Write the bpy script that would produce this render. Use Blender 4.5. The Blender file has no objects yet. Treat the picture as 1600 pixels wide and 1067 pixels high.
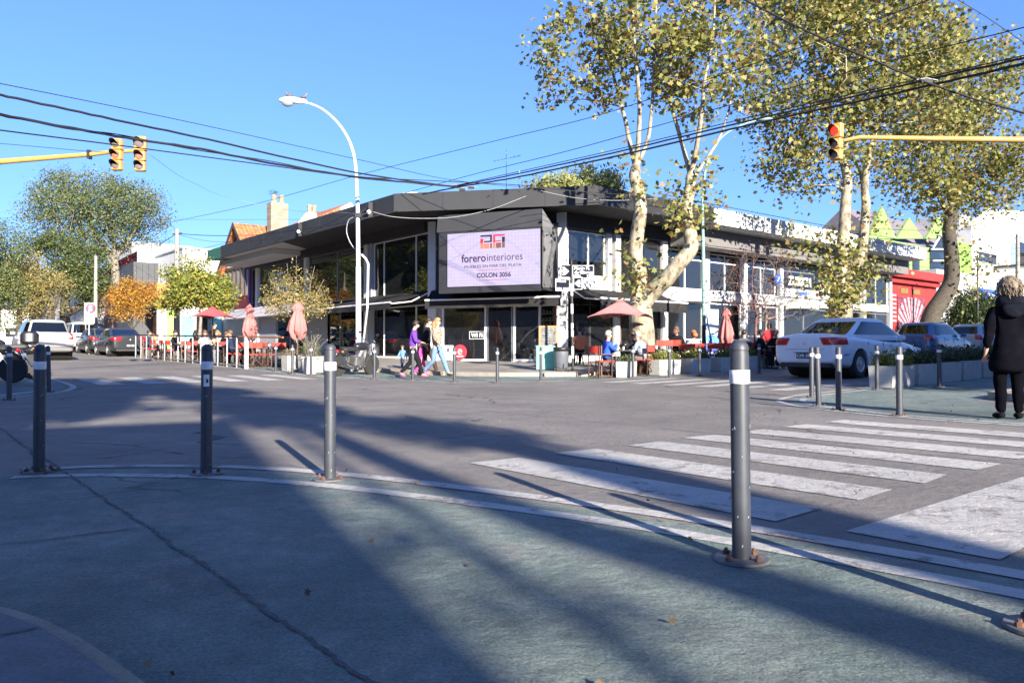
import bpy, bmesh, math, random
import numpy as np
from mathutils import Vector, Matrix, noise
random.seed(7)
SC = bpy.context.scene
COL = SC.collection
R = math.radians
# ------------------------------------------------------------ camera, sky, sun, exposure
H = 0.85; F = 1207.0; HY = 546.0
cam = bpy.data.cameras.new('camera'); camo = bpy.data.objects.new('camera', cam); COL.objects.link(camo)
camo.location = (0, 0, H); camo.rotation_euler = (R(90) + math.atan(12.5 / F), 0, 0)
cam.sensor_width = 36; cam.lens = F / 1600 * 36; cam.clip_end = 3000; cam.clip_start = 0.05
SC.camera = camo
SUNAZ = Vector((-0.415, 0.91)).normalized()      # horizontal travel of the light
SUNEL = 19.7
world = bpy.data.worlds.new('World'); SC.world = world; world.use_nodes = True
wn = world.node_tree; wn.nodes.clear()
wo = wn.nodes.new('ShaderNodeOutputWorld'); wb = wn.nodes.new('ShaderNodeBackground'); ws = wn.nodes.new('ShaderNodeTexSky')
ws.sky_type = 'NISHITA'; ws.sun_disc = False; ws.sun_elevation = R(SUNEL)
ws.sun_rotation = math.atan2(-SUNAZ.x, -SUNAZ.y)
ws.air_density = 1.0; ws.dust_density = 0.0; ws.ozone_density = 10.0; ws.altitude = 0
wb.inputs[1].default_value = 0.112
wg = wn.nodes.new('ShaderNodeGamma'); wg.inputs[1].default_value = 0.7
wt = wn.nodes.new('ShaderNodeVectorMath'); wt.operation = 'MULTIPLY'; wt.inputs[1].default_value = (.94, .915, 1.2)
wn.links.new(ws.outputs[0], wg.inputs[0]); wn.links.new(wg.outputs[0], wt.inputs[0]); wn.links.new(wt.outputs[0], wb.inputs[0]); wn.links.new(wb.outputs[0], wo.inputs[0])
sl = bpy.data.lights.new('sun', 'SUN'); sl.energy = 4.8; sl.angle = R(0.53); sl.color = (1, 0.92, 0.79)
so = bpy.data.objects.new('sun', sl); COL.objects.link(so)
sd = Vector((SUNAZ.x * math.cos(R(SUNEL)), SUNAZ.y * math.cos(R(SUNEL)), -math.sin(R(SUNEL))))
so.rotation_euler = sd.to_track_quat('-Z', 'Y').to_euler(); so.location = (10, -20, 20)
SC.view_settings.view_transform = 'Standard'; SC.view_settings.look = 'None'
SC.view_settings.exposure = 1.8; SC.view_settings.gamma = 1.0
SC.cycles.max_bounces = 6; SC.cycles.transparent_max_bounces = 12
SC.cycles.use_denoising = True

# ------------------------------------------------------------ coordinates: b runs along the cross street, a along the avenue
TA = R(39.48)
Bx, By = math.cos(TA), math.sin(TA)       # unit b
Ax, Ay = -math.sin(TA), math.cos(TA)      # unit a
def pl(t, nodes):
    if t <= nodes[0][0]: return nodes[0][1]
    for (t0, v0), (t1, v1) in zip(nodes, nodes[1:]):
        if t <= t1: return v0 + (v1 - v0) * (t - t0) / (t1 - t0)
    return nodes[-1][1]
FA = [(14, 0), (16, .012), (18, .037), (20, .0655), (80, 1.19)]
FB = [(12, 0), (14, .015), (16, .045), (18, .085), (60, .92)]
def G(a, b): return pl(a, FA) + pl(b, FB)
def XY(b, a): return (b * Bx + a * Ax, b * By + a * Ay)
def BA(x, y): return (x * Bx + y * By, x * Ax + y * Ay)
def gxy(x, y):
    b, a = BA(x, y); return G(a, b)
def W(b, a, z=0): x, y = XY(b, a); return Vector((x, y, G(a, b) + z))
def gp(px, py, h=0.0):
    "point of the ground seen at this place of the photograph"
    k = (HY - py) / F; f = lambda d: H + k * d - gxy((px - 800) / F * d, d) - h
    d = 1.0
    while f(d + .25) > 0 and d < 200: d += .25
    lo, hi = d, d + .25
    for _ in range(30):
        mid = (lo + hi) / 2
        if f(mid) > 0: lo = mid
        else: hi = mid
    return Vector(((px - 800) / F * lo, lo, gxy((px - 800) / F * lo, lo) + h))
def at(px, py, d): return Vector(((px - 800) / F * d, d, H + (HY - py) / F * d))
def col(px, d, h=0.0):
    x = (px - 800) / F * d; return Vector((x, d, gxy(x, d) + h))

# ------------------------------------------------------------ materials
MATS = {}
def nn(nt, t, **k):
    n = nt.nodes.new(t)
    for a_, v in k.items(): setattr(n, a_, v)
    return n
def M(key, c=None, rough=.6, metal=0., var=.12, scale=6., bump=0., bscale=40., spec=.5, coat=0., emit=0., detail=5, dirt=0., trans=0.):
    if key in MATS: return MATS[key]
    m = bpy.data.materials.new(key); m.use_nodes = True; nt = m.node_tree
    bs = nt.nodes['Principled BSDF']; bs.inputs['Roughness'].default_value = rough
    bs.inputs['Metallic'].default_value = metal; bs.inputs['Specular IOR Level'].default_value = spec
    bs.inputs['Coat Weight'].default_value = coat
    tc = nn(nt, 'ShaderNodeTexCoord')
    n = nn(nt, 'ShaderNodeTexNoise'); n.inputs['Scale'].default_value = scale; n.inputs['Detail'].default_value = detail
    nt.links.new(tc.outputs['Object'], n.inputs['Vector'])
    mr = nn(nt, 'ShaderNodeMapRange'); mr.inputs['From Min'].default_value = .3; mr.inputs['From Max'].default_value = .7
    mr.inputs['To Min'].default_value = 1 - var; mr.inputs['To Max'].default_value = 1 + var
    nt.links.new(n.outputs['Fac'], mr.inputs['Value'])
    mx = nn(nt, 'ShaderNodeVectorMath', operation='SCALE'); mx.inputs[0].default_value = c[:3]
    nt.links.new(mr.outputs[0], mx.inputs['Scale'])
    out = mx.outputs[0]
    if dirt > 0:
        n3 = nn(nt, 'ShaderNodeTexNoise'); n3.inputs['Scale'].default_value = scale * .23; n3.inputs['Detail'].default_value = 8; n3.inputs['Roughness'].default_value = .7
        nt.links.new(tc.outputs['Object'], n3.inputs['Vector'])
        r3 = nn(nt, 'ShaderNodeMapRange'); r3.inputs['From Min'].default_value = .5; r3.inputs['From Max'].default_value = .7; r3.inputs['To Max'].default_value = dirt
        nt.links.new(n3.outputs['Fac'], r3.inputs['Value'])
        mm = nn(nt, 'ShaderNodeMix', data_type='RGBA'); mm.inputs[7].default_value = (c[0] * .35 + .01, c[1] * .33 + .01, c[2] * .3 + .01, 1)
        nt.links.new(r3.outputs[0], mm.inputs[0]); nt.links.new(out, mm.inputs[6]); out = mm.outputs[2]
    nt.links.new(out, bs.inputs['Base Color'])
    if bump > 0:
        n2 = nn(nt, 'ShaderNodeTexNoise'); n2.inputs['Scale'].default_value = bscale; n2.inputs['Detail'].default_value = 6
        nt.links.new(tc.outputs['Object'], n2.inputs['Vector'])
        bp = nn(nt, 'ShaderNodeBump'); bp.inputs['Strength'].default_value = bump; bp.inputs['Distance'].default_value = .02
        nt.links.new(n2.outputs['Fac'], bp.inputs['Height']); nt.links.new(bp.outputs[0], bs.inputs['Normal'])
    if emit > 0:
        bs.inputs['Emission Color'].default_value = (*c[:3], 1); bs.inputs['Emission Strength'].default_value = emit
    if trans > 0:
        tr = nn(nt, 'ShaderNodeBsdfTranslucent'); ms = nn(nt, 'ShaderNodeMixShader'); ms.inputs[0].default_value = trans
        nt.links.new(out, tr.inputs[0]); nt.links.new(bs.outputs[0], ms.inputs[1]); nt.links.new(tr.outputs[0], ms.inputs[2])
        nt.links.new(ms.outputs[0], nt.nodes['Material Output'].inputs[0])
    MATS[key] = m; return m
def glass_mat(key, tint, clear, rough=.02):
    "window glass: sharp reflection over a see-through or dark tinted pane"
    if key in MATS: return MATS[key]
    m = bpy.data.materials.new(key); m.use_nodes = True; nt = m.node_tree; nt.nodes.clear()
    o = nn(nt, 'ShaderNodeOutputMaterial'); gl = nn(nt, 'ShaderNodeBsdfGlossy'); gl.inputs['Roughness'].default_value = rough
    tr = nn(nt, 'ShaderNodeBsdfTransparent'); tr.inputs[0].default_value = (*tint, 1)
    df = nn(nt, 'ShaderNodeBsdfDiffuse'); df.inputs[0].default_value = (tint[0] * .05, tint[1] * .05, tint[2] * .055, 1)
    m1 = nn(nt, 'ShaderNodeMixShader'); m1.inputs[0].default_value = clear
    nt.links.new(df.outputs[0], m1.inputs[1]); nt.links.new(tr.outputs[0], m1.inputs[2])
    fr = nn(nt, 'ShaderNodeFresnel'); fr.inputs[0].default_value = 1.5
    ad = nn(nt, 'ShaderNodeMath', operation='MULTIPLY_ADD'); ad.inputs[1].default_value = 1.3; ad.inputs[2].default_value = .05
    nt.links.new(fr.outputs[0], ad.inputs[0])
    tc = nn(nt, 'ShaderNodeTexCoord'); n = nn(nt, 'ShaderNodeTexNoise'); n.inputs['Scale'].default_value = .9; n.inputs['Detail'].default_value = 1
    bp = nn(nt, 'ShaderNodeBump'); bp.inputs['Strength'].default_value = .05; bp.inputs['Distance'].default_value = .1
    nt.links.new(tc.outputs['Object'], n.inputs['Vector']); nt.links.new(n.outputs['Fac'], bp.inputs['Height'])
    nt.links.new(bp.outputs[0], gl.inputs['Normal'])
    m2 = nn(nt, 'ShaderNodeMixShader'); nt.links.new(ad.outputs[0], m2.inputs[0]); nt.links.new(m1.outputs[0], m2.inputs[1]); nt.links.new(gl.outputs[0], m2.inputs[2])
    nt.links.new(m2.outputs[0], o.inputs[0]); MATS[key] = m; return m

# ------------------------------------------------------------ mesh builder
class MB:
    def __init__(s, off=(0, 0, 0)):
        s.v = []; s.f = []; s.mi = []; s.m = 0; s.X = Matrix.Identity(4); s.off = Vector(off)
    def add(s, vs, fs):
        n = len(s.v); X = s.X; o = s.off
        s.v += [tuple(X @ Vector(p) - o) for p in vs]; s.f += [tuple(i + n for i in f) for f in fs]; s.mi += [s.m] * len(fs); return s
    def box(s, x0, x1, y0, y1, z0, z1):
        return s.add([(x0, y0, z0), (x1, y0, z0), (x1, y1, z0), (x0, y1, z0), (x0, y0, z1), (x1, y0, z1), (x1, y1, z1), (x0, y1, z1)],
                     [(0, 3, 2, 1), (4, 5, 6, 7), (0, 1, 5, 4), (1, 2, 6, 5), (2, 3, 7, 6), (3, 0, 4, 7)])
    def cb(s, c, d, rz=0, rx=0, ry=0):
        o = s.X; s.X = o @ Matrix.Translation(c) @ Matrix.Rotation(rz, 4, 'Z') @ Matrix.Rotation(ry, 4, 'Y') @ Matrix.Rotation(rx, 4, 'X')
        s.box(-d[0] / 2, d[0] / 2, -d[1] / 2, d[1] / 2, -d[2] / 2, d[2] / 2); s.X = o; return s
    def rbox(s, c, d, r, rz=0, n=3):
        "box with rounded vertical corners and a bevelled top"
        pts = []
        for cx, cy, a0 in ((1, 1, 0), (-1, 1, 90), (-1, -1, 180), (1, -1, 270)):
            for k in range(n + 1):
                t = R(a0 + 90 * k / n); pts.append((cx * (d[0] / 2 - r) + r * math.cos(t), cy * (d[1] / 2 - r) + r * math.sin(t)))
        o = s.X; s.X = o @ Matrix.Translation(c) @ Matrix.Rotation(rz, 4, 'Z')
        N = len(pts); e = min(r, d[2] * .3) * .6
        rings = [(-d[2] / 2, 1, e), (-d[2] / 2 + e, 0, 0), (d[2] / 2 - e, 0, 0), (d[2] / 2, 1, e)]
        vs = []
        for z, f_, ee in rings:
            for x, y in pts: vs.append((x * (1 - ee * 2 / d[0]), y * (1 - ee * 2 / d[1]), z))
        fs = [tuple(range(N))[::-1], tuple(range(3 * N, 4 * N))]
        for k in range(3):
            for i in range(N): j = (i + 1) % N; fs.append((k * N + i, k * N + j, (k + 1) * N + j, (k + 1) * N + i))
        s.add(vs, fs); s.X = o; return s
    def prism(s, pts, z0, z1):
        n = len(pts)
        vs = [(p[0], p[1], z0 if not callable(z0) else z0(p)) for p in pts] + [(p[0], p[1], z1 if not callable(z1) else z1(p)) for p in pts]
        return s.add(vs, [tuple(range(n))[::-1], tuple(range(n, 2 * n))] + [(i, (i + 1) % n, n + (i + 1) % n, n + i) for i in range(n)])
    def prism_y(s, pts, y0, y1):
        "outline in x,z pushed along y"
        n = len(pts)
        return s.add([(p[0], y0, p[1]) for p in pts] + [(p[0], y1, p[1]) for p in pts],
                     [tuple(range(n)), tuple(range(n, 2 * n))[::-1]] + [(i, n + i, n + (i + 1) % n, (i + 1) % n) for i in range(n)])
    def prism_x(s, pts, x0, x1):
        n = len(pts)
        return s.add([(x0, p[0], p[1]) for p in pts] + [(x1, p[0], p[1]) for p in pts],
                     [tuple(range(n))[::-1], tuple(range(n, 2 * n))] + [(i, (i + 1) % n, n + (i + 1) % n, n + i) for i in range(n)])
    def tube(s, path, r, n=8, cap=True):
        path = [Vector(p) for p in path]; rs = r if hasattr(r, '__len__') else [r] * len(path)
        vs = []; up = None
        for i, p in enumerate(path):
            t = (path[min(i + 1, len(path) - 1)] - path[max(i - 1, 0)])
            t = t.normalized() if t.length > 1e-9 else Vector((0, 0, 1))
            if up is None:
                up = Vector((0, 0, 1)) if abs(t.z) < .9 else Vector((1, 0, 0))
            x = up.cross(t)
            if x.length < 1e-6: x = Vector((1, 0, 0)).cross(t)
            x.normalize(); y = t.cross(x); up = y
            for k in range(n):
                a_ = 2 * math.pi * k / n; vs.append(p + (x * math.cos(a_) + y * math.sin(a_)) * rs[i])
        fs = [(i * n + k, i * n + (k + 1) % n, (i + 1) * n + (k + 1) % n, (i + 1) * n + k) for i in range(len(path) - 1) for k in range(n)]
        if cap: fs += [tuple(range(n))[::-1], tuple(range((len(path) - 1) * n, len(path) * n))]
        return s.add(vs, fs)
    def lathe(s, prof, n=16, c=(0, 0, 0)):
        vs = []; fs = []
        for r_, z in prof:
            for k in range(n):
                a_ = 2 * math.pi * k / n; vs.append((c[0] + r_ * math.cos(a_), c[1] + r_ * math.sin(a_), c[2] + z))
        m = len(prof)
        fs = [(i * n + k, i * n + (k + 1) % n, (i + 1) * n + (k + 1) % n, (i + 1) * n + k) for i in range(m - 1) for k in range(n)]
        fs += [tuple(range(n))[::-1], tuple(range((m - 1) * n, m * n))]
        return s.add(vs, fs)
    def ball(s, c, r, n=10, m=7):
        r = r if hasattr(r, '__len__') else (r, r, r)
        vs = [(c[0], c[1], c[2] - r[2])]
        for i in range(1, m):
            ph = math.pi * i / m - math.pi / 2
            for k in range(n):
                a_ = 2 * math.pi * k / n; vs.append((c[0] + r[0] * math.cos(ph) * math.cos(a_), c[1] + r[1] * math.cos(ph) * math.sin(a_), c[2] + r[2] * math.sin(ph)))
        vs.append((c[0], c[1], c[2] + r[2])); L = len(vs) - 1
        fs = [(0, 1 + (k + 1) % n, 1 + k) for k in range(n)]
        for i in range(m - 2):
            for k in range(n):
                a0 = 1 + i * n + k; a1 = 1 + i * n + (k + 1) % n; fs.append((a0, a1, a1 + n, a0 + n))
        fs += [(L, 1 + (m - 2) * n + k, 1 + (m - 2) * n + (k + 1) % n) for k in range(n)]
        return s.add(vs, fs)
    def build(s, name, mats, parent=None, smooth=False, fix=True, loc=None):
        me = bpy.data.meshes.new(name); me.from_pydata(s.v, [], s.f)
        if not isinstance(mats, (list, tuple)): mats = [mats]
        for m in mats: me.materials.append(m)
        if len(mats) > 1: me.polygons.foreach_set('material_index', s.mi)
        if fix:
            bm = bmesh.new(); bm.from_mesh(me); bmesh.ops.recalc_face_normals(bm, faces=bm.faces); bm.to_mesh(me); bm.free()
        if smooth is True: me.polygons.foreach_set('use_smooth', [True] * len(me.polygons))
        elif smooth: me.shade_smooth(); me.set_sharp_from_angle(angle=R(smooth))
        me.update()
        o = bpy.data.objects.new(name, me); COL.objects.link(o)
        if parent: o.parent = parent
        if loc is not None: o.location = loc
        return o
def frame(o, xd, yd):
    "local x along xd, y along yd (2D unit vectors in b,a), z up"
    return Matrix(((xd[0], yd[0], 0, o[0]), (xd[1], yd[1], 0, o[1]), (0, 0, 1, o[2] if len(o) > 2 else 0), (0, 0, 0, 1)))
def tag(o, label=None, cat=None, group=None, kind=None):
    if label: o['label'] = label
    if cat: o['category'] = cat
    if group: o['group'] = group
    if kind: o['kind'] = kind
    return o
def thing(name, label, cat, loc=(0, 0, 0), rz=0, group=None, scale=1):
    o = bpy.data.objects.new(name, None); o.empty_display_size = .2; COL.objects.link(o)
    o.location = loc; o.rotation_euler = (0, 0, rz); o.scale = (scale,) * 3
    return tag(o, label, cat, group)
KIDS = {}
def kids(o):
    return [c for c in bpy.data.objects if c.parent == o]
def dup(o, loc=None, rz=None, label=None, group=None, scale=None, _p=None, ks=None):
    if ks is None:
        ks = {}
        for c in bpy.data.objects:
            if c.parent: ks.setdefault(c.parent.name, []).append(c)
    c = o.copy(); COL.objects.link(c)
    if _p is not None: c.parent = _p
    if loc is not None: c.location = loc
    if rz is not None: c.rotation_euler = (0, 0, rz)
    if scale is not None: c.scale = (scale,) * 3
    if label: c['label'] = label
    if group: c['group'] = group
    for k in ks.get(o.name, []): dup(k, _p=c, ks=ks)
    return c
def text(s, size, name, mat, parent, M4, extrude=.004, align='CENTER', bold=0.0, sx=1.0):
    cu = bpy.data.curves.new(name, 'FONT'); cu.body = s; cu.size = size; cu.extrude = extrude; cu.align_x = align; cu.align_y = 'CENTER'; cu.offset = bold; cu.resolution_u = 3
    to = bpy.data.objects.new('tmp', cu); COL.objects.link(to)
    bpy.context.view_layer.update()
    me = bpy.data.meshes.new_from_object(to.evaluated_get(bpy.context.evaluated_depsgraph_get()))
    bpy.data.objects.remove(to); me.transform(M4 @ Matrix.Scale(sx, 4, (1, 0, 0)))
    if M4.determinant() < 0: me.flip_normals()
    me.materials.clear(); me.materials.append(mat); me.name = name
    o = bpy.data.objects.new(name, me); COL.objects.link(o); o.parent = parent; return o
def evalmesh(o):
    bpy.context.view_layer.update()
    return bpy.data.meshes.new_from_object(o.evaluated_get(bpy.context.evaluated_depsgraph_get()))

# ------------------------------------------------------------ ground sheets
def sheet(name, pts, z, mat, label=None, thick=0.0, kind='structure', extra=(), parent=None):
    "flat polygon in (b,a), cut where the slope changes and laid on the terrain"
    bm = bmesh.new(); vs = [bm.verts.new((p[0], p[1], 0)) for p in pts]; bm.faces.new(vs)
    for nodes, ax in ((FA, 1), (FB, 0)):
        for t, _ in nodes:
            co = (0, t, 0) if ax else (t, 0, 0); no = (0, 1, 0) if ax else (1, 0, 0)
            bmesh.ops.bisect_plane(bm, geom=bm.verts[:] + bm.edges[:] + bm.faces[:], plane_co=co, plane_no=no, dist=1e-4)
    bmesh.ops.connect_verts_concave(bm, faces=bm.faces[:])
    bmesh.ops.recalc_face_normals(bm, faces=bm.faces[:])
    if sum(f.normal.z for f in bm.faces) < 0: bmesh.ops.reverse_faces(bm, faces=bm.faces[:])
    if thick:
        r = bmesh.ops.extrude_face_region(bm, geom=bm.faces[:])
        for v in [g for g in r['geom'] if isinstance(g, bmesh.types.BMVert)]: v.co.z = 1
        # low ring stays at the base
    for v in bm.verts:
        b, a = v.co.x, v.co.y; zz = G(a, b) + (z if not thick else (z if v.co.z > .5 else z - thick))
        x, y = XY(b, a); v.co = (x, y, zz)
    bmesh.ops.recalc_face_normals(bm, faces=bm.faces[:])
    me = bpy.data.meshes.new(name); bm.to_mesh(me); bm.free()
    for m_ in (mat if isinstance(mat, (list, tuple)) else [mat]): me.materials.append(m_)
    o = bpy.data.objects.new(name, me); COL.objects.link(o)
    if kind: o['kind'] = kind
    if label: o['label'] = label
    if parent: o.parent = parent
    return o
def strip(pts, w):
    "polygon of width w around a polyline in (b,a)"
    L = []; Rr = []
    for i, p in enumerate(pts):
        p0 = pts[max(i - 1, 0)]; p1 = pts[min(i + 1, len(pts) - 1)]
        dx, dy = p1[0] - p0[0], p1[1] - p0[1]; l = math.hypot(dx, dy) or 1
        nx, ny = -dy / l * w / 2, dx / l * w / 2
        L.append((p[0] + nx, p[1] + ny)); Rr.append((p[0] - nx, p[1] - ny))
    return L + Rr[::-1]
def smoothpts(P_, n=6):
    "smooth curve through the points, tangents limited by the shorter neighbour"
    P_ = [tuple(p) for p in P_]; D = len(P_[0]); N = len(P_); T = []
    sub_ = lambda p, q: [p[j] - q[j] for j in range(D)]
    ln = lambda v: math.sqrt(sum(x * x for x in v)) or 1e-9
    for i in range(N):
        d0 = sub_(P_[i], P_[max(i - 1, 0)]); d1 = sub_(P_[min(i + 1, N - 1)], P_[i])
        l0 = ln(d0) if i > 0 else ln(d1); l1 = ln(d1) if i < N - 1 else ln(d0)
        u = [a_ / l0 + b_ / l1 for a_, b_ in zip(d0, d1)]; k = min(l0, l1) / ln(u); T.append([x * k for x in u])
    out = []
    for i in range(N - 1):
        for k in range(n):
            t = k / n; t2 = t * t; t3 = t2 * t
            out.append(tuple((2 * t3 - 3 * t2 + 1) * P_[i][j] + (t3 - 2 * t2 + t) * T[i][j] + (-2 * t3 + 3 * t2) * P_[i + 1][j] + (t3 - t2) * T[i + 1][j] for j in range(D)))
    out.append(P_[-1]); return out

def ground_mat(key, base, fine=.25, patch=.25, crack=.5, crack_scale=.7, bump=.5, tint2=None, rough=.85, stains=True, speck=0., wear=None, dark=None):
    m = bpy.data.materials.new(key); m.use_nodes = True; nt = m.node_tree; bs = nt.nodes['Principled BSDF']
    L = nt.links.new; tc = nn(nt, 'ShaderNodeTexCoord'); co = tc.outputs['Object']
    def noise_(sc, det=6, ro=.6, dist=0):
        n = nn(nt, 'ShaderNodeTexNoise'); n.inputs['Scale'].default_value = sc; n.inputs['Detail'].default_value = det
        n.inputs['Roughness'].default_value = ro; n.inputs['Distortion'].default_value = dist; L(co, n.inputs['Vector']); return n.outputs['Fac']
    def rng(v, a, b, c, d):
        r = nn(nt, 'ShaderNodeMapRange'); r.inputs[1].default_value = a; r.inputs[2].default_value = b; r.inputs[3].default_value = c; r.inputs[4].default_value = d; L(v, r.inputs[0]); return r.outputs[0]
    def mul(a, b):
        q = nn(nt, 'ShaderNodeMath', operation='MULTIPLY'); L(a, q.inputs[0]); L(b, q.inputs[1]); return q.outputs[0]
    f1 = rng(noise_(90, 4, .7), .3, .7, 1 - fine, 1 + fine)
    f2 = rng(noise_(.35, 7, .65, .6), .3, .7, 1 - patch, 1 + patch)
    f3 = rng(noise_(6, 6, .7), .3, .7, 1 - patch * .5, 1 + patch * .5)
    fac = mul(mul(f1, f2), f3)
    # cracks
    wv = nn(nt, 'ShaderNodeTexNoise'); wv.inputs['Scale'].default_value = 2.2; wv.inputs['Detail'].default_value = 5; L(co, wv.inputs['Vector'])
    ad = nn(nt, 'ShaderNodeVectorMath', operation='MULTIPLY_ADD'); ad.inputs[1].default_value = (.55, .55, .55); L(wv.outputs['Color'], ad.inputs[0]); L(co, ad.inputs[2])
    vo = nn(nt, 'ShaderNodeTexVoronoi', feature='DISTANCE_TO_EDGE'); vo.inputs['Scale'].default_value = crack_scale; L(ad.outputs[0], vo.inputs['Vector'])
    ck = rng(vo.outputs['Distance'], .0, .009, 1, 0)
    ckm = mul(ck, rng(noise_(.5, 3), .5, .62, 0, crack))
    sub = nn(nt, 'ShaderNodeMath', operation='SUBTRACT'); sub.inputs[0].default_value = 1; L(ckm, sub.inputs[1])
    fac = mul(fac, sub.outputs[0])
    mixc = nn(nt, 'ShaderNodeMix', data_type='RGBA'); mixc.inputs[6].default_value = (*base, 1); mixc.inputs[7].default_value = (*(tint2 or base), 1)
    L(rng(noise_(1.3, 8, .72, .3), .42, .62, 0, 1), mixc.inputs[0])
    colr = mixc.outputs[2]
    if wear:
        m3 = nn(nt, 'ShaderNodeMix', data_type='RGBA'); m3.inputs[7].default_value = (*wear[0], 1); L(colr, m3.inputs[6])
        L(mul(rng(noise_(wear[1], 9, .75, .4), wear[2], wear[2] + .06, 0, 1), rng(noise_(60, 3, .7), .35, .5, .25, 1)), m3.inputs[0]); colr = m3.outputs[2]
    if dark:
        m4 = nn(nt, 'ShaderNodeMix', data_type='RGBA'); m4.inputs[7].default_value = (*dark[0], 1); L(colr, m4.inputs[6])
        L(mul(rng(noise_(dark[1], 10, .8, .9), dark[2], dark[2] + .1, 0, .85), rng(noise_(9, 5, .75), .35, .6, .1, 1)), m4.inputs[0]); colr = m4.outputs[2]
    sc_ = nn(nt, 'ShaderNodeVectorMath', operation='SCALE'); L(colr, sc_.inputs[0]); L(fac, sc_.inputs['Scale'])
    out = sc_.outputs[0]
    if speck:
        v2 = nn(nt, 'ShaderNodeTexVoronoi'); v2.inputs['Scale'].default_value = 55; L(co, v2.inputs['Vector'])
        m2 = nn(nt, 'ShaderNodeMix', data_type='RGBA'); m2.inputs[7].default_value = (.3, .3, .29, 1); L(out, m2.inputs[6])
        L(mul(rng(v2.outputs['Distance'], .12, .2, 1, 0), rng(noise_(7, 2), .6, .62, 0, speck)), m2.inputs[0]); out = m2.outputs[2]
    L(out, bs.inputs['Base Color'])
    bs.inputs['Roughness'].default_value = rough; bs.inputs['Specular IOR Level'].default_value = .25
    hb = nn(nt, 'ShaderNodeMath', operation='ADD'); L(noise_(110, 5, .75), hb.inputs[0])
    h2 = nn(nt, 'ShaderNodeMath', operation='MULTIPLY_ADD'); L(noise_(14, 5, .6), h2.inputs[0]); h2.inputs[1].default_value = 2.6; L(hb.outputs[0], h2.inputs[2])
    h3 = nn(nt, 'ShaderNodeMath', operation='MULTIPLY_ADD'); L(ckm, h3.inputs[0]); h3.inputs[1].default_value = -2.5; L(h2.outputs[0], h3.inputs[2])
    bp = nn(nt, 'ShaderNodeBump'); bp.inputs['Strength'].default_value = bump; bp.inputs['Distance'].default_value = .022
    L(h3.outputs[0], bp.inputs['Height']); L(bp.outputs[0], bs.inputs['Normal'])
    MATS[key] = m; return m
asphalt = ground_mat('asphalt', (.192, .173, .156), fine=.35, patch=.22, crack=.8, crack_scale=.22, tint2=(.158, .147, .136), speck=.5, dark=((.10, .092, .088), .3, .58))
greenp = ground_mat('green_paint', (.175, .205, .185), fine=.4, patch=.42, crack=.6, crack_scale=.3, tint2=(.12, .16, .148), bump=.75, wear=((.22, .21, .19), .9, .55), dark=((.07, .095, .09), .45, .56), speck=.8, rough=.7)
concrete = ground_mat('concrete', (.26, .235, .205), fine=.12, patch=.2, crack=.7, crack_scale=.4, tint2=(.2, .185, .165), bump=.3)
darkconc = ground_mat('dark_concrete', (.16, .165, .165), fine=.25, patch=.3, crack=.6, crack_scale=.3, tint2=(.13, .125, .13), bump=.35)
kerbm = ground_mat('kerb_stone', (.33, .29, .23), fine=.2, patch=.3, crack=.7, crack_scale=1.5, tint2=(.24, .21, .16), bump=.6)
paintw = ground_mat('road_paint', (.43, .415, .39), fine=.16, patch=.2, crack=.9, crack_scale=1.7, tint2=(.38, .36, .34), wear=((.2, .18, .165), 3.1, .545), bump=.6)

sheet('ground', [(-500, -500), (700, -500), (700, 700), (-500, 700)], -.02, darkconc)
# road: the avenue and the cross street as one sheet, cut round the four corners
C1_ = smoothpts([(3.28, -60), (3.28, .2), (3.2, 1.4), (3.03, 2.44), (2.79, 3.38), (2.4, 4.6), (1.9, 5.5), (1.2, 6.1), (.4, 6.3), (-.6, 6.32), (-60, 6.35)], 4)
road = [(-200, 6.35)] + C1_[::-1][1:-1] + [(3.28, -200), (9.9, -200), (9.9, 4), (10.1, 4.9), (10.6, 6.0), (11.6, 7.0), (13.3, 7.55), (16, 7.75), (200, 7.9),
        (200, 14.4), (16.5, 14.4), (14.6, 14.6), (13.2, 15.1), (11.9, 16.1), (11.0, 17.2), (10.3, 18.8), (9.85, 21.5), (9.75, 300), (3.3, 300), (3.3, 20.6), (3.1, 18.6), (2.5, 17.0), (1.4, 15.9), (-.4, 15.5), (-200, 15.4)]
sheet('road', road, 0, asphalt)
sheet('road', [(-70, -70), (90, -70), (90, 130), (-70, 130)], -.003, asphalt)
# green-painted kerb extensions
kerb1 = smoothpts([(.45, -60), (.45, 1.2), (.42, 1.85), (.28, 2.55), (-.1, 3.1), (-.8, 3.35), (-2, 3.4), (-80, 3.4)], 4)
sheet('pavement', [(3.28, -60)] + C1_[1:] + [(-60, 3.0), (-3, 3.0), (-.8, 3.0), (.2, 2.3), (.2, -60)], .003, greenp, 'green painted kerb extension with worn patches')
sheet('pavement', [(9.9, -60), (9.9, 4), (10.1, 4.9), (10.6, 6.0), (11.6, 7.0), (13.3, 7.55), (16, 7.75), (80, 7.8), (80, 5.2), (14, 5.0), (13.2, 4.4), (12.9, 3.2), (12.9, -60)], .003, greenp, 'green painted kerb extension by the planters')
sheet('pavement', [(60, 14.4), (16.5, 14.4), (14.6, 14.6), (13.2, 15.1), (11.9, 16.1), (11.0, 17.2), (10.3, 18.8), (9.85, 21.5), (9.8, 41.5), (11.6, 42), (11.6, 23.8), (12.6, 22), (13.2, 18.5), (16.3, 15.6), (18, 15.9), (60, 16.0)], .003, greenp, 'green painted pavement edge before the cafe')
sheet('pavement', [(-60, 15.42), (-.4, 15.5), (1.4, 15.9), (2.5, 17.0), (3.1, 18.6), (3.3, 20.6), (3.3, 60), (.4, 60), (.4, 19), (-.3, 18.2), (-60, 18.2)], .003, greenp, 'green painted pavement at the far left corner')
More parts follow.
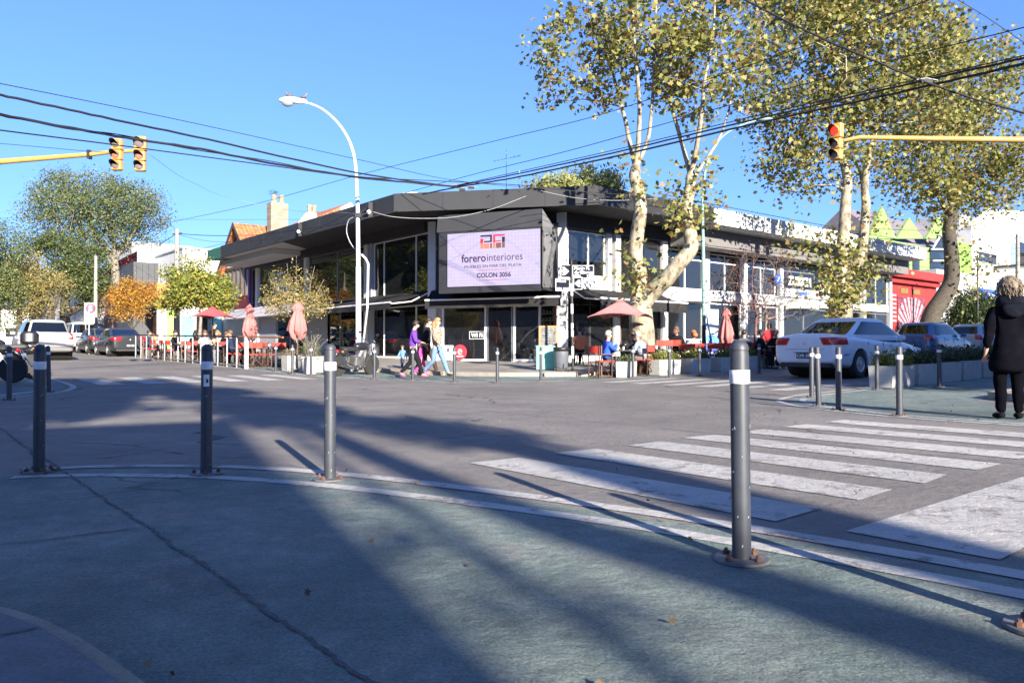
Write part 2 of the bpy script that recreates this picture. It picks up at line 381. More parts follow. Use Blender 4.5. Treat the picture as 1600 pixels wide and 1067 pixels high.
# raised pavements with kerbs
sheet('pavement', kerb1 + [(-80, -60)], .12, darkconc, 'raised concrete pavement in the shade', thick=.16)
def kerbstrip(pts, z, name='kerb', w=.15, lab=None): sheet(name, strip(pts, w), z, kerbm, lab, thick=z + .05)
kerbstrip(smoothpts([(.45 + .02, -60), (.47, 1.2), (.44, 1.87), (.29, 2.58), (-.1, 3.12), (-.8, 3.37), (-2, 3.42), (-80, 3.42)], 4), .115, w=.04)
sidewalk = [(11.7, 110), (11.7, 23.9), (12.7, 22.2), (13.3, 19.2), (14.2, 17.8), (16.2, 16.2), (17.6, 15.95), (18.2, 16.05), (80, 16.1), (80, 24), (40, 26), (26, 30), (24, 110)]
sheet('pavement', sidewalk, .12, concrete, 'concrete pavement in front of the cafe', thick=.16)
kerbstrip([(11.68, 110), (11.68, 23.85), (12.68, 22.15), (13.28, 19.3)], .125, w=.16)
kerbstrip([(15.2, 16.95), (16.2, 16.1), (17.6, 15.87), (18.2, 15.95), (80, 16.0)], .125, w=.16)
sheet('pavement', [(14.0, -60), (14.0, 4.2), (14.4, 4.8), (80, 5.0), (80, -60)], .12, concrete, 'raised pavement of the right corner', thick=.16)
kerbstrip([(13.95, -60), (13.95, 4.22), (14.38, 4.86), (80, 5.06)], .125, w=.14)
sheet('pavement', [(-60, 18.4), (-.5, 18.4), (.2, 19.1), (.2, 120), (-60, 120)], .12, concrete, 'raised pavement of the far left corner', thick=.16)
# painted markings
def mark(pts, label=None, w=None, z=.005): return sheet('road_marking', strip(pts, w) if w else pts, z, paintw, label)
rnd = random.Random(3)
for k in range(7):
    b0 = 3.43 + .85 * k
    mark([(b0, 2.12), (b0 + .47, 2.16 + rnd.uniform(-.04, .04)), (b0 + .47, 4.64), (b0, 4.66 + rnd.uniform(-.04, .04))], 'white crosswalk stripe across the avenue')
mark([(3.5, 1.16), (6.55, 1.2), (6.55, 1.82), (3.5, 1.8)], 'broad cracked white stop bar')
arc = lambda off: [(p[0] + off[0], p[1] + off[1]) for p in C1_]
mark(smoothpts([(3.38, -60), (3.38, .2), (3.3, 1.4), (3.14, 2.5), (2.9, 3.46), (2.5, 4.7), (2.0, 5.6), (1.28, 6.22), (.8, 6.4)], 5), 'outer white line round the near corner', w=.13)
mark(smoothpts([(3.13, -60), (3.13, -.2), (3.04, 1.2), (2.86, 2.3), (2.6, 3.25), (2.15, 4.5), (1.7, 5.25), (1.1, 5.85), (.7, 6.05)], 5), 'inner white line round the near corner', w=.12, z=.0065)
mark(smoothpts([(9.85, -60), (9.85, 4), (10.05, 4.95), (10.55, 6.05), (11.55, 7.08), (13.3, 7.65), (18, 7.85)], 4), 'outer white line round the right corner', w=.11)
mark(smoothpts([(10.1, -60), (10.1, 3.9), (10.3, 4.8), (10.8, 5.8), (11.7, 6.75), (13.3, 7.3), (16, 7.5)], 4), 'inner white line round the right corner', w=.11, z=.0065)
mark(smoothpts([(40, 14.35), (16.5, 14.35), (14.6, 14.55), (13.15, 15.05), (11.85, 16.05), (10.95, 17.15), (10.25, 18.75), (9.8, 21.5), (9.75, 60)], 4), 'white edge line along the cafe kerb', w=.14)
mark(smoothpts([(-20, 15.35), (-.4, 15.45), (1.5, 15.8), (2.65, 16.9), (3.25, 18.6), (3.4, 20.6), (3.4, 26)], 4), 'outer white line at the far left corner', w=.12)
mark(smoothpts([(-20, 15.7), (-.4, 15.75), (1.2, 16.15), (2.2, 17.15), (2.75, 18.7), (2.85, 20.6), (2.85, 24)], 4), 'inner white line at the far left corner', w=.12, z=.0065)
for k in range(6):
    b0 = 3.9 + .95 * k; mark([(b0, 19.2), (b0 + .5, 19.2), (b0 + .5, 22.2), (b0, 22.2)], 'worn white crosswalk stripe at the far side')
for k in range(6):
    a0 = 8.5 + .95 * k; mark([(14.2, a0), (16.9, a0), (16.9, a0 + .45), (14.2, a0 + .45)], 'worn white crosswalk stripe across the side street')
# joints and patches in the near pavement
tar = M('tar', (.045, .05, .052), rough=.8, var=.3, scale=20, bump=.4)
def wob(p0, p1, n, amp, seed):
    r = random.Random(seed); return [(p0[0] + (p1[0] - p0[0]) * t / n + r.uniform(-amp, amp), p0[1] + (p1[1] - p0[1]) * t / n + r.uniform(-amp, amp)) for t in range(n + 1)]
def crack(p0, p1, w, seed, amp=.02, n=24, mat=None, z=.0075):
    r = random.Random(seed + 99); P_ = wob(p0, p1, n, amp, seed); Q = []
    for q0, q1 in zip(P_, P_[1:]):
        for t in range(6): Q.append((q0[0] + (q1[0] - q0[0]) * t / 6 + r.uniform(-1, 1) * w * .35, q0[1] + (q1[1] - q0[1]) * t / 6 + r.uniform(-1, 1) * w * .35))
    L_ = []; R_ = []; dx, dy = p1[0] - p0[0], p1[1] - p0[1]; l = math.hypot(dx, dy); nx, ny = -dy / l, dx / l
    for q in Q: L_.append((q[0] + nx * w * r.uniform(.08, .6), q[1] + ny * w * r.uniform(.08, .6))); R_.append((q[0] - nx * w * r.uniform(.08, .6), q[1] - ny * w * r.uniform(.08, .6)))
    sheet('pavement_joint', L_ + R_[::-1], z, mat or tar)
crack((.97, -.5), (1.02, 7.0), .02, 1, .012, 40); crack((1.0, 7), (1.1, 14.6), .022, 2, .02)
crack((.98, 3.95), (-4, 4.4), .014, 3); crack((1.0, 5.15), (-.6, 5.6), .007, 4)
crack((-3, 2.33), (.36, 2.36), .012, 31, .004, 20, z=.1235); crack((-3, -1.2), (.44, -1.2), .012, 32, .004, 20, z=.1235)
crack((-8, 10.6), (9.5, 10.2), .022, 8, .04, 40); crack((4, 7.6), (9.8, 7.9), .014, 9, .04, 30)
crack((6.5, -20), (6.6, 60), .018, 10, .03, 90)
# ============================================================ CAFE BUILDING (b,a,z frame, parts relative to its base)
black_trim = M('black_trim', (.02, .02, .024), rough=.55, var=.15, scale=2, dirt=.2)
grey_fascia = M('grey_fascia', (.025, .026, .03), rough=.7, var=.12, scale=1.2, dirt=.35)
dark_wall = M('dark_wall', (.03, .028, .032), rough=.8, var=.2, scale=1)
white_paint = M('white_paint', (.58, .58, .575), rough=.55, var=.05, scale=3, dirt=.18)
greyblue_paint = M('greyblue_paint', (.30, .32, .36), rough=.6, var=.06, scale=2)
soffit_m = M('soffit', (.5, .49, .48), rough=.8, var=.05)
white_metal = M('white_metal', (.75, .75, .75), rough=.35, var=.05, scale=4)
alu = M('aluminium', (.3, .31, .33), rough=.35, metal=.6, var=.06)
canvas_blk = M('black_canvas', (.03, .029, .03), spec=.15, rough=.9, var=.2, scale=3, bump=.2, bscale=60, trans=.1)
green_p = M('green_fascia', (.03, .13, .09), rough=.6, var=.1)
purple_p = M('purple_paint', (.12, .04, .2), rough=.5)
red_p = M('red_panel', (.62, .04, .035), rough=.5, var=.06)
glass_up = glass_mat('upper_glass', (.55, .6, .6), .55)
glass_lo = glass_mat('shop_glass', (.8, .84, .84), .8)
interior = M('interior_wall', (.22, .2, .19), rough=.8, var=.15, scale=1)
interior_d = M('interior_dark', (.05, .045, .045), rough=.7, var=.3, scale=2)
interior_l = M('interior_light', (.6, .58, .55), rough=.6, var=.1)
wood_f = M('floor_tiles', (.25, .19, .15), rough=.4, var=.2, scale=3)
BO = (17.8, 25.5, .30)        # base of the cafe building in (b,a,z)
def world(bo, rz=TA): x, y = XY(bo[0], bo[1]); return (x, y, bo[2])
cafe = thing('cafe_building', 'two storey dark corner cafe with a black overhanging roof and a bright video screen', 'building', world(BO), TA)
FLr = frame((17.8, 25.5, 0), (0, 1), (-1, 0))
cl = math.hypot(2.67, -5.05); cd = (2.67 / cl, -5.05 / cl); cn = (-5.05 / cl, -2.67 / cl)
FCr = frame((17.8, 26.8, 0), cd, cn)
def sp(px, o=0):
    lo, hi = -5, 15
    for _ in range(40):
        s_ = (lo + hi) / 2; x, y = XY(17.8 + cd[0] * s_ + cn[0] * o, 26.8 + cd[1] * s_ + cn[1] * o)
        if 800 + F * x / y < px: lo = s_
        else: hi = s_
    return s_
FRr = frame((20.47, 21.75, 0), (1, 0), (0, -1))
def mb(fr=None, off=BO):
    m = MB(off)
    if fr is not None: m.X = fr
    return m
Z0, ZS, ZT, ZR = .36, 3.25, 5.75, 6.8
# roof and fascias
def inset(p, q): return p
rp = [(15.3, 45), (15.3, 25.7), (20.26, 19.66), (48, 19.66), (48, 31), (31, 31), (26, 45)]
m = mb(); m.prism([(15.45, 44.9), (15.45, 25.78), (20.34, 19.8), (47.9, 19.8), (47.9, 31), (31, 31), (26, 44.9)], 6.2, 6.72); roofp = m.build('roof', dark_wall, cafe)
def fas(p, q, z0, z1, name, mat, out=.09, lean=0.0):
    m = mb(); d = Vector((q[0] - p[0], q[1] - p[1])).normalized(); n = Vector((d.y, -d.x))
    # outward: away from the building centre
    if (Vector(p) - Vector((24, 32))).dot(n) < 0: n = -n
    P0, P1 = Vector(p), Vector(q); v = []
    for z, o_ in ((z0, 0), (z1, lean)):
        v += [(P0.x + n.x * o_, P0.y + n.y * o_, z), (P1.x + n.x * o_, P1.y + n.y * o_, z), (P1.x + n.x * (o_ - out), P1.y + n.y * (o_ - out), z), (P0.x + n.x * (o_ - out), P0.y + n.y * (o_ - out), z)]
    m.add(v, [(0, 1, 5, 4), (1, 2, 6, 5), (2, 3, 7, 6), (3, 0, 4, 7), (4, 5, 6, 7), (3, 2, 1, 0)]); return m.build(name, mat, cafe)
fas((15.3, 45), (15.3, 25.7), 6.12, 6.8, 'fascia', grey_fascia)
fas((15.3, 25.7), (20.26, 19.66), 6.12, 6.82, 'fascia', grey_fascia)
fas((20.26, 19.66), (27.2, 19.66), 6.12, 6.8, 'fascia', black_trim)
tag(fas((27.2, 19.64), (48, 19.64), 6.14, 6.82, 'fascia', white_paint), 'white roof fascia of the right wing')
fas((15.34, 47.4), (15.34, 45.02), 6.12, 6.76, 'fascia', green_p)
m = mb(); m.add([(15.3, 45.02, 6.12), (15.34, 47.4, 6.2), (19, 45.02, 6.12), (15.3, 45.02, 6.76), (15.34, 47.4, 6.78), (19, 45.02, 6.76)], [(0, 1, 2), (3, 5, 4), (0, 3, 4, 1), (1, 4, 5, 2), (2, 5, 3, 0)]); m.build('roof_corner', green_p, cafe)
# panel joints on the fascias
def joints(p, q, n, mat):
    d = Vector((q[0] - p[0], q[1] - p[1])); L_ = d.length; d.normalize(); nrm = Vector((d.y, -d.x)); 
    if (Vector(p) - Vector((24, 32))).dot(nrm) < 0: nrm = -nrm
    for k in range(1, n):
        c = Vector(p) + d * L_ * k / n; m = mb(); m.X = frame((c.x, c.y, 0), (d.x, d.y), (nrm.x, nrm.y)); m.box(-.012, .012, -.02, .006, 6.13, 6.79); m.build('panel_joint', mat, cafe)
joints((15.3, 45), (15.3, 25.7), 9, black_trim); joints((15.3, 25.7), (20.26, 19.66), 4, black_trim); joints((27.2, 19.64), (48, 19.64), 12, greyblue_paint)
# soffits
m = mb(); m.prism([(15.42, 44.9), (15.42, 36.5), (17.75, 38.5), (17.75, 44.9)], 6.13, 6.17); m.build('soffit', soffit_m, cafe)
m = mb(); m.prism([(15.42, 36.45), (15.42, 25.8), (17.75, 26.7), (17.75, 38.45)], 6.13, 6.17); m.build('soffit', dark_wall, cafe)
m = mb(); m.prism([(15.42, 25.75), (20.34, 19.78), (20.5, 21.7), (17.75, 26.75)], 6.13, 6.17)
m.prism([(20.36, 19.78), (27.2, 19.78), (27.2, 21.7), (20.55, 21.7)], 6.13, 6.17); m.build('soffit', dark_wall, cafe)
m = mb(); m.prism([(27.25, 19.78), (47.9, 19.78), (47.9, 21.7), (27.25, 21.7)], 6.13, 6.17); m.build('soffit', greyblue_paint, cafe)
# upper wall bands
m = mb(FLr); m.box(1.4, 21.4, -.15, .35, 5.75, 6.12); m.build('wall', dark_wall, cafe)
m = mb(FLr); m.box(13.4, 21.4, .36, 1.9, 5.85, 6.11); m.build('wall', soffit_m, cafe)
m = mb(FCr); m.box(.1, cl - .1, -.15, .1, 5.6, 6.12); m.build('wall', dark_wall, cafe)
m = mb(FRr); m.box(.1, 27.4, -.15, .2, 5.55, 6.12); m.build('wall', dark_wall, cafe)
m = mb(FRr); m.box(6.2, 27.4, .21, 1.1, 5.35, 6.12); m.build('wall', M('brown_grey', (.14, .13, .13), rough=.7), cafe)
# floor slabs, back walls and inner walls
m = mb(); m.prism([(17.95, 46.8), (17.95, 26.9), (20.55, 21.95), (47.8, 21.95), (47.8, 30.5), (31, 30.5), (26, 46.8)], .1, Z0); m.build('floor', wood_f, cafe)
m = mb(); m.prism([(18.0, 46.8), (18.0, 26.92), (20.58, 22.0), (47.8, 22.0), (47.8, 30.5), (31, 30.5), (26, 46.8)], 2.95, 3.2); m.build('floor', interior_l, cafe)
m = mb(); m.box(24.2, 24.4, 33.5, 46.8, .3, 6.15); m.box(24.4, 33, 30.2, 30.4, .3, 6.15); m.box(33, 47.8, 27, 27.2, .3, 6.15); m.box(24.2, 24.4, 30.4, 33.5, .3, 6.15); m.build('back_wall', interior, cafe)
m = mb(); m.box(18, 24.2, 46.8, 47, .0, 6.15); m.build('side_wall', white_paint, cafe)
m = mb(); m.box(47.8, 48, 21.75, 31, 0, 6.15); m.build('side_wall', white_paint, cafe)
# ground floor structure
def column(fr, s, w=.34, o0=-.1, o1=.12, z0=.14, z1=6.12, mat=white_paint, name='column'):
    m = mb(fr); m.box(s - w / 2, s + w / 2, o0, o1, z0, z1); return m.build(name, mat, cafe)
column(FCr, .05, .36, -.12, .16); column(FCr, cl - .02, .36, -.12, .16)
for s in (6.75, 13.35, 20.2): column(FLr, s, .34)
for s in (6.3, ): column(FLr, s, .16, mat=greyblue_paint)
for s in (3, 6, 9, 12, 15.2, 20.2, 24, 27.3): column(FRr, s, .3, mat=white_paint if s < 13 else greyblue_paint)
for s in (2.5, ): column(FRr, s, .24, mat=greyblue_paint, z0=3.2)
column(FLr, 21.45, .22, mat=purple_p)
def window(fr, s0, s1, z0, z1, mull=(), glass=glass_up, fm=None, t=.05, d=.07, o=-.02, name='window', rails=()):
    m = mb(fr); fm = fm or alu
    m.box(s0, s0 + t, o - d, o, z0, z1); m.box(s1 - t, s1, o - d, o, z0, z1); m.box(s0 + t, s1 - t, o - d, o, z0, z0 + t); m.box(s0 + t, s1 - t, o - d, o, z1 - t, z1)
    for q in mull: m.box(q - t / 2, q + t / 2, o - d, o + .002, z0 + t, z1 - t)
    for q in rails: m.box(s0 + t, s1 - t, o - d + .01, o - .004, q - t / 2, q + t / 2)
    w = m.build(name, fm, cafe)
    g = MB(BO); g.X = fr; g.box(s0 + t * .5, s1 - t * .5, o - d * .6, o - d * .4, z0 + t * .5, z1 - t * .5); g = g.build('pane', glass, w); return w
window(FLr, 1.5, 6.2, ZS, ZT, (2.6, 5.3), fm=white_metal); window(FLr, 6.95, 13.15, ZS, ZT, (9.9,)); window(FLr, 13.55, 20.0, ZS + .1, ZT, (16.4, 18.7)); window(FLr, 20.4, 21.3, ZS, ZT)
window(FRr, .25, 2.35, 3.75, 5.5, (1.4,), fm=white_metal)
window(FRr, 3.2, 5.8, 3.2, 5.5, (), fm=dark_wall)
for s in (6.2, 9.2, 12.2): window(FRr, s, s + 2.6, 3.55, 5.3, (s + 1.3,), fm=white_metal, rails=(4.9,))
window(FRr, 15.4, 20.0, 3.9, 5.3, (17.2, 18.6), rails=(4.9,), glass=glass_mat('smoked_glass', (.25, .27, .27), .3, .12)); window(FRr, 20.4, 23.8, 3.6, 5.3, (22,), fm=white_metal); window(FRr, 24.2, 27.1, 3.4, 5.3, (25.6,), fm=white_metal)
# sill bands
m = mb(FLr); m.box(1.5, 13.2, -.08, .05, 2.95, ZS); m.build('sill', dark_wall, cafe)
m = mb(FCr); m.box(.25, cl - .2, -.12, .05, 2.9, 5.6); m.build('wall', dark_wall, cafe)
m = mb(FRr); m.box(.2, 2.4, -.06, .06, 3.2, 3.75); m.build('sill', white_paint, cafe)
m = mb(FRr); m.box(6.16, 27.1, -.05, .08, 3.1, 3.42); m.build('sill', M('pale_grey_paint', (.42, .43, .45), rough=.6, var=.08, dirt=.2), cafe)
m = mb(FRr); m.box(6.16, 27.1, -.06, .05, 3.42, 3.55); m.build('sill', greyblue_paint, cafe)
m = mb(FRr); m.box(15.4, 20.0, .09, .14, 3.55, 4.0); m.build('sill', greyblue_paint, cafe)
# pale checked band of the left end
chk = bpy.data.materials.new('checked_band'); chk.use_nodes = True; nt = chk.node_tree
tc = nn(nt, 'ShaderNodeTexCoord'); w1 = nn(nt, 'ShaderNodeTexWave', bands_direction='Y'); w1.inputs['Scale'].default_value = 1.6; w2 = nn(nt, 'ShaderNodeTexWave', bands_direction='Z'); w2.inputs['Scale'].default_value = 1.6
mx = nn(nt, 'ShaderNodeMix', data_type='RGBA'); mx.inputs[6].default_value = (.66, .64, .68, 1); mx.inputs[7].default_value = (.5, .36, .48, 1)
mu = nn(nt, 'ShaderNodeMath', operation='MULTIPLY'); nt.links.new(tc.outputs['Object'], w1.inputs[0]); nt.links.new(tc.outputs['Object'], w2.inputs[0]); nt.links.new(w1.outputs['Fac'], mu.inputs[0]); nt.links.new(w2.outputs['Fac'], mu.inputs[1]); nt.links.new(mu.outputs[0], mx.inputs[0]); nt.links.new(mx.outputs[2], nt.nodes['Principled BSDF'].inputs[0])
m = mb(FLr); m.box(13.2, 23.9, .15, .75, 2.75, 3.3); m.build('canopy_band', chk, cafe)
m = mb(FLr); m.box(21.6, 23.9, .05, .12, 3.32, 4.2); m.build('red_panel', red_p, cafe)
# shopfronts: left wing ground floor
window(FLr, 1.5, 6.55, .5, 2.75, (2.6, 5.3), glass_lo, white_metal); window(FLr, 6.95, 13.15, .5, 2.75, (9.6,), glass_lo, greyblue_paint)
m = mb(FLr); m.box(1.5, 13.2, -.12, .04, .14, .5); m.build('plinth', white_paint, cafe)
window(FLr, 13.55, 17.4, .3, 2.75, (15.6,), glass_lo, greyblue_paint); m = mb(FLr); m.box(17.5, 20.0, -.1, .02, .14, 2.75); m.build('wall', greyblue_paint, cafe)
m = mb(FLr); m.box(10.9, 13.1, .0, .05, .5, 2.7); m.build('wall', greyblue_paint, cafe)
# corner shopfront
s1, s2, s3, s4, s5 = sp(690), sp(760), sp(801), sp(844), sp(873)
window(FCr, s1, s2 - .02, .38, 2.62, (), glass_lo, white_metal, t=.08, d=.1); window(FCr, s2 + .02, s3 - .02, .2, 2.62, (), glass_lo, alu, t=.05, name='door'); window(FCr, s3 + .02, s4, .38, 2.62, (), glass_lo, white_metal, t=.08, d=.1)
m = mb(FCr); m.box(.2, s1, -.1, 0, .14, 2.88); m.build('wall', greyblue_paint, cafe)
m = mb(FCr); m.box(.2, cl - .2, -.14, .02, 2.62, 2.88); m.build('wall', interior_d, cafe)
m = mb(FCr); m.box(s1, s2, -.1, .1, .14, .38); m.build('plinth', white_paint, cafe)
m = mb(FCr); m.box(s3, s5, -.1, .1, .14, .38); m.build('plinth', white_paint, cafe)
m = mb(FCr); m.box(s2, s3, -.1, .35, .1, .2); m.build('step', concrete, cafe)
# right wing ground floor
window(FRr, .25, 2.8, .6, 2.9, (1.5,), glass_lo, dark_wall); window(FRr, 3.2, 5.8, .4, 2.9, (4.5,), glass_lo, dark_wall)
for s in (6.2, 9.2): window(FRr, s, s + 2.6, .75, 3.0, (s + 1.3,), glass_lo, white_metal, rails=(1.3,))
window(FRr, 12.2, 15.0, .45, 3.0, (13.5,), glass_lo, white_metal, rails=(1.5,)); window(FRr, 15.4, 20.0, .7, 3.0, (17.5,), glass_lo, alu); window(FRr, 20.4, 23.8, .7, 3.0, (22,), glass_lo, alu); window(FRr, 24.2, 27.1, .7, 3.0, (25.6,), glass_lo, alu)
m = mb(FRr); m.box(6.16, 27.3, -.08, .03, .2, .75); m.box(.2, 3.0, -.08, .03, .2, .6); m.build('plinth', white_paint, cafe)
# video screen box with its sloping hood
q0, q1, q2 = sp(686, 1.9), sp(848, 1.9), sp(872, .15)
m = mb(FCr); m.add([(q0, .1, 3.0), (q1, .1, 3.0), (q2, .1, 3.2), (q0, 2.0, 3.06), (q1, 1.9, 3.06), (q0, .1, 5.75), (q1, .1, 5.75), (q2, .1, 5.6), (q0, 2.0, 5.3), (q1, 1.9, 5.3)],
        [(0, 3, 4, 1), (1, 4, 2), (3, 8, 9, 4), (5, 6, 9, 8), (0, 5, 8, 3), (4, 9, 7, 2), (6, 7, 9), (0, 1, 2, 7, 6, 5)]); m.build('screen_housing', black_trim, cafe)
m = mb(FCr); m.add([(q0, 2.1, 5.32), (q1, 2.02, 5.32), (q1 - .05, 1.9, 5.98), (q0, 2.0, 5.98), (q0, 2.04, 5.32), (q1, 1.96, 5.32), (q1 - .05, 1.84, 5.98), (q0, 1.94, 5.98)], [(0, 1, 2, 3), (7, 6, 5, 4), (0, 4, 5, 1), (1, 5, 6, 2), (2, 6, 7, 3), (3, 7, 4, 0)]); m.build('hood', grey_fascia, cafe)
m = mb(FCr); m.add([(q1 + .02, 1.98, 3.1), (q1 + .02, 1.98, 5.32), (q1 - .02, 1.9, 5.98), (q1 + .3, 1.4, 5.3), (q2 + .05, .25, 4.9), (q2 + .05, .25, 3.2)] + [(q1 + .0, 1.94, 3.1), (q1 + .0, 1.94, 5.32), (q1 - .04, 1.86, 5.98), (q1 + .27, 1.36, 5.3), (q2, .22, 4.9), (q2, .22, 3.2)],
        [(0, 1, 2, 3, 4, 5), (11, 10, 9, 8, 7, 6), (0, 6, 7, 1), (1, 7, 8, 2), (2, 8, 9, 3), (3, 9, 10, 4), (4, 10, 11, 5), (5, 11, 6, 0)]); m.build('side_panel', M('panel_grey', (.1, .1, .105), rough=.6), cafe)
# the screen itself: a lit LED wall
led = bpy.data.materials.new('led_screen'); led.use_nodes = True; nt = led.node_tree; bs = nt.nodes['Principled BSDF']
tc = nn(nt, 'ShaderNodeTexCoord'); br = nn(nt, 'ShaderNodeTexBrick'); br.offset = 0; br.inputs['Scale'].default_value = 1; br.inputs['Color1'].default_value = (.60, .52, .80, 1); br.inputs['Color2'].default_value = (.66, .58, .84, 1); br.inputs['Mortar'].default_value = (.46, .40, .72, 1)
br.inputs['Mortar Size'].default_value = .006; br.inputs['Brick Width'].default_value = .13; br.inputs['Row Height'].default_value = .13; mp = nn(nt, 'ShaderNodeMapping'); mp.inputs['Rotation'].default_value = (R(90), 0, 0)
nt.links.new(tc.outputs['Object'], mp.inputs[0]); nt.links.new(mp.outputs[0], br.inputs['Vector']); nt.links.new(br.outputs['Color'], bs.inputs['Emission Color']); bs.inputs['Emission Strength'].default_value = .27; bs.inputs['Base Color'].default_value = (.07, .065, .08, 1)
SCR = FCr @ Matrix.Translation((.12, 2.12, 3.16))
m = mb(FCr); m.box(q0 + .1, q1 - .02, 2.0, 2.1, 2.98, 5.3); m.build('screen_bezel', black_trim, cafe)
screen = thing('video_screen', 'large lit lilac advertising screen above the cafe entrance', 'screen')
screen.parent = None
# screen has its own local frame so that the cells are square to it
so_ = (Matrix.Translation(Vector(world(BO))) @ Matrix.Rotation(TA, 4, 'Z'))
def scrframe(s, o, z):
    "world matrix with x along the screen, y inward, z up"
    b = 17.8 + cd[0] * s + cn[0] * o; a = 26.8 + cd[1] * s + cn[1] * o
    x, y = XY(b, a); ang = math.atan2(cd[1], cd[0]) + TA
    return Matrix.Translation((x, y, z)) @ Matrix.Rotation(ang, 4, 'Z')
w0, w1 = sp(699, 2.15), sp(843.5, 2.15)
screen.matrix_world = scrframe((w0 + w1) / 2, 2.1, 4.22)
SW, SH = w1 - w0, 2.0
m = MB(); m.box(-SW / 2, SW / 2, -.05, 0, -SH / 2, SH / 2); m.build('display', led, screen)
ink = M('led_ink', (.03, .008, .04), rough=.6); ink2 = M('led_dark', (.012, .006, .02), rough=.6); redl = M('led_red', (.3, .02, .03), rough=.6, emit=.15); brl = M('led_brown', (.1, .04, .03), rough=.6, emit=.1); orl = M('led_orange', (.5, .09, .06), emit=.2); grl = M('led_green', (.4, .5, .4), emit=.22); pkl = M('led_pink', (.75, .62, .86), emit=.6)
def ttxt(s, size, x, z, mat, bold=0, align='CENTER', sx=1): return text(s, size, 'lettering', mat, screen, Matrix.Translation((x, -.055, z)) @ Matrix.Rotation(R(90), 4, 'X'), .003, align, bold, sx)
ttxt('forero', .42, -.28 + .02, .03, ink, .007, 'RIGHT', .92); ttxt('interiores', .40, -.235, .03, ink, -.002, 'LEFT', .92)
ttxt('MUEBLES EN MAR DEL PLATA', .155, 0, -.28, ink, .0, sx=1.14); ttxt('COLON 3056', .235, .05, -.62, ink, .006)
m = MB()
for z in (-.42, -.80): m.box(-.6, .62, -.058, -.052, z - .007, z + .007)
m.build('underline', redl, screen)
lg = [(ink2, -.49, .38, -.06, .05), (ink2, .03, .38, .1, .3), (ink2, -.38, .22, -.1, .06), (ink2, .0, .0, 0, 0)]
def blk(x0, x1, z0, z1, mat): m = MB(); m.box(x0, x1, -.06, -.051, z0, z1); m.build('logo_block', mat, screen)
# two square emblems of bars and blocks
blk(-.49, -.02, .82, .88, ink2); blk(-.09, -.02, .61, .82, ink2); blk(-.34, -.09, .61, .66, ink2); blk(-.49, -.38, .58, .76, redl); blk(-.49, -.38, .38, .575, orl); blk(-.36, -.13, .38, .57, orl); blk(-.09, -.02, .38, .57, brl)
blk(.03, .5, .82, .88, redl); blk(.03, .11, .58, .82, redl); blk(.11, .34, .62, .66, redl); blk(.39, .5, .58, .78, ink2); blk(.03, .12, .38, .57, orl); blk(.15, .35, .38, .57, brl); blk(.39, .5, .38, .57, brl)
# awnings
def awning(name, label, fr, s0, s1, o1, zt, zf, val, mat, e0=0, e1=0, bar=True, n=14):
    t = thing(name, label, 'awning', world(BO), TA)
    m = mb(fr); vs = []; fs = []
    rr = random.Random(int(s1 * 10))
    for i in range(n + 1):
        f = i / n; s_ = s0 + (s1 - s0) * f; sf = (s0 + e0) + (s1 + e1 - s0 - e0) * f
        for k, (oo, zz) in enumerate(((0.04, zt), (o1 * .5, (zt + zf) / 2 - .05), (o1, zf), (o1 + .01, zf - val + .015 * (i % 2)))):
            w = oo / o1; vs.append((s_ * (1 - w) + sf * w, oo, zz + rr.uniform(-.01, .01)))
    for i in range(n):
        for k in range(3): a0 = i * 4 + k; fs.append((a0, a0 + 1, a0 + 5, a0 + 4))
    m.add(vs, fs); cv = m.build('canvas', mat, t)
    md = cv.modifiers.new('thick', 'SOLIDIFY'); md.thickness = .008
    if bar: m = mb(fr); m.tube([(s0 + e0, o1, zf + .02), (s1 + e1, o1, zf + .02)], .038, 8); m.build('front_bar', white_metal, t)
    for s_, e_ in ((s0, e0), (s1, e1)):
        m = mb(fr); m.tube([(s_, .05, zt - .05), (s_ + e_ * .55, o1 * .5, (zt + zf) / 2 - .2), (s_ + e_, o1 - .03, zf - .03)], .025, 6); m.build('arm', white_metal, t)
    return t
awning('awning', 'black canvas awning with a white front bar over the corner entrance', FCr, .0, cl + .0, 1.3, 3.35, 2.78, .33, canvas_blk, sp(664, 1.3), sp(876, 1.3) - cl)
awning('awning', 'long black awning over the left windows nearest the corner', FLr, 1.35, 6.6, 1.85, 3.3, 2.72, .25, canvas_blk, .2, 0)
awning('awning', 'black awning further left behind the small bushy tree', FLr, 6.9, 13.1, 1.7, 3.2, 2.72, .25, canvas_blk)
awning('awning', 'black awning over the right window behind the pink parasol', FRr, .4, 5.6, 1.6, 3.25, 2.75, .4, canvas_blk)
def domeawn(s0, s1, lab, mat):
    t = thing('awning', lab, 'awning', world(BO), TA); m = mb(FRr); vs = []; fs = []; n = 10
    for i in range(n + 1):
        s_ = s0 + (s1 - s0) * i / n; w_ = math.sin(math.pi * i / n) ** .35 if 0 < i < n else .0
        for k in range(6):
            th = math.pi / 2 * k / 5; vs.append((s_, .09 + .8 * w_ * math.sin(th), 2.95 + .55 * w_ * math.cos(th)))
    for i in range(n):
        for k in range(5): a0 = i * 6 + k; fs.append((a0, a0 + 1, a0 + 7, a0 + 6))
    m.add(vs, fs); c = m.build('canvas', mat, t, smooth=True); md = c.modifiers.new('thick', 'SOLIDIFY'); md.thickness = .01
domeawn(6.2, 8.8, 'pale grey rounded awning left of the teal lamp post', M('grey_awning', (.42, .43, .46), rough=.8)); domeawn(15.5, 18.2, 'pale rounded awning under the insurer sign', M('cream_awning', (.55, .54, .5), rough=.8))
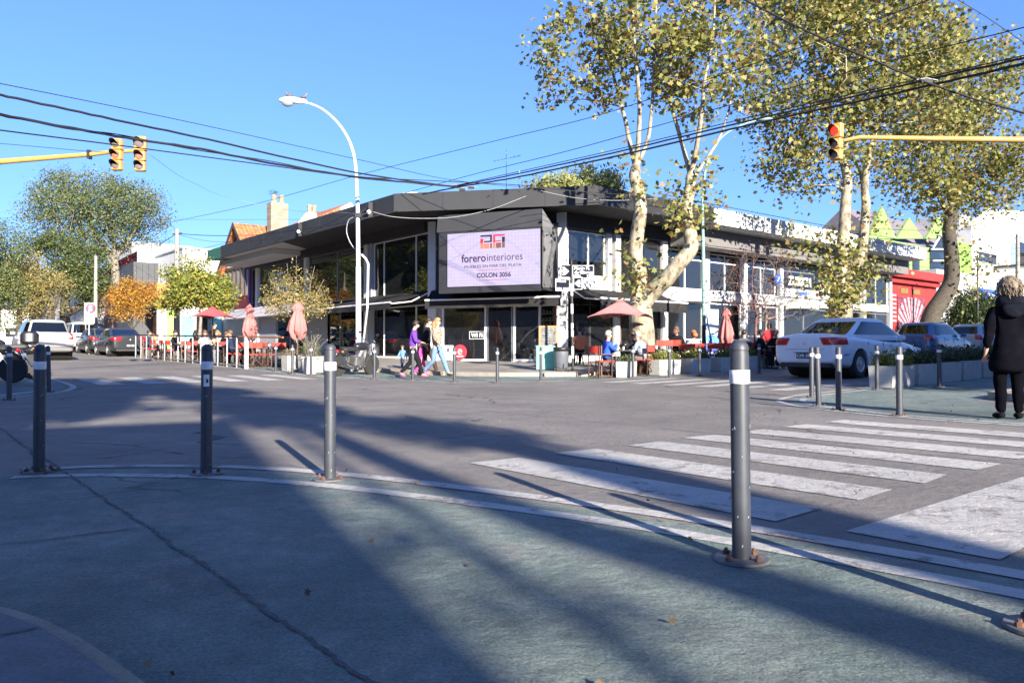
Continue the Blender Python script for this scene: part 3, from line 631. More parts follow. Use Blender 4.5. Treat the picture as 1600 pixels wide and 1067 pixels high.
# signs on the right wing
sg = thing('shop_sign', 'white ZURICH lettering with a round blue mark on the upper windows', 'sign', world(BO), TA)
def sm(fr, s, o, z, flip=True):
    # text plane facing outward
    return Matrix.Translation(-Vector(BO)) @ fr @ Matrix.Translation((s, o, z)) @ Matrix.Rotation(R(90), 4, 'X')
wht = M('sign_white', (.8, .8, .8), rough=.4, var=.03); blu = M('sign_blue', (.02, .09, .55), rough=.4)
text('ZURICH', .64, 'lettering', wht, sg, sm(FRr, 16.75, .2, 4.36), .02, 'CENTER', .014, .95)
text('Seguros', .3, 'lettering', blu, sg, sm(FRr, 17.0, .2, 3.80), .01, 'CENTER', .004)
m = mb(FRr @ Matrix.Translation((14.75, .17, 4.4)) @ Matrix.Rotation(R(90), 4, 'X')); m.lathe([(.27, -.02), (.27, .02)], 20); m.build('logo_disc', blu, sg)
m = mb(FRr @ Matrix.Translation((14.75, .17, 4.4))); m.tube([(-.1, -.03 + .06, .1), (.1, .06 - .03, .1), (-.1, .03, -.1), (.1, .03, -.1)], .025, 5); m.build('logo_letter', wht, sg)
st = thing('poster', 'pale window poster with three dark round marks on the upper right windows', 'poster', world(BO), TA)
m = mb(FRr); m.box(18.9, 19.9, .1, .13, 3.62, 4.35); m.build('sheet', interior_l, st)
m = mb(FRr)
for k in range(3): m.box(19.05 + .28 * k, 19.2 + .28 * k, .131, .135, 4.05, 4.22)
m.build('marks', interior_d, st)
# interior furnishings seen through the shop glass
m = mb(FCr); m.box(s1 + .1, s2, -1.1, -.55, Z0, 1.0); m.build('counter', interior_l, cafe)
m = mb(FCr); m.box(s3, s5, -2.6, -2.1, Z0, 1.3); m.build('counter', interior_l, cafe)
m = mb(FCr); m.box(s1 + .12, s2 - .1, -.4, -.36, .92, 1.26); m.build('window_frieze', M('frieze', (.62, .62, .62), rough=.6, var=.3, scale=14), cafe)
rr = random.Random(5)
for k in range(4):
    m = mb(FCr); m.box(s3 + .1, s5 - .1, -3.0, -2.75, 1.45 + .3 * k, 1.49 + .3 * k); sh_ = m.build('shelf', interior_l, cafe)
    m = mb(FCr)
    for j in range(8): x = s3 + .2 + .15 * j; m.box(x, x + .07, -2.95, -2.85, 1.49 + .3 * k, 1.6 + .3 * k + rr.random() * .12)
    m.build('bottles', M('bottle_glass', (.5, .5, .45), rough=.3, var=.5, scale=9), sh_)
m = mb(FCr); m.box(-.2, 6, -3.4, -3.2, Z0, 2.9); m.build('back_wall', interior_d, cafe)
m = mb(FCr); m.box(s5 - .35, s5 - .22, -.5, -.4, Z0, 2.6); m.build('door_frame', M('orange_wood', (.32, .12, .04), rough=.5), cafe)
m = mb(FCr); m.box(s1 + .3, s1 + .8, -3.18, -3.1, Z0, 2.5); m.build('inner_door', interior_l, cafe)
m = mb(FLr); m.box(1.3, 13, -3.4, -3.2, Z0, 2.95); m.build('back_wall', M('navy_wall', (.03, .06, .12), rough=.7), cafe)
for j in range(4):
    m = mb(FLr); m.box(2 + 2.6 * j, 2.9 + 2.6 * j, -2.2, -1.4, 1.02, 1.07); m.box(2.4 + 2.6 * j, 2.5 + 2.6 * j, -1.85, -1.75, Z0, 1.02); m.build('inner_table', M('cloth_white', (.6, .58, .56), rough=.8), cafe)
    for q in (-.35, 1.0): m = mb(FLr); m.box(2.1 + q + 2.6 * j, 2.5 + q + 2.6 * j, -1.0, -.95, .9, 1.25); m.build('inner_chair', M('red_canvas', (.6, .045, .03), rough=.8, var=.1), cafe)
wifi = thing('window_sticker', 'white WIFI sticker on the corner shop window', 'sticker', world(BO), TA)
xw = s2 - .42
text('WI FI', .22, 'lettering', wht, wifi, sm(FCr, xw, .0, 1.42), .004, 'CENTER', .006)
m = mb(FCr)
for b_ in ((xw - .32, xw + .3, 1.56, 1.58), (xw - .32, xw + .3, 1.27, 1.29)): m.box(b_[0], b_[1], .0, .006, b_[2], b_[3])
for b_ in ((xw - .34, xw - .32, 1.27, 1.58), (xw + .3, xw + .32, 1.27, 1.58)): m.box(b_[0], b_[1], .0, .006, b_[2], b_[3])
m.build('outline', wht, wifi)
rs = thing('round_sign', 'round red advertising sign low behind the corner shop window', 'sign', world(BO), TA)
xs_ = sp(719, .13)
m = mb(FCr @ Matrix.Translation((xs_, .13, .75)) @ Matrix.Rotation(R(90), 4, 'X')); m.lathe([(.3, -.01), (.3, .01)], 24); m.build('disc', M('sign_red', (.6, .04, .06), rough=.4), rs)
m = mb(FCr @ Matrix.Translation((xs_, .145, .75)) @ Matrix.Rotation(R(90), 4, 'X')); m.tube([(-.08, 0, 0), (.08, 0, 0), (.06, .09, 0), (-.04, .1, 0), (-.09, 0, 0), (-.03, -.1, 0), (.08, -.08, 0)], .018, 5); m.box(-.15, .15, -.19, -.16, -.003, .003); m.build('marks', wht, rs)
b = thing('notice_board', 'white notice board leaning at the corner shop window', 'board', world(BO), TA); m = mb(FCr); m.box(sp(692, .15), sp(708, .15), .12, .17, .42, 1.02); m.build('panel', white_paint, b); m = mb(FCr); m.box(sp(699, .15), sp(702, .15), .171, .176, .75, .9); m.build('emblem', interior_d, b)
# roof extras
t = thing('water_tank', 'squat white water tank on the cafe roof', 'tank', tuple(at(645, 300, 33) - Vector((0, 0, .9))))
m = MB(); m.lathe([(.5, -.2), (.52, .55), (.56, .6), (.56, .72), (.5, .8), (.2, .85)], 24); m.build('barrel', white_paint, t, smooth=40); m = MB(); m.lathe([(.575, .6), (.575, .66)], 24); m.build('rim', alu, t)
t = thing('antenna', 'thin television antenna mast on the roof', 'antenna', (at(791, 290, 33).x, 33, 6.6))
m = MB(); m.tube([(0, 0, 0), (0, 0, 2.8)], .015, 6); m.build('mast', alu, t)
m = MB(); m.tube([(-.55, .2, 2.35), (.62, -.2, 2.5)], .012, 5)
for k in range(7): x = -.5 + .17 * k; m.tube([(x, .1 - .06 * k - .2, 2.36 + .02 * k), (x, .1 - .06 * k + .25, 2.36 + .02 * k)], .007, 4)
m.build('elements', alu, t)
# spot lamps on the fascia
for s_ in (1.6, 8.2):
    x, y = XY(15.2, 25.7 + s_); t = thing('flood_light', 'small dark floodlight under the roof edge, %s' % ('near the front corner' if s_ < 3 else 'over the left wing'), 'light', (x, y, 6.4))
    m = MB(); m.box(-.08, .08, -.08, .08, -.3, .3); m.build('bracket', black_trim, t); m = MB(); m.ball((-.06, -.12, -.1), .09, 8, 6); m.build('lamp', white_metal, t)
# ============================================================ TREES
bark_plane = bpy.data.materials.new('plane_bark'); bark_plane.use_nodes = True; nt = bark_plane.node_tree
tc = nn(nt, 'ShaderNodeTexCoord'); mp = nn(nt, 'ShaderNodeMapping'); mp.inputs['Scale'].default_value = (1, 1, .55); nt.links.new(tc.outputs['Object'], mp.inputs[0])
n1 = nn(nt, 'ShaderNodeTexNoise'); n1.inputs['Scale'].default_value = 5.5; n1.inputs['Detail'].default_value = 6; n1.inputs['Roughness'].default_value = .62; nt.links.new(mp.outputs[0], n1.inputs[0])
cr = nn(nt, 'ShaderNodeValToRGB'); e = cr.color_ramp.elements; e[0].position = .36; e[0].color = (.10, .08, .05, 1); e[1].position = .44; e[1].color = (.2, .17, .12, 1)
for p_, c_ in ((.52, (.27, .24, .17, 1)), (.6, (.35, .315, .24, 1)), (.68, (.15, .135, .09, 1))): q = e.new(p_); q.color = c_
nt.links.new(n1.outputs['Fac'], cr.inputs[0]); nt.links.new(cr.outputs[0], nt.nodes['Principled BSDF'].inputs[0]); nt.nodes['Principled BSDF'].inputs['Roughness'].default_value = .8
bp = nn(nt, 'ShaderNodeBump'); bp.inputs['Strength'].default_value = .5; bp.inputs['Distance'].default_value = .04; nt.links.new(n1.outputs['Fac'], bp.inputs['Height']); nt.links.new(bp.outputs[0], nt.nodes['Principled BSDF'].inputs['Normal'])
bark_dark = M('dark_bark', (.06, .05, .038), rough=.9, var=.35, scale=9, bump=.6, bscale=25)
bark_grey = M('grey_bark', (.2, .17, .14), rough=.9, var=.3, scale=9, bump=.5, bscale=25)
bark_red = M('reddish_twigs', (.15, .075, .065), rough=.9, var=.3, scale=9)
def leafm(key, cs, tr=.35):
    return [M(key + '_%d' % i, c, rough=.55, var=.18, scale=2.5, trans=tr, detail=2) for i, c in enumerate(cs)]
LF_PLANE = leafm('plane_leaf', [(.28, .25, .07), (.205, .215, .055), (.12, .15, .04), (.35, .29, .105), (.25, .135, .045)])
LF_GREEN = leafm('green_leaf', [(.085, .12, .035), (.12, .15, .05), (.06, .085, .03), (.17, .17, .06)])
LF_OLIVE = leafm('olive_leaf', [(.15, .19, .06), (.10, .14, .045), (.22, .23, .09), (.07, .10, .035)])
LF_ORANGE = leafm('orange_leaf', [(.46, .22, .03), (.5, .29, .05), (.36, .14, .03), (.42, .30, .06)])
LF_YELLOW = leafm('yellow_leaf', [(.29, .28, .05), (.16, .21, .045), (.38, .32, .06), (.10, .145, .035)])
LF_DARK = leafm('dark_leaf', [(.05, .075, .03), (.035, .055, .02), (.08, .1, .035)])
LF_BAMBOO = leafm('bamboo_leaf', [(.3, .3, .1), (.22, .25, .08), (.38, .36, .16)])
LF_TAN = leafm('tan_leaf', [(.34, .25, .09), (.25, .22, .07), (.42, .34, .14), (.18, .19, .06)])
PLANE_SHAPE = [(0, -.5), (.16, -.32), (.5, -.3), (.36, -.05), (.52, .2), (.22, .18), (0, .55), (-.22, .18), (-.52, .2), (-.36, -.05), (-.5, -.3), (-.16, -.32)]
OVAL_SHAPE = [(0, -.5), (.2, -.15), (.17, .2), (0, .5), (-.17, .2), (-.2, -.15)]
LONG_SHAPE = [(0, -.5), (.08, -.1), (.06, .25), (0, .5), (-.06, .25), (-.08, -.1)]
def leaves(name, centres, size, shape, mats, parent, rs, droop=.3, fold=.25, base=(0, 0, 0)):
    n = len(centres); sh = np.array(shape); k = len(sh)
    c = np.array(centres) - np.array(base)
    # random orientation with a bias to face up and outwards
    z = rs.normal(size=(n, 3)); z[:, 2] = np.abs(z[:, 2]) * .9 + .25; z /= np.linalg.norm(z, axis=1)[:, None]
    t = rs.normal(size=(n, 3)); t[:, 2] -= droop; x = np.cross(t, z); x /= np.linalg.norm(x, axis=1)[:, None] + 1e-9; y = np.cross(z, x)
    s = size * rs.uniform(.6, 1.25, n)
    V = c[:, None, :] + (x[:, None, :] * sh[None, :, 0, None] + y[:, None, :] * sh[None, :, 1, None]) * s[:, None, None] + z[:, None, :] * (np.abs(sh[None, :, 0, None]) * fold * rs.uniform(-1, 1.4, (n, 1, 1)) + sh[None, :, 1, None] ** 2 * fold * rs.uniform(-1, .4, (n, 1, 1))) * s[:, None, None]
    me = bpy.data.meshes.new(name); V = V.reshape(-1, 3)
    me.vertices.add(len(V)); me.vertices.foreach_set('co', V.ravel())
    me.loops.add(n * k); me.loops.foreach_set('vertex_index', np.arange(n * k)); me.polygons.add(n); me.polygons.foreach_set('loop_start', np.arange(n) * k)
    for m_ in mats: me.materials.append(m_)
    w = np.array([.34, .28, .18, .12, .08][:len(mats)]); w /= w.sum(); me.polygons.foreach_set('material_index', rs.choice(len(mats), n, p=w))
    me.update(calc_edges=True); me.validate()
    o = bpy.data.objects.new(name, me); COL.objects.link(o)
    if parent: o.parent = parent
    return o
class Skel:
    def __init__(s): s.p = []; s.par = []; s.fix = []
    def path(s, pts, r0=None, r1=None, start=-1, n=5):
        "add a stem; radii fixed"
        P_ = smoothpts([tuple(p) for p in pts], n); idx = []
        last = start
        for i, q in enumerate(P_):
            if i == 0 and start >= 0: continue
            s.p.append(np.array(q, float)); s.par.append(last); f = i / (len(P_) - 1); s.fix.append(r0 + (r1 - r0) * f if r0 else None); last = len(s.p) - 1; idx.append(last)
        return idx
    def grow(s, targets, seg, rs, zpref=.35, allowed=None, jit=.12):
        tips = []
        for t in targets:
            A = np.array(s.p); d = A - t; dist = np.linalg.norm(d, axis=1) + np.maximum(0, A[:, 2] - t[2]) * zpref * 3
            if allowed is not None: dist[:allowed] += 1e3
            j = int(np.argmin(dist)); p0 = s.p[j]; L = np.linalg.norm(t - p0); k = max(1, int(L / seg)); last = j
            for i in range(1, k + 1):
                f = i / k; q = p0 + (t - p0) * f; q = q + rs.normal(size=3) * jit * seg * (1 if i < k else 0); q[2] += math.sin(f * math.pi) * L * .06
                s.p.append(q); s.par.append(last); s.fix.append(None); last = len(s.p) - 1
            tips.append(last)
        return tips
    def radii(s, tip=.008, ex=2.3):
        n = len(s.p); r = np.zeros(n); acc = np.zeros(n)
        for i in range(n - 1, -1, -1):
            rr = max(tip ** ex, acc[i]) ** (1 / ex) if True else 0
            r[i] = rr if s.fix[i] is None else s.fix[i]
            if s.par[i] >= 0: acc[s.par[i]] += r[i] ** ex if s.fix[i] is None else 0
        return r
    def mesh(s, name, mat, parent, tip=.008, rmax=None, n=6, base=(0, 0, 0), minr=0):
        r = s.radii(tip); 
        if rmax: r = np.minimum(r, rmax)
        ch = [[] for _ in s.p]
        for i, p in enumerate(s.par):
            if p >= 0: ch[p].append(i)
        m = MB(base); done = [False] * len(s.p)
        starts = [i for i, p in enumerate(s.par) if p < 0]
        stack = [(i, None) for i in starts]
        while stack:
            i, pr = stack.pop(); chain = ([pr] if pr is not None else []) + [i]; j = i
            while ch[j]:
                c = sorted(ch[j], key=lambda q: -r[q]); 
                for q in c[1:]: stack.append((q, j))
                j = c[0]; chain.append(j)
            rad = [r[q] for q in chain]
            if pr is not None: rad[0] = min(rad[1] * 1.25, r[pr])
            if max(rad) < minr: continue
            nn_ = n if max(rad) > .04 else (4 if max(rad) > .015 else 3)
            if len(chain) > 1: m.tube([s.p[q] for q in chain], rad, nn_, cap=False)
        return m.build(name, mat, parent, smooth=True, fix=False)
def pts_in(ells, n, rs, shell=.0):
    out = []; vols = np.array([e[1][0] * e[1][1] * e[1][2] for e in ells]); pr = vols / vols.sum()
    while len(out) < n:
        i = rs.choice(len(ells), p=pr); q = rs.uniform(-1, 1, 3); l = np.linalg.norm(q)
        if l > 1 or l < shell: continue
        out.append(np.array(ells[i][0]) + q * np.array(ells[i][1]))
    return out
def make_tree(name, label, base, stems, ells, nt_, nl, leaf, size, shape, seed, bark, seg=.5, spread=.28, tip=.008, group=None, cat='tree', shell=.2, clump=5, leafp=1.0, nside=8, minr=0, zpref=.35, extra_leaf=None):
    rs = np.random.RandomState(seed); t = thing(name, label, cat, tuple(base), 0, group)
    s = Skel(); idx = {}
    for k, st in enumerate(stems):
        pts, r0, r1 = st[:3]; start = -1
        if len(st) > 3: start = idx[st[3]][int(st[4] * (len(idx[st[3]]) - 1))]; pts = [tuple(s.p[start])] + list(pts)
        idx[k] = s.path(pts, r0, r1, start)
    nst = len(s.p)
    tg = pts_in(ells, nt_, rs, shell); c0 = s.p[idx[0][-1]]
    tg.sort(key=lambda q: np.linalg.norm(q - c0))
    tips = s.grow(tg, seg, rs, zpref)
    s.mesh('trunk', bark, t, tip, n=nside, base=base, minr=minr)
    if nl:
        P_ = np.array(s.p); cand = [i for i in range(nst, len(s.p))]
        # leaf clusters along the outer half of the twigs
        ti = rs.choice(tips, nl // clump); cen = P_[ti]
        al = rs.choice(cand, nl // clump // 2); cen = np.vstack([cen, P_[al]])
        c = np.repeat(cen, clump, axis=0); c = c + rs.normal(size=c.shape) * spread
        if extra_leaf is not None: c = np.vstack([c, extra_leaf(rs)])
        leaves('foliage', c, size, shape, leaf, t, rs, base=base)
    return t
# --- plane trees along the right side (positions read off the ground, heights from the trunks)
def stem_px(pts, d): return [tuple(at(x, y, d + (dd if True else 0))) for (x, y, dd) in pts]
def around(px_pts, d, n, sp_, rs):
    out = []
    for (x, y, dd, w) in px_pts: 
        c = np.array(at(x, y, d + dd)); out.append(c + rs.normal(size=(int(n * w), 3)) * sp_)
    return np.vstack(out)
D1 = 24.0
b1 = col(1003, D1)
make_tree('plane_tree', 'mottled plane tree forking low behind the open pink parasol', b1,
    [([tuple(b1 - Vector((0, 0, .1)))] + stem_px([(1004, 540, 0), (1002, 505, 0), (1000, 478, 0)], D1), .42, .36),
     (stem_px([(996, 455, 0), (1000, 430, .2), (993, 400, .3), (996, 365, .2), (1001, 330, 0), (998, 300, .2), (992, 275, .3), (994, 262, .4)], D1), .27, .17, 0, 1),
     (stem_px([(1020, 455, -.1), (1042, 435, -.4), (1062, 410, -.6), (1080, 388, -.6), (1078, 360, -.5), (1073, 330, -.3), (1078, 300, -.2), (1080, 275, 0)], D1), .29, .15, 0, 1),
     (stem_px([(985, 225, .8), (978, 190, 1.0), (968, 150, 1.2), (955, 100, 1.5), (940, 30, 1.8)], D1), .085, .03, 1, 1),
     (stem_px([(998, 220, .2), (1000, 170, 0), (996, 110, -.2), (990, 30, -.4), (985, -60, -.5)], D1), .09, .03, 1, 1),
     (stem_px([(1012, 220, .5), (1018, 180, .4), (1022, 120, .3), (1024, 50, .2), (1030, -50, 0)], D1), .075, .025, 1, 1),
     (stem_px([(1068, 230, .5), (1048, 160, .8), (1032, 110, 1), (1020, 40, 1.2)], D1), .08, .03, 2, 1),
     (stem_px([(1090, 225, -.3), (1098, 170, -.5), (1103, 120, -.6), (1115, 60, -.8), (1120, -40, -1)], D1), .085, .03, 2, 1),
     (stem_px([(1110, 240, .4), (1125, 215, .8), (1140, 170, 1.2), (1150, 110, 1.5)], D1), .06, .025, 2, .95)],
    [(at(920, 80, 24.5), (2.2, 2.0, 1.6)), (at(1010, 60, 24), (2.0, 2.2, 2.0)), (at(1110, 70, 24), (1.9, 2.2, 2.2)), (at(985, -110, 24), (3.0, 2.6, 1.8)), (at(880, 140, 25), (1.0, 1.0, 1.0)), (at(1080, 120, 24), (1.2, 1.4, 1.6))],
    380, 6900, LF_PLANE, .165, PLANE_SHAPE, 11, bark_plane, seg=.45, spread=.24, nside=10,
    extra_leaf=lambda rs: around([(990, 415, -.4, .5), (1000, 300, -.3, 1.2), (975, 250, 0, .8), (1060, 330, -.6, 2.4), (1085, 345, -.7, 1.8), (1100, 290, -.3, 1.3), (1065, 290, 0, 1.2), (1110, 320, -.4, .9), (985, 440, -.6, 1.3), (1010, 448, -.6, .9), (1095, 260, .2, 1.0), (970, 380, .1, .5), (1045, 400, 0, .5)], D1, 55, .33, rs))
D2 = 31.5; b2 = col(1312, D2)
make_tree('plane_tree', 'big plane tree with two stems behind the white saloon car', b2,
    [([tuple(b2 - Vector((0, 0, .1)))] + stem_px([(1312, 510, 0), (1314, 480, 0), (1316, 455, 0)], D2), .5, .44),
     (stem_px([(1312, 430, -.1), (1316, 400, -.2), (1320, 360, -.2), (1322, 320, 0), (1325, 280, 0), (1316, 240, .2)], D2), .32, .16, 0, 1),
     (stem_px([(1330, 430, .3), (1345, 405, .5), (1350, 370, .4), (1354, 320, .3), (1352, 290, .2), (1358, 240, 0)], D2), .26, .13, 0, 1),
     (stem_px([(1300, 200, .5), (1285, 140, .8), (1260, 60, 1.2)], D2), .1, .03, 1, 1), (stem_px([(1335, 200, 0), (1345, 120, -.3), (1350, 30, -.5)], D2), .1, .03, 1, 1),
     (stem_px([(1375, 190, .3), (1400, 120, .6), (1430, 50, 1)], D2), .1, .03, 2, 1), (stem_px([(1335, 250, .8), (1290, 230, 1.5), (1250, 220, 1.5)], D2), .07, .03, 2, .8)],
    [(at(1260, 110, 32), (3.2, 3, 3.2)), (at(1380, 90, 31.5), (3.2, 3, 3.2)), (at(1330, -40, 32), (4.8, 3.6, 2.4)), (at(1290, 250, 32), (2.9, 2.4, 1.6)), (at(1470, 140, 32), (2.2, 2.2, 2.6)), (at(1230, 240, 32.5), (1.2, 1.2, 1.2))],
    760, 16000, LF_PLANE, .18, PLANE_SHAPE, 12, bark_plane, seg=.55, spread=.34, nside=10,
    extra_leaf=lambda rs: around([(1290, 440, -.5, 3), (1320, 460, -.6, 2.5), (1345, 430, -.3, 2.5), (1330, 400, -.5, 1.8), (1300, 405, -.3, 1.6), (1310, 480, -.7, 1.5), (1365, 440, 0, 1.0), (1240, 385, .4, 1.0), (1280, 380, 0, 1.6), (1365, 350, 0, .9)], D2, 80, .42, rs))
D3 = 38.0; b3 = col(1452, D3)
make_tree('plane_tree', 'dark leaning plane tree in front of the red shop', b3,
    [([tuple(b3 - Vector((0, 0, .1)))] + stem_px([(1450, 520, 0), (1458, 490, 0), (1474, 465, 0), (1487, 440, 0), (1488, 400, 0), (1484, 360, 0), (1490, 330, 0)], D3), .5, .28),
     (stem_px([(1500, 290, .3), (1530, 240, .8), (1550, 180, 1.2)], D3), .16, .04, 0, 1), (stem_px([(1485, 290, 0), (1500, 230, -.3), (1505, 160, -.5)], D3), .18, .04, 0, 1),
     (stem_px([(1460, 290, .5), (1440, 250, 1), (1425, 200, 1.2)], D3), .14, .04, 0, .95)],
    [(at(1440, 250, 38), (2.6, 2.6, 2.4)), (at(1530, 230, 38), (2.8, 2.6, 2.8)), (at(1580, 280, 38.5), (1.6, 1.8, 2.0)), (at(1490, 130, 38), (3.6, 3, 2.6)), (at(1480, 320, 38), (2.6, 1.6, 1.0))],
    460, 10000, LF_PLANE, .18, PLANE_SHAPE, 13, bark_dark, seg=.6, spread=.36, nside=9,  # dark bark stands in for the shade on this trunk
    extra_leaf=lambda rs: around([(1520, 400, -.5, 1.4), (1535, 430, -.5, 1.2), (1510, 470, -.4, .8), (1500, 350, 0, 1), (1470, 335, 0, 1.2)], D3, 70, .5, rs))
# bare reddish trees before the right wing
for k, (px, d, w, lab) in enumerate(((1180, 26.5, 1.0, 'leafless tree with reddish twigs before the insurer windows'), (1196, 28.3, .9, 'smaller leafless tree close behind the reddish one'))):
    b_ = col(px, d); make_tree('bare_tree', lab, b_, [([tuple(b_ - Vector((0, 0, .1))), tuple(b_ + Vector((0, 0, 1.0))), tuple(b_ + Vector((.05, 0, 1.9)))], .06, .045), ([tuple(b_ + Vector((-.1, 0, 2.8))), tuple(b_ + Vector((0, .1, 3.8)))], .035, .012, 0, 1)],
        [(b_ + Vector((0, 0, 3.0)), (1.7 * w, 1.3, 1.4)), (b_ + Vector((0.4, 0, 2.2)), (1.6 * w, 1.2, .7))], 420, 500 if k == 0 else 200, leafm('red_leaf', [(.11, .04, .035), (.08, .03, .03)]), .07, OVAL_SHAPE, 21 + k, bark_red if k == 0 else bark_grey, seg=.3, spread=.12, tip=.005, shell=.1, clump=2)
# --- left side
b_ = col(462, 26.8); make_tree('bushy_tree', 'small upswept tan and green tree beside the closed pink parasols', b_, [([tuple(b_ - Vector((0, 0, .1))), tuple(b_ + Vector((0, 0, .9))), tuple(b_ + Vector((.0, 0, 1.6)))], .06, .04)] + [([tuple(b_ + Vector((x * .5, y * .5, 2.2))), tuple(b_ + Vector((x, y, z_)))], .025, .008, 0, 1) for x, y, z_ in ((-.9, .1, 3.3), (-.4, .3, 3.7), (.1, -.3, 3.9), (.6, .2, 3.6), (1.0, -.1, 3.1))],
    [(b_ + Vector((0, 0, 2.2)), (1.0, .9, .5)), (b_ + Vector((-.55, 0, 2.9)), (.5, .5, .6)), (b_ + Vector((.1, 0, 3.1)), (.35, .4, .7)), (b_ + Vector((.65, 0, 2.7)), (.4, .4, .6)), (b_ + Vector((-.95, 0, 2.3)), (.35, .4, .35)), (b_ + Vector((1.0, 0, 2.2)), (.35, .4, .3))], 300, 2900, LF_TAN, .09, OVAL_SHAPE, 31, bark_grey, seg=.3, spread=.1, tip=.005, clump=4)
b_ = col(312, 36); make_tree('small_tree', 'yellow and green tree behind the open red parasol', b_, [([tuple(b_ - Vector((0, 0, .1))), tuple(b_ + Vector((0, 0, 1))), tuple(b_ + Vector((.05, 0, 1.9)))], .1, .07)],
    [(at(310, 455, 36), (1.3, 1.2, .7)), (at(338, 438, 36), (.5, .6, .4)), (at(272, 430, 36), (.6, .6, .35)), (at(300, 425, 36), (.5, .5, .45)), (at(345, 470, 36), (.8, .8, .5)), (at(270, 470, 36), (.6, .8, .45)), (at(322, 420, 36), (.22, .25, .5)), (at(290, 408, 36.3), (.2, .25, .45)), (at(355, 455, 36), (.4, .5, .3))], 300, 8000, LF_YELLOW, .17, OVAL_SHAPE, 32, bark_grey, seg=.35, spread=.17, tip=.006, clump=5)
b_ = col(207, 44); make_tree('small_tree', 'round bright orange autumn tree by the parked dark cars', b_, [([tuple(b_ - Vector((0, 0, .1))), tuple(b_ + Vector((0, 0, .8))), tuple(b_ + Vector((0, 0, 1.4)))], .1, .08)] + [([tuple(b_ + Vector((x * .4, y * .4, 2.0))), tuple(b_ + Vector((x, y, z_)))], .035, .01, 0, 1) for x, y, z_ in ((-1.2, .2, 3.0), (-.5, .3, 3.6), (.2, -.3, 3.7), (.8, .2, 3.4), (1.25, -.1, 2.9))],
    [(at(205, 466, 44), (1.1, 1.0, .6)), (at(180, 458, 44), (.5, .5, .45)), (at(232, 462, 44), (.5, .5, .5)), (at(208, 445, 44), (.7, .6, .35)), (at(190, 488, 44), (.6, .6, .4)), (at(220, 486, 44), (.6, .6, .4)), (at(240, 452, 44), (.25, .3, .3))], 260, 5600, LF_ORANGE, .12, OVAL_SHAPE, 33, bark_dark, seg=.35, spread=.15, tip=.006, clump=4)
b_ = col(176, 47); make_tree('small_tree', 'sparse wine red shrubby tree left of the orange tree', b_, [([tuple(b_ - Vector((0, 0, .1))), tuple(b_ + Vector((0, 0, .8)))], .06, .04)], [(at(176, 478, 47), (.9, .8, .9))], 120, 500, leafm('wine_leaf', [(.16, .03, .03), (.2, .06, .04)]), .12, OVAL_SHAPE, 34, bark_red, seg=.3, spread=.13, clump=3)
D4 = 62; b_ = col(170, D4); make_tree('large_tree', 'large wide domed grey green tree on the left skyline', b_,
    [([tuple(b_ - Vector((0, 0, .2)))] + stem_px([(172, 480, 0), (180, 440, 0), (178, 405, 0)], D4), .4, .3), (stem_px([(150, 370, 0), (130, 330, 0)], D4), .2, .07, 0, 1), (stem_px([(205, 370, 0), (225, 330, 0)], D4), .2, .07, 0, 1), (stem_px([(175, 350, 0), (165, 310, 0)], D4), .18, .06, 0, 1)],
    [(at(140, 325, D4), (4.6, 4, 3.0)), (at(195, 328, D4), (3.4, 3.6, 2.4)), (at(85, 325, D4), (2.8, 2.8, 1.9)), (at(235, 355, D4), (1.8, 2, 1.5)), (at(105, 290, D4), (2.4, 2.4, 1.2)), (at(55, 365, D4), (1.8, 1.8, 1.2)), (at(150, 375, D4), (4.2, 3, 1.3))],
    1000, 21000, LF_OLIVE, .2, OVAL_SHAPE, 41, bark_grey, seg=.8, spread=.34, tip=.013, clump=11)
D5 = 56; b_ = col(103, D5); make_tree('ivy_tree', 'tall tree with a dark ivy covered trunk beyond the silver car', b_,
    [([tuple(b_ - Vector((0, 0, .2)))] + stem_px([(101, 480, 0), (104, 430, 0), (103, 395, 0)], D5), .42, .16), (stem_px([(70, 400, 0), (50, 385, 0)], D5), .1, .04, 0, .8), (stem_px([(135, 470, 1), (137, 430, 1), (150, 400, 1)], D5), .3, .12, 0, .3)],
    [(at(85, 385, D5), (1.9, 1.6, 1.0)), (at(100, 430, D5), (1.5, 1.4, 1.6)), (at(140, 425, D5), (1.6, 1.5, 2.2)), (at(150, 460, D5), (1.2, 1.2, 1.4)), (at(50, 390, D5), (1.4, 1, .5))], 360, 9500, LF_GREEN, .21, OVAL_SHAPE, 42, bark_dark, seg=.6, spread=.3, clump=6)
D6 = 50; b_ = col(73, D6); make_tree('spreading_tree', 'low spreading brownish tree with forked dark trunk behind the silver car', b_,
    [([tuple(b_ - Vector((0, 0, .2)))] + stem_px([(76, 515, 0), (80, 492, 0)], D6), .3, .24), (stem_px([(60, 460, 0), (40, 445, 0)], D6), .14, .05, 0, 1), (stem_px([(92, 460, 0), (98, 440, 0)], D6), .14, .05, 0, 1), (stem_px([(30, 420, 0), (8, 400, 0)], D6), .06, .02, 1, 1)],
    [(at(45, 450, D6), (2.0, 1.8, 1.0)), (at(80, 440, D6), (1.5, 1.4, 1.0)), (at(50, 480, D6), (2.1, 1.8, .8)), (at(20, 420, D6), (2.0, 1.5, 1.4))], 420, 6500, LF_TAN, .16, OVAL_SHAPE, 43, bark_dark, seg=.5, spread=.22, clump=4)
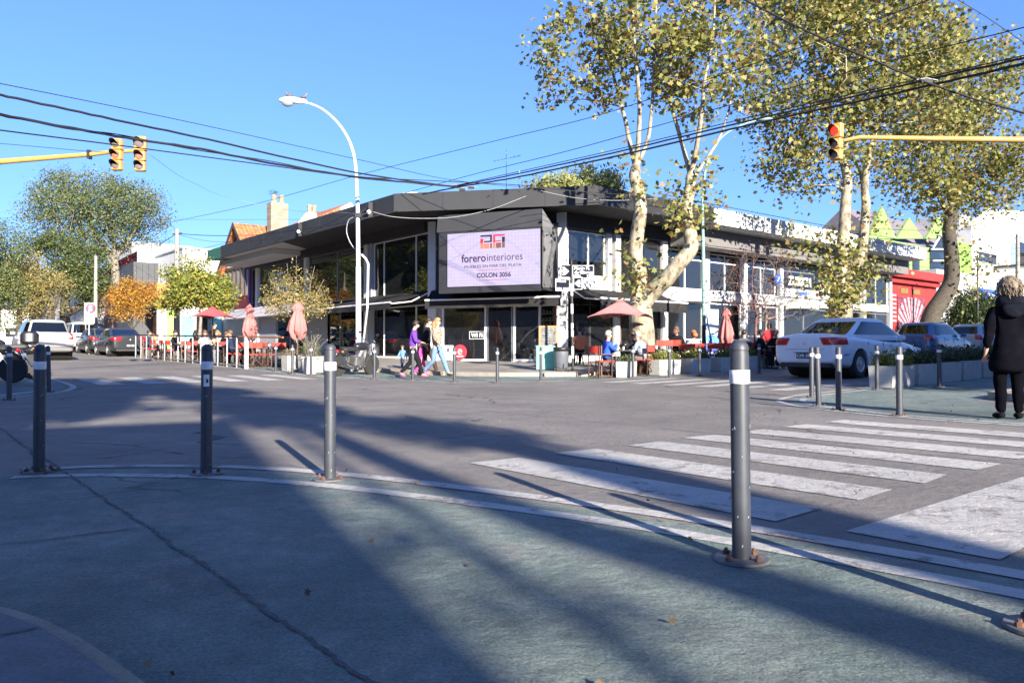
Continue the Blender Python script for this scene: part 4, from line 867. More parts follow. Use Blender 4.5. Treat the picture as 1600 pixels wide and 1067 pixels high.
D7 = 48; b_ = col(-5, D7); make_tree('street_tree', 'pale green tree at the left edge of the picture', b_, [([tuple(b_ - Vector((0, 0, .2))), tuple(b_ + Vector((0, 0, 1.4))), tuple(b_ + Vector((.1, 0, 2.2)))], .2, .16)],
    [(at(0, 450, D7), (1.6, 1.6, 1.4)), (at(-10, 380, D7), (1.8, 1.5, 1.6)), (at(18, 505, D7), (.9, 1, .4))], 240, 5200, LF_OLIVE, .17, OVAL_SHAPE, 44, bark_grey, seg=.5, spread=.25, clump=4)
D8 = 95; b_ = col(30, D8); make_tree('distant_tree', 'dark rounded tree far down the avenue on the left', b_, [([tuple(b_), tuple(b_ + Vector((0, 0, 5)))], .4, .3)], [(at(28, 440, D8), (4, 4, 3.0)), (at(60, 450, D8), (4, 4, 3))], 160, 4200, LF_DARK, .42, OVAL_SHAPE, 45, bark_dark, seg=1.2, spread=.7, clump=6)
for k, (px, py, d, rx, rz_, lab) in enumerate(((880, 299, 44, 2.4, .5, 'row of pale bamboo tops showing over the roof, left half'), (918, 290, 46, 2.2, .9, 'taller feathery bamboo top showing over the roof'))):
    b_ = col(px, d); make_tree('bamboo_clump', lab, b_, [([tuple(b_), tuple(at(px, 330, d))], .08, .05)], [(at(px, py, d), (rx, 1.4, rz_)), (at(px, py + 30, d), (rx, 1.4, 1.4))], 160, 8000, LF_BAMBOO, .26, OVAL_SHAPE, 51 + k, bark_grey, seg=.6, spread=.3, clump=6, cat='bamboo')
b_ = col(1520, 46); make_tree('dark_shrub', 'dense dark shrub between the red shop and the blue sign', b_, [([tuple(b_), tuple(b_ + Vector((0, 0, 1)))], .12, .1)], [(at(1512, 490, 46), (1.3, 1.2, 1.3)), (at(1530, 485, 46), (1.0, 1.0, 1.2)), (at(1570, 480, 46), (1.2, 1, 1.0))], 200, 9000, LF_DARK, .17, OVAL_SHAPE, 61, bark_dark, seg=.4, spread=.22, clump=6, cat='shrub')

# ============================================================ across the street behind the camera: unseen blocks and trees placed to throw the long shadows
def UV(u, v, z=0): x, y = SUNAZ.x * u + SUNAZ.y * v, SUNAZ.y * u - SUNAZ.x * v; return Vector((x, y, z))
wallb = M('tan_wall', (.32, .28, .24), rough=.8, var=.1, scale=.6, dirt=.3)
def block(name, label, quad, h, floors=3):
    x0, y0 = quad[0]; t = thing(name, label, 'building', (x0, y0, 0)); m = MB((x0, y0, 0)); m.prism(quad, 0, h); m.build('wall', wallb, t)
    cx = sum(q[0] for q in quad) / 4; cy = sum(q[1] for q in quad) / 4
    m = MB((x0, y0, 0)); m.prism([(cx + (q[0] - cx) * 1.012, cy + (q[1] - cy) * 1.012) for q in quad], h, h + .25); m.build('roof', dark_wall, t)
    for i in range(4):
        p = Vector(quad[i]); q = Vector(quad[(i + 1) % 4]); L = (q - p).length; d = (q - p) / L; nrm = Vector((d.y, -d.x))
        if (Vector((cx, cy)) - p).dot(nrm) > 0: nrm = -nrm
        for f in range(floors):
            for k in range(int(L // 3.2)):
                s_ = 1.6 + k * 3.2; z_ = .8 + f * (h / floors); fr = frame((p.x + d.x * s_ - x0, p.y + d.y * s_ - y0), (d.x, d.y), (nrm.x, nrm.y))
                if f or k % 2: 
                    m = MB(); m.X = fr; m.box(-.7, .7, -.02, .05, z_, z_ + 1.6); m.build('window', white_metal, t)
                    m = MB(); m.X = fr; m.box(-.62, .62, .051, .056, z_ + .08, z_ + 1.52); m.build('pane', glass_up, t)
    return t
block('shadow_block', 'tall tan block behind the viewer, added to throw shade', [tuple(UV(-18, -1.3).xy), tuple(UV(-18, -10).xy), tuple(UV(-28, -10).xy), tuple(UV(-28, -1.3).xy)], 14.4, 4)  # unseen block sized to darken the left foreground
block('shadow_wing', 'lower wing of the tall tan block, added to edge the shade', [tuple(UV(-18, .79).xy), tuple(UV(-18, -1.28).xy), tuple(UV(-28, -1.28).xy), tuple(UV(-28, .79).xy)], 9.7, 3)  # unseen wing sized to set the edge of the near shade
block('row_house', 'lower tan block beside the tall one, added to throw shade', [tuple(UV(-15, -10.2).xy), tuple(UV(-15, -34).xy), tuple(UV(-27, -34).xy), tuple(UV(-27, -10.2).xy)], 13.2, 4)
qa = [XY(14.6, -4.5), XY(60, -4.0), XY(60, -20), XY(14.6, -20)]
block('side_street_house', 'two storey house on the right corner beyond the picture', qa, 8.2, 2)
block('avenue_house', 'two storey house further along the avenue', [XY(14.6, -21), XY(32, -21), XY(32, -50), XY(14.6, -50)], 7.5, 2)
# plane trees beside them, trunks shaped to leave streaks of sun between
def vstem(pts): return [tuple(UV(-18 + du, v, z)) for (v, z, du) in pts]
bb = UV(-18, 2.9, 0)
make_tree('plane_tree', 'plane tree with a very thick trunk behind the viewer', bb,
    [(vstem([(2.93, -.1, 0), (2.93, 3, 0), (2.93, 6, 0), (2.9, 8.2, 0)]), .42, .38), (vstem([(2.5, 9.3, .2), (1.9, 10.4, .4), (1.2, 11.6, .6), (.2, 13, .8)]), .2, .07, 0, 1), (vstem([(2.9, 9.2, -.4), (2.5, 10.1, -.5)]), .16, .06, 0, 1), (vstem([(2.0, 10.2, 1), (.9, 10.9, 1), (-.6, 12.2, 1)]), .1, .05, 0, .97)],
    [(UV(-18, 2.9, 9.2), (.3, .8, .35)), (UV(-18, 1.9, 10.3), (.5, .9, .3)), (UV(-18, 1.3, 11.0), (.6, .9, .45)), (UV(-18, .9, 12.1), (.6, .9, .5)), (UV(-18, -.4, 13.2), (.9, 1.2, .9)), (UV(-18, -1.0, 11.6), (.35, .9, 1.4))],
    230, 6000, LF_PLANE, .2, PLANE_SHAPE, 71, bark_plane, seg=.5, spread=.2)
bb = UV(-17, 2.05, 0)
make_tree('plane_tree', 'slimmer plane tree with leaning stems behind the viewer', bb,
    [(vstem([(2.6, -.1, 1), (2.6, 3, 1), (2.45, 5.2, 1), (2.0, 6.8, 1), (1.74, 7.3, 1), (1.6, 8.0, 1), (1.5, 9.4, 1)]), .25, .16), (vstem([(1.2, -.1, .8), (1.2, 4, .8), (1.2, 6.5, .8), (1.22, 9.2, .8)]), .09, .06)],
    [(UV(-17, 1.5, 9.9), (.3, .8, .4)), (UV(-17, 2.4, 9.0), (.25, .4, .15))], 60, 1500, LF_PLANE, .2, PLANE_SHAPE, 72, bark_plane, seg=.5, spread=.2, extra_leaf=lambda rs: np.vstack([rs.normal(size=(n_, 3)) * [.09, .09, .1] + np.array(UV(-17, v_, z_)) for v_, z_, n_ in ((.98, 7.25, 7), (1.05, 7.6, 5), (.9, 6.9, 5), (1.45, 6.9, 6))]))  # loose leaf clumps added to dapple the sun streaks

for k_, (u_, v_, lab) in enumerate(((-2, 17.2, 'plane tree on the right corner beyond the edge of the picture'), (-3, 24, 'second plane tree on the right corner beyond the picture'))):
    c_ = UV(u_, v_); make_tree('plane_tree', lab, c_, [([tuple(c_), tuple(c_ + Vector((0, 0, 3))), tuple(c_ + Vector((.2, 0, 5.6)))], .3, .22)], [(c_ + Vector((0, 0, 6.4)), (3.7, 3.6, 1.5)), (c_ + Vector((0, 0, 5.6)), (3.5, 3.4, 1.0))], 260, 9000, LF_PLANE, .26, PLANE_SHAPE, 81 + k_, bark_plane, seg=.7, spread=.45)
for k_, a_ in enumerate((45, 54, 63, 72, 82)):
    c_ = W(-3.4, a_, .1); make_tree('plane_tree', ['first', 'second', 'third', 'fourth', 'fifth'][k_] + ' plane tree on the left side of the avenue outside the picture', c_, [([tuple(c_), tuple(c_ + Vector((0, 0, 2.5))), tuple(c_ + Vector((.2, 0, 4.4)))], .26, .2)], [(c_ + Vector((0, 0, 8.0)), (4.2, 4.2, 4.0))], 200, 6500, LF_PLANE, .3, PLANE_SHAPE, 91 + k_, bark_plane, seg=.8, spread=.45)
block('avenue_row', 'row of tan houses on the left side of the avenue outside the picture', [XY(-7.5, 19), XY(-7.5, 95), XY(-17, 95), XY(-17, 19)], 9.5, 3)
# ============================================================ OTHER BUILDINGS
def house(name, label, b0, b1, a0, a1, z1, wall, roofm=None, cat='building', zb=None, roof_t=.2, over=.12):
    zb = G((a0 + a1) / 2, (b0 + b1) / 2) - .3 if zb is None else zb
    t = thing(name, label, cat, (*XY(b0, a0), zb), TA); m = MB(); m.box(0, b1 - b0, 0, a1 - a0, 0, z1 - zb); m.build('wall', wall, t)
    if roofm: m = MB(); m.box(-over, b1 - b0 + over, -over, a1 - a0 + over, z1 - zb, z1 - zb + roof_t); m.build('roof', roofm, t)
    t['_o'] = (b0, a0, zb); return t
def hwin(t, face, s0, s1, z0, z1, fm=white_metal, gm=None, mull=(), name='window', out=.04):
    "window on the avenue side (face 'b'), or on the near side (face 'a'); s measured in a or b, z absolute"
    b0, a0, zb = t['_o']; m = MB((b0, a0, zb)); m.X = frame((b0, 0, 0), (0, 1), (-1, 0)) if face == 'b' else frame((0, a0, 0), (1, 0), (0, -1))
    w = .06; m.box(s0, s1, -.02, out, z1 - w, z1); m.box(s0, s1, -.02, out + .04, z0, z0 + w); m.box(s0, s0 + w, -.02, out, z0 + w, z1 - w); m.box(s1 - w, s1, -.02, out, z0 + w, z1 - w)
    for q in mull: m.box(q - .025, q + .025, -.02, out - .005, z0 + w, z1 - w)
    o = m.build(name, fm, t); g = MB((b0, a0, zb)); g.X = m.X; g.box(s0 + w, s1 - w, .0, .012, z0 + w, z1 - w); g.build('pane', gm or glass_up, o); return o
def hbox(t, name, b0_, b1_, a0_, a1_, z0, z1, mat, parent=None):
    b0, a0, zb = t['_o']; m = MB((b0, a0, zb)); m.box(b0_, b1_, a0_, a1_, z0, z1); return m.build(name, mat, parent or t)
white_wall = M('white_wall', (.55, .54, .52), rough=.8, var=.06, scale=.7, dirt=.2)
grey_wall = M('grey_wall', (.33, .33, .34), rough=.8, var=.12, scale=.8, dirt=.25)
tile = bpy.data.materials.new('roof_tiles'); tile.use_nodes = True; nt = tile.node_tree
tc = nn(nt, 'ShaderNodeTexCoord'); wv = nn(nt, 'ShaderNodeTexWave', bands_direction='X'); wv.inputs['Scale'].default_value = 1.1; wv.inputs['Distortion'].default_value = .6; nt.links.new(tc.outputs['Object'], wv.inputs[0])
no = nn(nt, 'ShaderNodeTexNoise'); no.inputs['Scale'].default_value = 4; no.inputs['Detail'].default_value = 6; nt.links.new(tc.outputs['Object'], no.inputs[0])
cr = nn(nt, 'ShaderNodeValToRGB'); cr.color_ramp.elements[0].color = (.22, .06, .025, 1); cr.color_ramp.elements[1].color = (.55, .2, .08, 1); cr.color_ramp.elements[0].position = .3; cr.color_ramp.elements[1].position = .7
nt.links.new(no.outputs['Fac'], cr.inputs[0]); nt.links.new(cr.outputs[0], nt.nodes['Principled BSDF'].inputs[0])
bp = nn(nt, 'ShaderNodeBump'); bp.inputs['Distance'].default_value = .06; nt.links.new(wv.outputs['Fac'], bp.inputs['Height']); nt.links.new(bp.outputs[0], nt.nodes['Principled BSDF'].inputs['Normal']); nt.nodes['Principled BSDF'].inputs['Roughness'].default_value = .85
stone = bpy.data.materials.new('chimney_stone'); stone.use_nodes = True; nt = stone.node_tree; tc = nn(nt, 'ShaderNodeTexCoord'); br = nn(nt, 'ShaderNodeTexBrick'); br.inputs['Scale'].default_value = 1; br.inputs['Brick Width'].default_value = .42; br.inputs['Row Height'].default_value = .22; br.inputs['Mortar Size'].default_value = .018
br.inputs['Color1'].default_value = (.3, .26, .19, 1); br.inputs['Color2'].default_value = (.2, .17, .125, 1); br.inputs['Mortar'].default_value = (.2, .17, .13, 1); mp = nn(nt, 'ShaderNodeMapping'); mp.inputs['Rotation'].default_value = (R(90), 0, 0)
nt.links.new(tc.outputs['Object'], mp.inputs[0]); nt.links.new(mp.outputs[0], br.inputs['Vector']); nt.links.new(br.outputs[0], nt.nodes['Principled BSDF'].inputs[0]); nt.nodes['Principled BSDF'].inputs['Roughness'].default_value = .9
orange_wood = M('orange_planks', (.42, .17, .05), rough=.6, var=.25, scale=3)
char_clad = M('charcoal_cladding', (.055, .058, .065), rough=.6, var=.15, scale=2)
timber = M('dark_timber', (.07, .045, .035), rough=.8, var=.25)
# gabled house right behind the cafe's left end
def bpx(px, a):  # b so that (b,a) projects to px
    k = (px - 800) / F; return a * (Ax - k * Ay) / (k * By - Bx)
def apx(px, b):
    k = (px - 800) / F; return b * (Bx - k * By) / (k * Ay - Ax)
def zat(py, b, a): return H + (HY - py) / F * XY(b, a)[1]
t = house('gabled_house', 'old house with orange tiled roofs and half timbered gable beyond the cafe', 19.5, 32, 49.5, 60, 6.4, white_wall)
b0, a0, zb = t['_o']
def roof_gable_b(t, b0_, b1_, a0_, a1_, ze, zr, mat, ext=.5):
    "ridge running along b"
    ob, oa, oz = t['_o']; m = MB((ob, oa, oz)); am = (a0_ + a1_) / 2; th = .14
    m.add([(b0_ - ext, a0_ - ext, ze - .3), (b1_ + ext, a0_ - ext, ze - .3), (b1_ + ext, am, zr), (b0_ - ext, am, zr), (b0_ - ext, a1_ + ext, ze - .3), (b1_ + ext, a1_ + ext, ze - .3)] + [(b0_ - ext, a0_ - ext, ze - .3 - th), (b1_ + ext, a0_ - ext, ze - .3 - th), (b1_ + ext, am, zr - th), (b0_ - ext, am, zr - th), (b0_ - ext, a1_ + ext, ze - .3 - th), (b1_ + ext, a1_ + ext, ze - .3 - th)],
          [(0, 1, 2, 3), (3, 2, 5, 4), (7, 6, 9, 8), (8, 9, 10, 11), (0, 6, 7, 1), (4, 5, 11, 10), (0, 3, 9, 6), (3, 4, 10, 9), (1, 7, 8, 2), (2, 8, 11, 5)]); rf = m.build('roof', mat, t)
    m = MB((ob, oa, oz)); m.prism_x([(a0_, ze - .05), (a1_, ze - .05), (am, zr - .2)], b0_ - .0, b0_ + .2); m.build('gable', white_wall, t); m = MB((ob, oa, oz)); m.prism_x([(a0_, ze - .05), (a1_, ze - .05), (am, zr - .2)], b1_ - .2, b1_); m.build('gable', white_wall, t)
    # barge boards
    for (p, q) in (((a0_ - ext, ze - .32), (am, zr)), ((a1_ + ext, ze - .32), (am, zr))):
        m = MB((ob, oa, oz)); m.prism_x([(p[0], p[1] - .28), (q[0], q[1] - .28), (q[0], q[1] + .03), (p[0], p[1] + .03)], b0_ - ext - .06, b0_ - ext - .005); m.build('barge_board', timber, t)
    return rf
ag = apx(376, 19.5); zr = zat(349, 19.5, ag)
roof_gable_b(t, 19.5, 25.6, ag - 2.8, ag + 2.8, 6.6, zr, tile, .55)
for k in range(7): hbox(t, 'timber_post', 19.42, 19.5, ag - 2.6 + .8 * k, ag - 2.45 + .8 * k, 3.6, 6.5, timber)
hbox(t, 'wall', 19.5, 25, ag - 2.8, ag + 2.8, .5, 6.6, white_wall); hbox(t, 'timber_post', 19.4, 19.48, ag - 2.8, ag + 2.8, 6.45, 6.65, timber)
# main roof with its long tiled slope rising to the right
m = MB(t['_o']); ca = 53.0
bA, bB, bC = bpx(445, ca), bpx(547, ca), bpx(556, ca); m.add([(bA, ca, zat(362, bA, ca)), (bB, ca, zat(316, bB, ca)), (bC + .6, ca, zat(330, bC, ca) - .6), (bA, ca + 4, zat(362, bA, ca)), (bB, ca + 6, zat(316, bB, ca)), (bC + .6, ca + 6, zat(330, bC, ca) - .6), (bA, ca, 6), (bC + .6, ca, 6), (bA, ca + 6, 6), (bC + .6, ca + 6, 6)],
    [(0, 1, 4, 3), (1, 2, 5, 4), (0, 6, 7, 2, 1), (3, 4, 5, 9, 8), (0, 3, 8, 6), (2, 7, 9, 5)]); m.build('roof', tile, t)
m = MB(t['_o']); m.prism_y([(bB - .9, zat(316, bB, ca) - .5), (bB, zat(316, bB, ca) - .02), (bC + .6, zat(330, bC, ca) - .7), (bC + .6, 6.6), (bB - 1.2, 6.6)], ca - .12, ca - .02); m.build('gable', white_wall, t)
m = MB(t['_o']); b_ = bpx(478, ca); m.prism_y([(b_ - .1, zat(336, b_, ca) + .15), (b_ + .5, zat(336, b_, ca) + .3), (b_ + 1.2, zat(345, b_, ca) - .4), (b_ - 1.3, zat(355, b_, ca) - .5)], ca - .25, ca - .13); m.build('dormer_gable', white_wall, t)
def chimney(px, ytop, ybot, a, w, lab, pots):
    b_ = bpx(px, a); z0 = zat(ybot, b_, a); z1 = zat(ytop, b_, a); m = MB(t['_o']); m.box(b_ - w, b_ + w, a - w * .6, a + w * .6, z0 - 1.5, z1); c = m.build('chimney', stone, t)
    for q in pots: m = MB(t['_o']); m.lathe([(.2, z1), (.17, z1 + .3), (.2, z1 + .55), (.14, z1 + .62)], 10, (b_ + q, a, 0)); m.build('chimney_pot', stone, c)
    return b_, z1
cb_, cz = chimney(433, 318, 362, 52, .62, '', (-.25, .28)); chimney(486, 333, 350, 54, .35, '', (-.15, .22))
p = thing('rooftop_plant', 'tuft of weeds growing out of the stone chimney top', 'plant', (*XY(cb_ - .25, 52), cz + .5)); rs = np.random.RandomState(9); leaves('foliage', rs.normal(size=(160, 3)) * [.18, .18, .12] + [p.location.x, p.location.y, p.location.z + .2], .14, LONG_SHAPE, LF_DARK, p, rs, base=tuple(p.location))
# teal and purple shop front below it
t = house('teal_shop', 'low shop with teal doors and purple frame under the checked band', 18.6, 24, 47.6, 50.4, 3.3, M('teal_paint', (.06, .3, .32), rough=.5), purple_p)
hwin(t, 'a', 18.9, 19.8, .8, 2.9, purple_p); hwin(t, 'b', 48, 49.0, .8, 2.8, purple_p)
# wood clad cafe with lime green and white front
t = house('wood_clad_shop', 'shop with an orange plank upper box above white and lime panels', 17.5, 23, 57.2, 60, 3.3, grey_wall)
a1_ = apx(240, 15.2); aa0 = 57
for (x0, x1, y0, y1, nm, mt, pxa) in ((242, 275, 442, 478, 'wood_box', orange_wood, 60), (325, 356, 432, 478, 'wood_box', orange_wood, 58)):
    bb0, bb1 = bpx(x0, pxa), bpx(x1, pxa); hbox(t, nm, bb0, bb1, pxa - .4, pxa + 3, zat(y1, bb0, pxa), zat(y0, bb0, pxa), mt)
bb0, bb1 = bpx(244, 57), bpx(258, 57); hbox(t, 'panel', bb0, bb1, 56.6, 57, .9, 3.6, white_paint); bb0, bb1 = bpx(258, 57), bpx(270, 57); hbox(t, 'panel', bb0, bb1, 56.6, 57, .9, 3.6, M('lime_paint', (.35, .55, .12), rough=.5))
bb0, bb1 = bpx(270, 57), bpx(370, 57); hbox(t, 'wall', bb0, bb1, 56.7, 57.2, .7, 3.5, grey_wall)
for k in range(6):
    b_ = bb0 + .5 + k * 1.0; hwin_b = MB(t['_o']); hwin_b.box(b_, b_ + .75, 56.6, 56.69, 1.3, 3.2); hwin_b.build('window', glass_up if k % 2 else M('cyan_poster', (.15, .5, .6), rough=.4), t)
# dark box building with orange column
ad = 66; t = house('dark_clad_building', 'charcoal clad box building behind the orange tree', bpx(208, ad), bpx(247, ad), ad, ad + 7, zat(410, bpx(230, ad), ad), char_clad, zb=.6)
for k in range(7): bq = bpx(208, ad) + .45 * k + .2; hbox(t, 'cladding_seam', bq, bq + .03, ad - .03, ad - .002, 2.6, zat(412, bq, ad), black_trim)
bq = bpx(238, ad); hbox(t, 'pillar', bq, bq + .5, ad - .35, ad - .03, .8, 3.6, orange_wood)
# red roofed sign building further
ar = 76; t = house('red_fronted_building', 'building with a slanting dark red fascia on the left', bpx(150, ar), bpx(212, ar), ar, ar + 10, zat(420, bpx(180, ar), ar), grey_wall, zb=.8)
m = MB(t['_o']); x0_, x1_ = bpx(168, ar), bpx(211, ar); m.prism_y([(x0_, zat(432, x0_, ar)), (x1_, zat(414, x1_, ar)), (x1_, zat(393, x1_, ar)), (x0_, zat(415, x0_, ar))], ar - .6, ar - .1); m.build('fascia', M('dark_red', (.35, .03, .025), rough=.6, var=.2, scale=2), t)
hwin(t, 'a', bpx(198, ar), bpx(209, ar), 2.5, 5.2)
# white buildings on the skyline
aw = 92
for (x0, x1, y0, lab, nm) in ((205, 300, 384, 'long white building with a small dark window on the skyline', 'white_building'), (285, 372, 392, 'second stepped white building just left of the gabled house', 'white_building')):
    b0_, b1_ = bpx(x0, aw), bpx(x1, aw); t = house(nm, lab, b0_, b1_, aw, aw + 12, zat(y0, (b0_ + b1_) / 2, aw), white_wall, grey_wall, zb=.5)
    bw = bpx(x0 + 50, aw); hwin(t, 'a', bw, bw + .9, zat(407, bw, aw), zat(400, bw, aw)); bw = bpx(x0 + 62, aw); hwin(t, 'a', bw, bw + 1.6, zat(445, bw, aw), zat(436, bw, aw))
    hbox(t, 'parapet', b0_ + 2, b1_ - 1, aw + 2, aw + 8, zat(y0, b0_, aw), zat(y0, b0_, aw) + .7, white_wall); aw -= 10
# more of the avenue's right side, mostly hidden by trees, and its far end
for k, (a_, h_, mt, lab) in enumerate(((86, 5.5, white_wall, 'pale house far along the avenue behind the ivy tree'), (100, 7, grey_wall, 'grey house far along the avenue'), (118, 6, M('brick_wall', (.3, .12, .07), rough=.9, var=.2), 'brick coloured house at the far end of the avenue'))):
    t = house('row_house', lab, 15 + k, 26, a_, a_ + 12, G(a_, 15) + h_, mt, dark_wall)
    for j in range(3): hwin(t, 'b', a_ + 1.5 + 3.5 * j, a_ + 3 + 3.5 * j, G(a_, 15) + 1, G(a_, 15) + 2.6)
for k, (a_, h_, mt, lab) in enumerate(((62, 6, white_wall, 'white house behind the trees at the left edge'), (80, 5, M('ochre_wall', (.5, .35, .15), rough=.9), 'ochre house further behind the left trees'), (100, 7, white_wall, 'white house far off at the left edge'))):
    t = house('row_house', lab, -16, -5 + .6 * k, a_, a_ + 14, G(a_, 0) + h_, mt, tile)
    for j in range(3): hwin(t, 'a', -14 + 3.3 * j, -12.4 + 3.3 * j, G(a_, 0) + 1, G(a_, 0) + 2.6)
t = house('end_house', 'pale low building closing the avenue in the distance', -30, 40, 175, 190, 8.5, white_wall, tile); 
for j in range(12): hwin(t, 'a', -26 + 5 * j, -23.5 + 5 * j, 3.2, 5)
# ---- right side
red_wall = M('red_wall', (.38, .022, .02), rough=.7, var=.1, scale=1)
ax = 23.2
def rb(px, a=ax): return bpx(px, a)
b0_, b1_ = rb(1381), rb(1463)
t = house('red_shop', 'bright red shop with a striped black and white mural', b0_, b1_, ax, ax + 2.1, zat(424, b0_, ax), red_wall, zb=.2)
hbox(t, 'cornice', b0_ - .1, b1_ + .1, ax - .7, ax - .02, zat(432, b0_, ax), zat(419, b0_, ax), red_wall); hbox(t, 'cornice', b0_ + .3, b1_ - .1, ax - .35, ax - .02, zat(440, b0_, ax), zat(433, b0_, ax), red_wall)
# generic sunburst mural of alternating rays and bars
q0_, q1_ = rb(1402), rb(1445); cx = (q0_ + q1_) / 2; zc = 1.9; ztop = zat(463, q0_, ax); zbot = zat(515, q0_, ax); hw = (q1_ - q0_) / 2
hbox(t, 'mural_ground', q0_, q1_, ax - .05, ax - .01, zbot, ztop, M('mural_plum', (.16, .03, .05), rough=.8, var=.5, scale=3))
for k in range(13):
    th = R(12 + k * 13); L1, L2 = .9, 2.6; d_ = Vector((math.cos(th), math.sin(th))); n_ = Vector((-d_.y, d_.x))
    P_ = [(cx + d_.x * L1 + n_.x * .05, zc + d_.y * L1 + n_.y * .05), (cx + d_.x * L2 + n_.x * .16, zc + d_.y * L2 + n_.y * .16), (cx + d_.x * L2 - n_.x * .16, zc + d_.y * L2 - n_.y * .16), (cx + d_.x * L1 - n_.x * .05, zc + d_.y * L1 - n_.y * .05)]
    P_ = [(min(max(x, q0_), q1_), min(max(z, zbot), ztop)) for x, z in P_]
    m = MB(t['_o']); m.prism_y(P_, ax - .07, ax - .055); m.build('mural_ray', M('mural_pale', (.27, .22, .25), rough=.8, var=.45, scale=5), t)
hbox(t, 'window', rb(1407), rb(1418), ax - .05, ax - .01, zat(455, b0_, ax), zat(447, b0_, ax), M('ochre_box', (.16, .11, .03))); hbox(t, 'window', rb(1426), rb(1437), ax - .05, ax - .01, zat(455, b0_, ax), zat(447, b0_, ax), M('ochre_box', (.16, .11, .03)))
for k in range(7): hbox(t, 'poster_bar', rb(1386), rb(1400), ax - .04, ax - .01, zat(502, b0_, ax) + .28 * k, zat(502, b0_, ax) + .28 * k + .14, M('mural_pale', (.27, .22, .25)))
# green gabled building behind and above it
lime = M('lime_render', (.18, .30, .09), rough=.8, var=.08, scale=1); slate = M('slate_roof', (.15, .13, .15), rough=.8, var=.2, scale=2)
ag = 25.5
g0, g1 = rb(1376, ag), rb(1520, ag)
t = house('green_gabled_building', 'lime green building with pointed gables and a grey roof', g0, g1, ag, ag + 7, zat(372, g0, ag), lime, zb=.3)
for (x0, xm, x1, yt) in ((1356, 1378, 1400, 322), (1400, 1420, 1442, 340), (1446, 1466, 1487, 338)):
    m = MB(t['_o']); m.prism_y([(rb(x0, ag), zat(373, rb(x0, ag), ag)), (rb(x1, ag), zat(373, rb(x1, ag), ag)), (rb(xm, ag), zat(yt, rb(xm, ag), ag))], ag - .08, ag + .12); m.build('gable', lime, t)
m = MB(t['_o']); m.prism_x([(ag + .3, zat(372, g0, ag)), (ag + 3.5, zat(332, rb(1440, ag), ag) + .3), (ag + 7, zat(372, g0, ag))], g0 + 1.5, g1 + .2); m.build('roof', slate, t)
def gwin(x0, x1, y0, y1, nm='window', mt=None): hbox(t, nm, rb(x0, ag), rb(x1, ag), ag - .08, ag - .01, zat(y1, rb(x0, ag), ag), zat(y0, rb(x0, ag), ag), mt or glass_up)
gwin(1453, 1475, 390, 425); m = MB(t['_o']); m.prism_y([(rb(1451, ag), zat(389, rb(1451, ag), ag)), (rb(1478, ag), zat(389, rb(1478, ag), ag)), (rb(1464, ag), zat(369, rb(1464, ag), ag))], ag - .3, ag - .26); m.build('window', glass_up, t)
for s_ in (((1451, 389), (1464, 368)), ((1478, 389), (1464, 368)), ((1449, 390), (1480, 390)), ((1452, 408), (1478, 408))):
    m = MB(t['_o']); m.tube([(rb(x, ag), ag - .34, zat(y, rb(x, ag), ag)) for x, y in s_], .07, 5); m.build('frame', white_paint, t)
gwin(1380, 1392, 398, 422); gwin(1411, 1420, 398, 422); gwin(1426, 1436, 400, 422)
hbox(t, 'side_block', rb(1490, ag - .1), rb(1519, ag - .1), ag - .1, ag - .003, .5, zat(376, rb(1490, ag), ag), M('mid_green', (.16, .34, .06), rough=.8)); pass
hbox(t, 'chimney_block', rb(1500, ag + 4), rb(1519, ag + 4), ag + 4, ag + 8, 4, zat(333, rb(1500, ag + 4), ag + 4), grey_wall)
# white house right of it
aw = 25.5; w0_, w1_ = rb(1519, aw), rb(1640, aw)
t = house('white_house', 'large white rendered house with a sloping parapet at the right edge', w0_, w1_, aw, aw + 10, zat(352, w0_, aw), white_wall, zb=.4)
m = MB(t['_o']); m.prism_y([(w0_, zat(352, w0_, aw)), (rb(1545, aw), zat(326, rb(1545, aw), aw)), (rb(1600, aw), zat(330, rb(1600, aw), aw)), (w1_, zat(345, w1_, aw)), (w1_, zat(352, w0_, aw) - .3), (w0_, zat(352, w0_, aw) - .3)], aw + .0, aw + .4); m.build('parapet', white_wall, t)
def ww(x0, x1, y0, y1, mt=None, nm='window'): hbox(t, nm, rb(x0, aw), rb(x1, aw), aw - .07, aw - .01, zat(y1, rb(x0, aw), aw), zat(y0, rb(x0, aw), aw), mt or glass_up)
ww(1530, 1557, 393, 408); ww(1580, 1592, 378, 414, M('sky_blue_panel', (.2, .38, .5), rough=.3), 'panel'); ww(1594, 1612, 378, 420)
low = house('low_grey_annex', 'low grey annex between the red shop and the white house', rb(1464, 23.8), rb(1521, 23.8), 23.8, 25.3, zat(420, rb(1464, 23.8), 23.8), grey_wall, zb=.3); t2 = t; t = low
for (x0, x1) in ((1468, 1478), (1484, 1492), (1497, 1508)): hbox(low, 'window', rb(x0, 23.8), rb(x1, 23.8), 23.73, 23.79, .9, 2.6, glass_up)
for (x0) in (1465, 1481, 1494, 1497): hbox(low, 'pillar', rb(x0, 23.8), rb(x0, 23.8) + .16, 23.2, 23.4, .4, 2.9, white_paint)
hbox(low, 'porch_roof', rb(1464, 23.8), rb(1512, 23.8), 23.0, 23.79, 2.9, 3.05, white_paint)
sg = thing('blue_sign', 'projecting blue bank sign with white letters at the right edge', 'sign', (*XY(rb(1529, 22), 22), zat(475, rb(1529, 22), 22)), TA)
wB = rb(1560, 22) - rb(1529, 22); hB = zat(450, rb(1529, 22), 22) - zat(475, rb(1529, 22), 22)
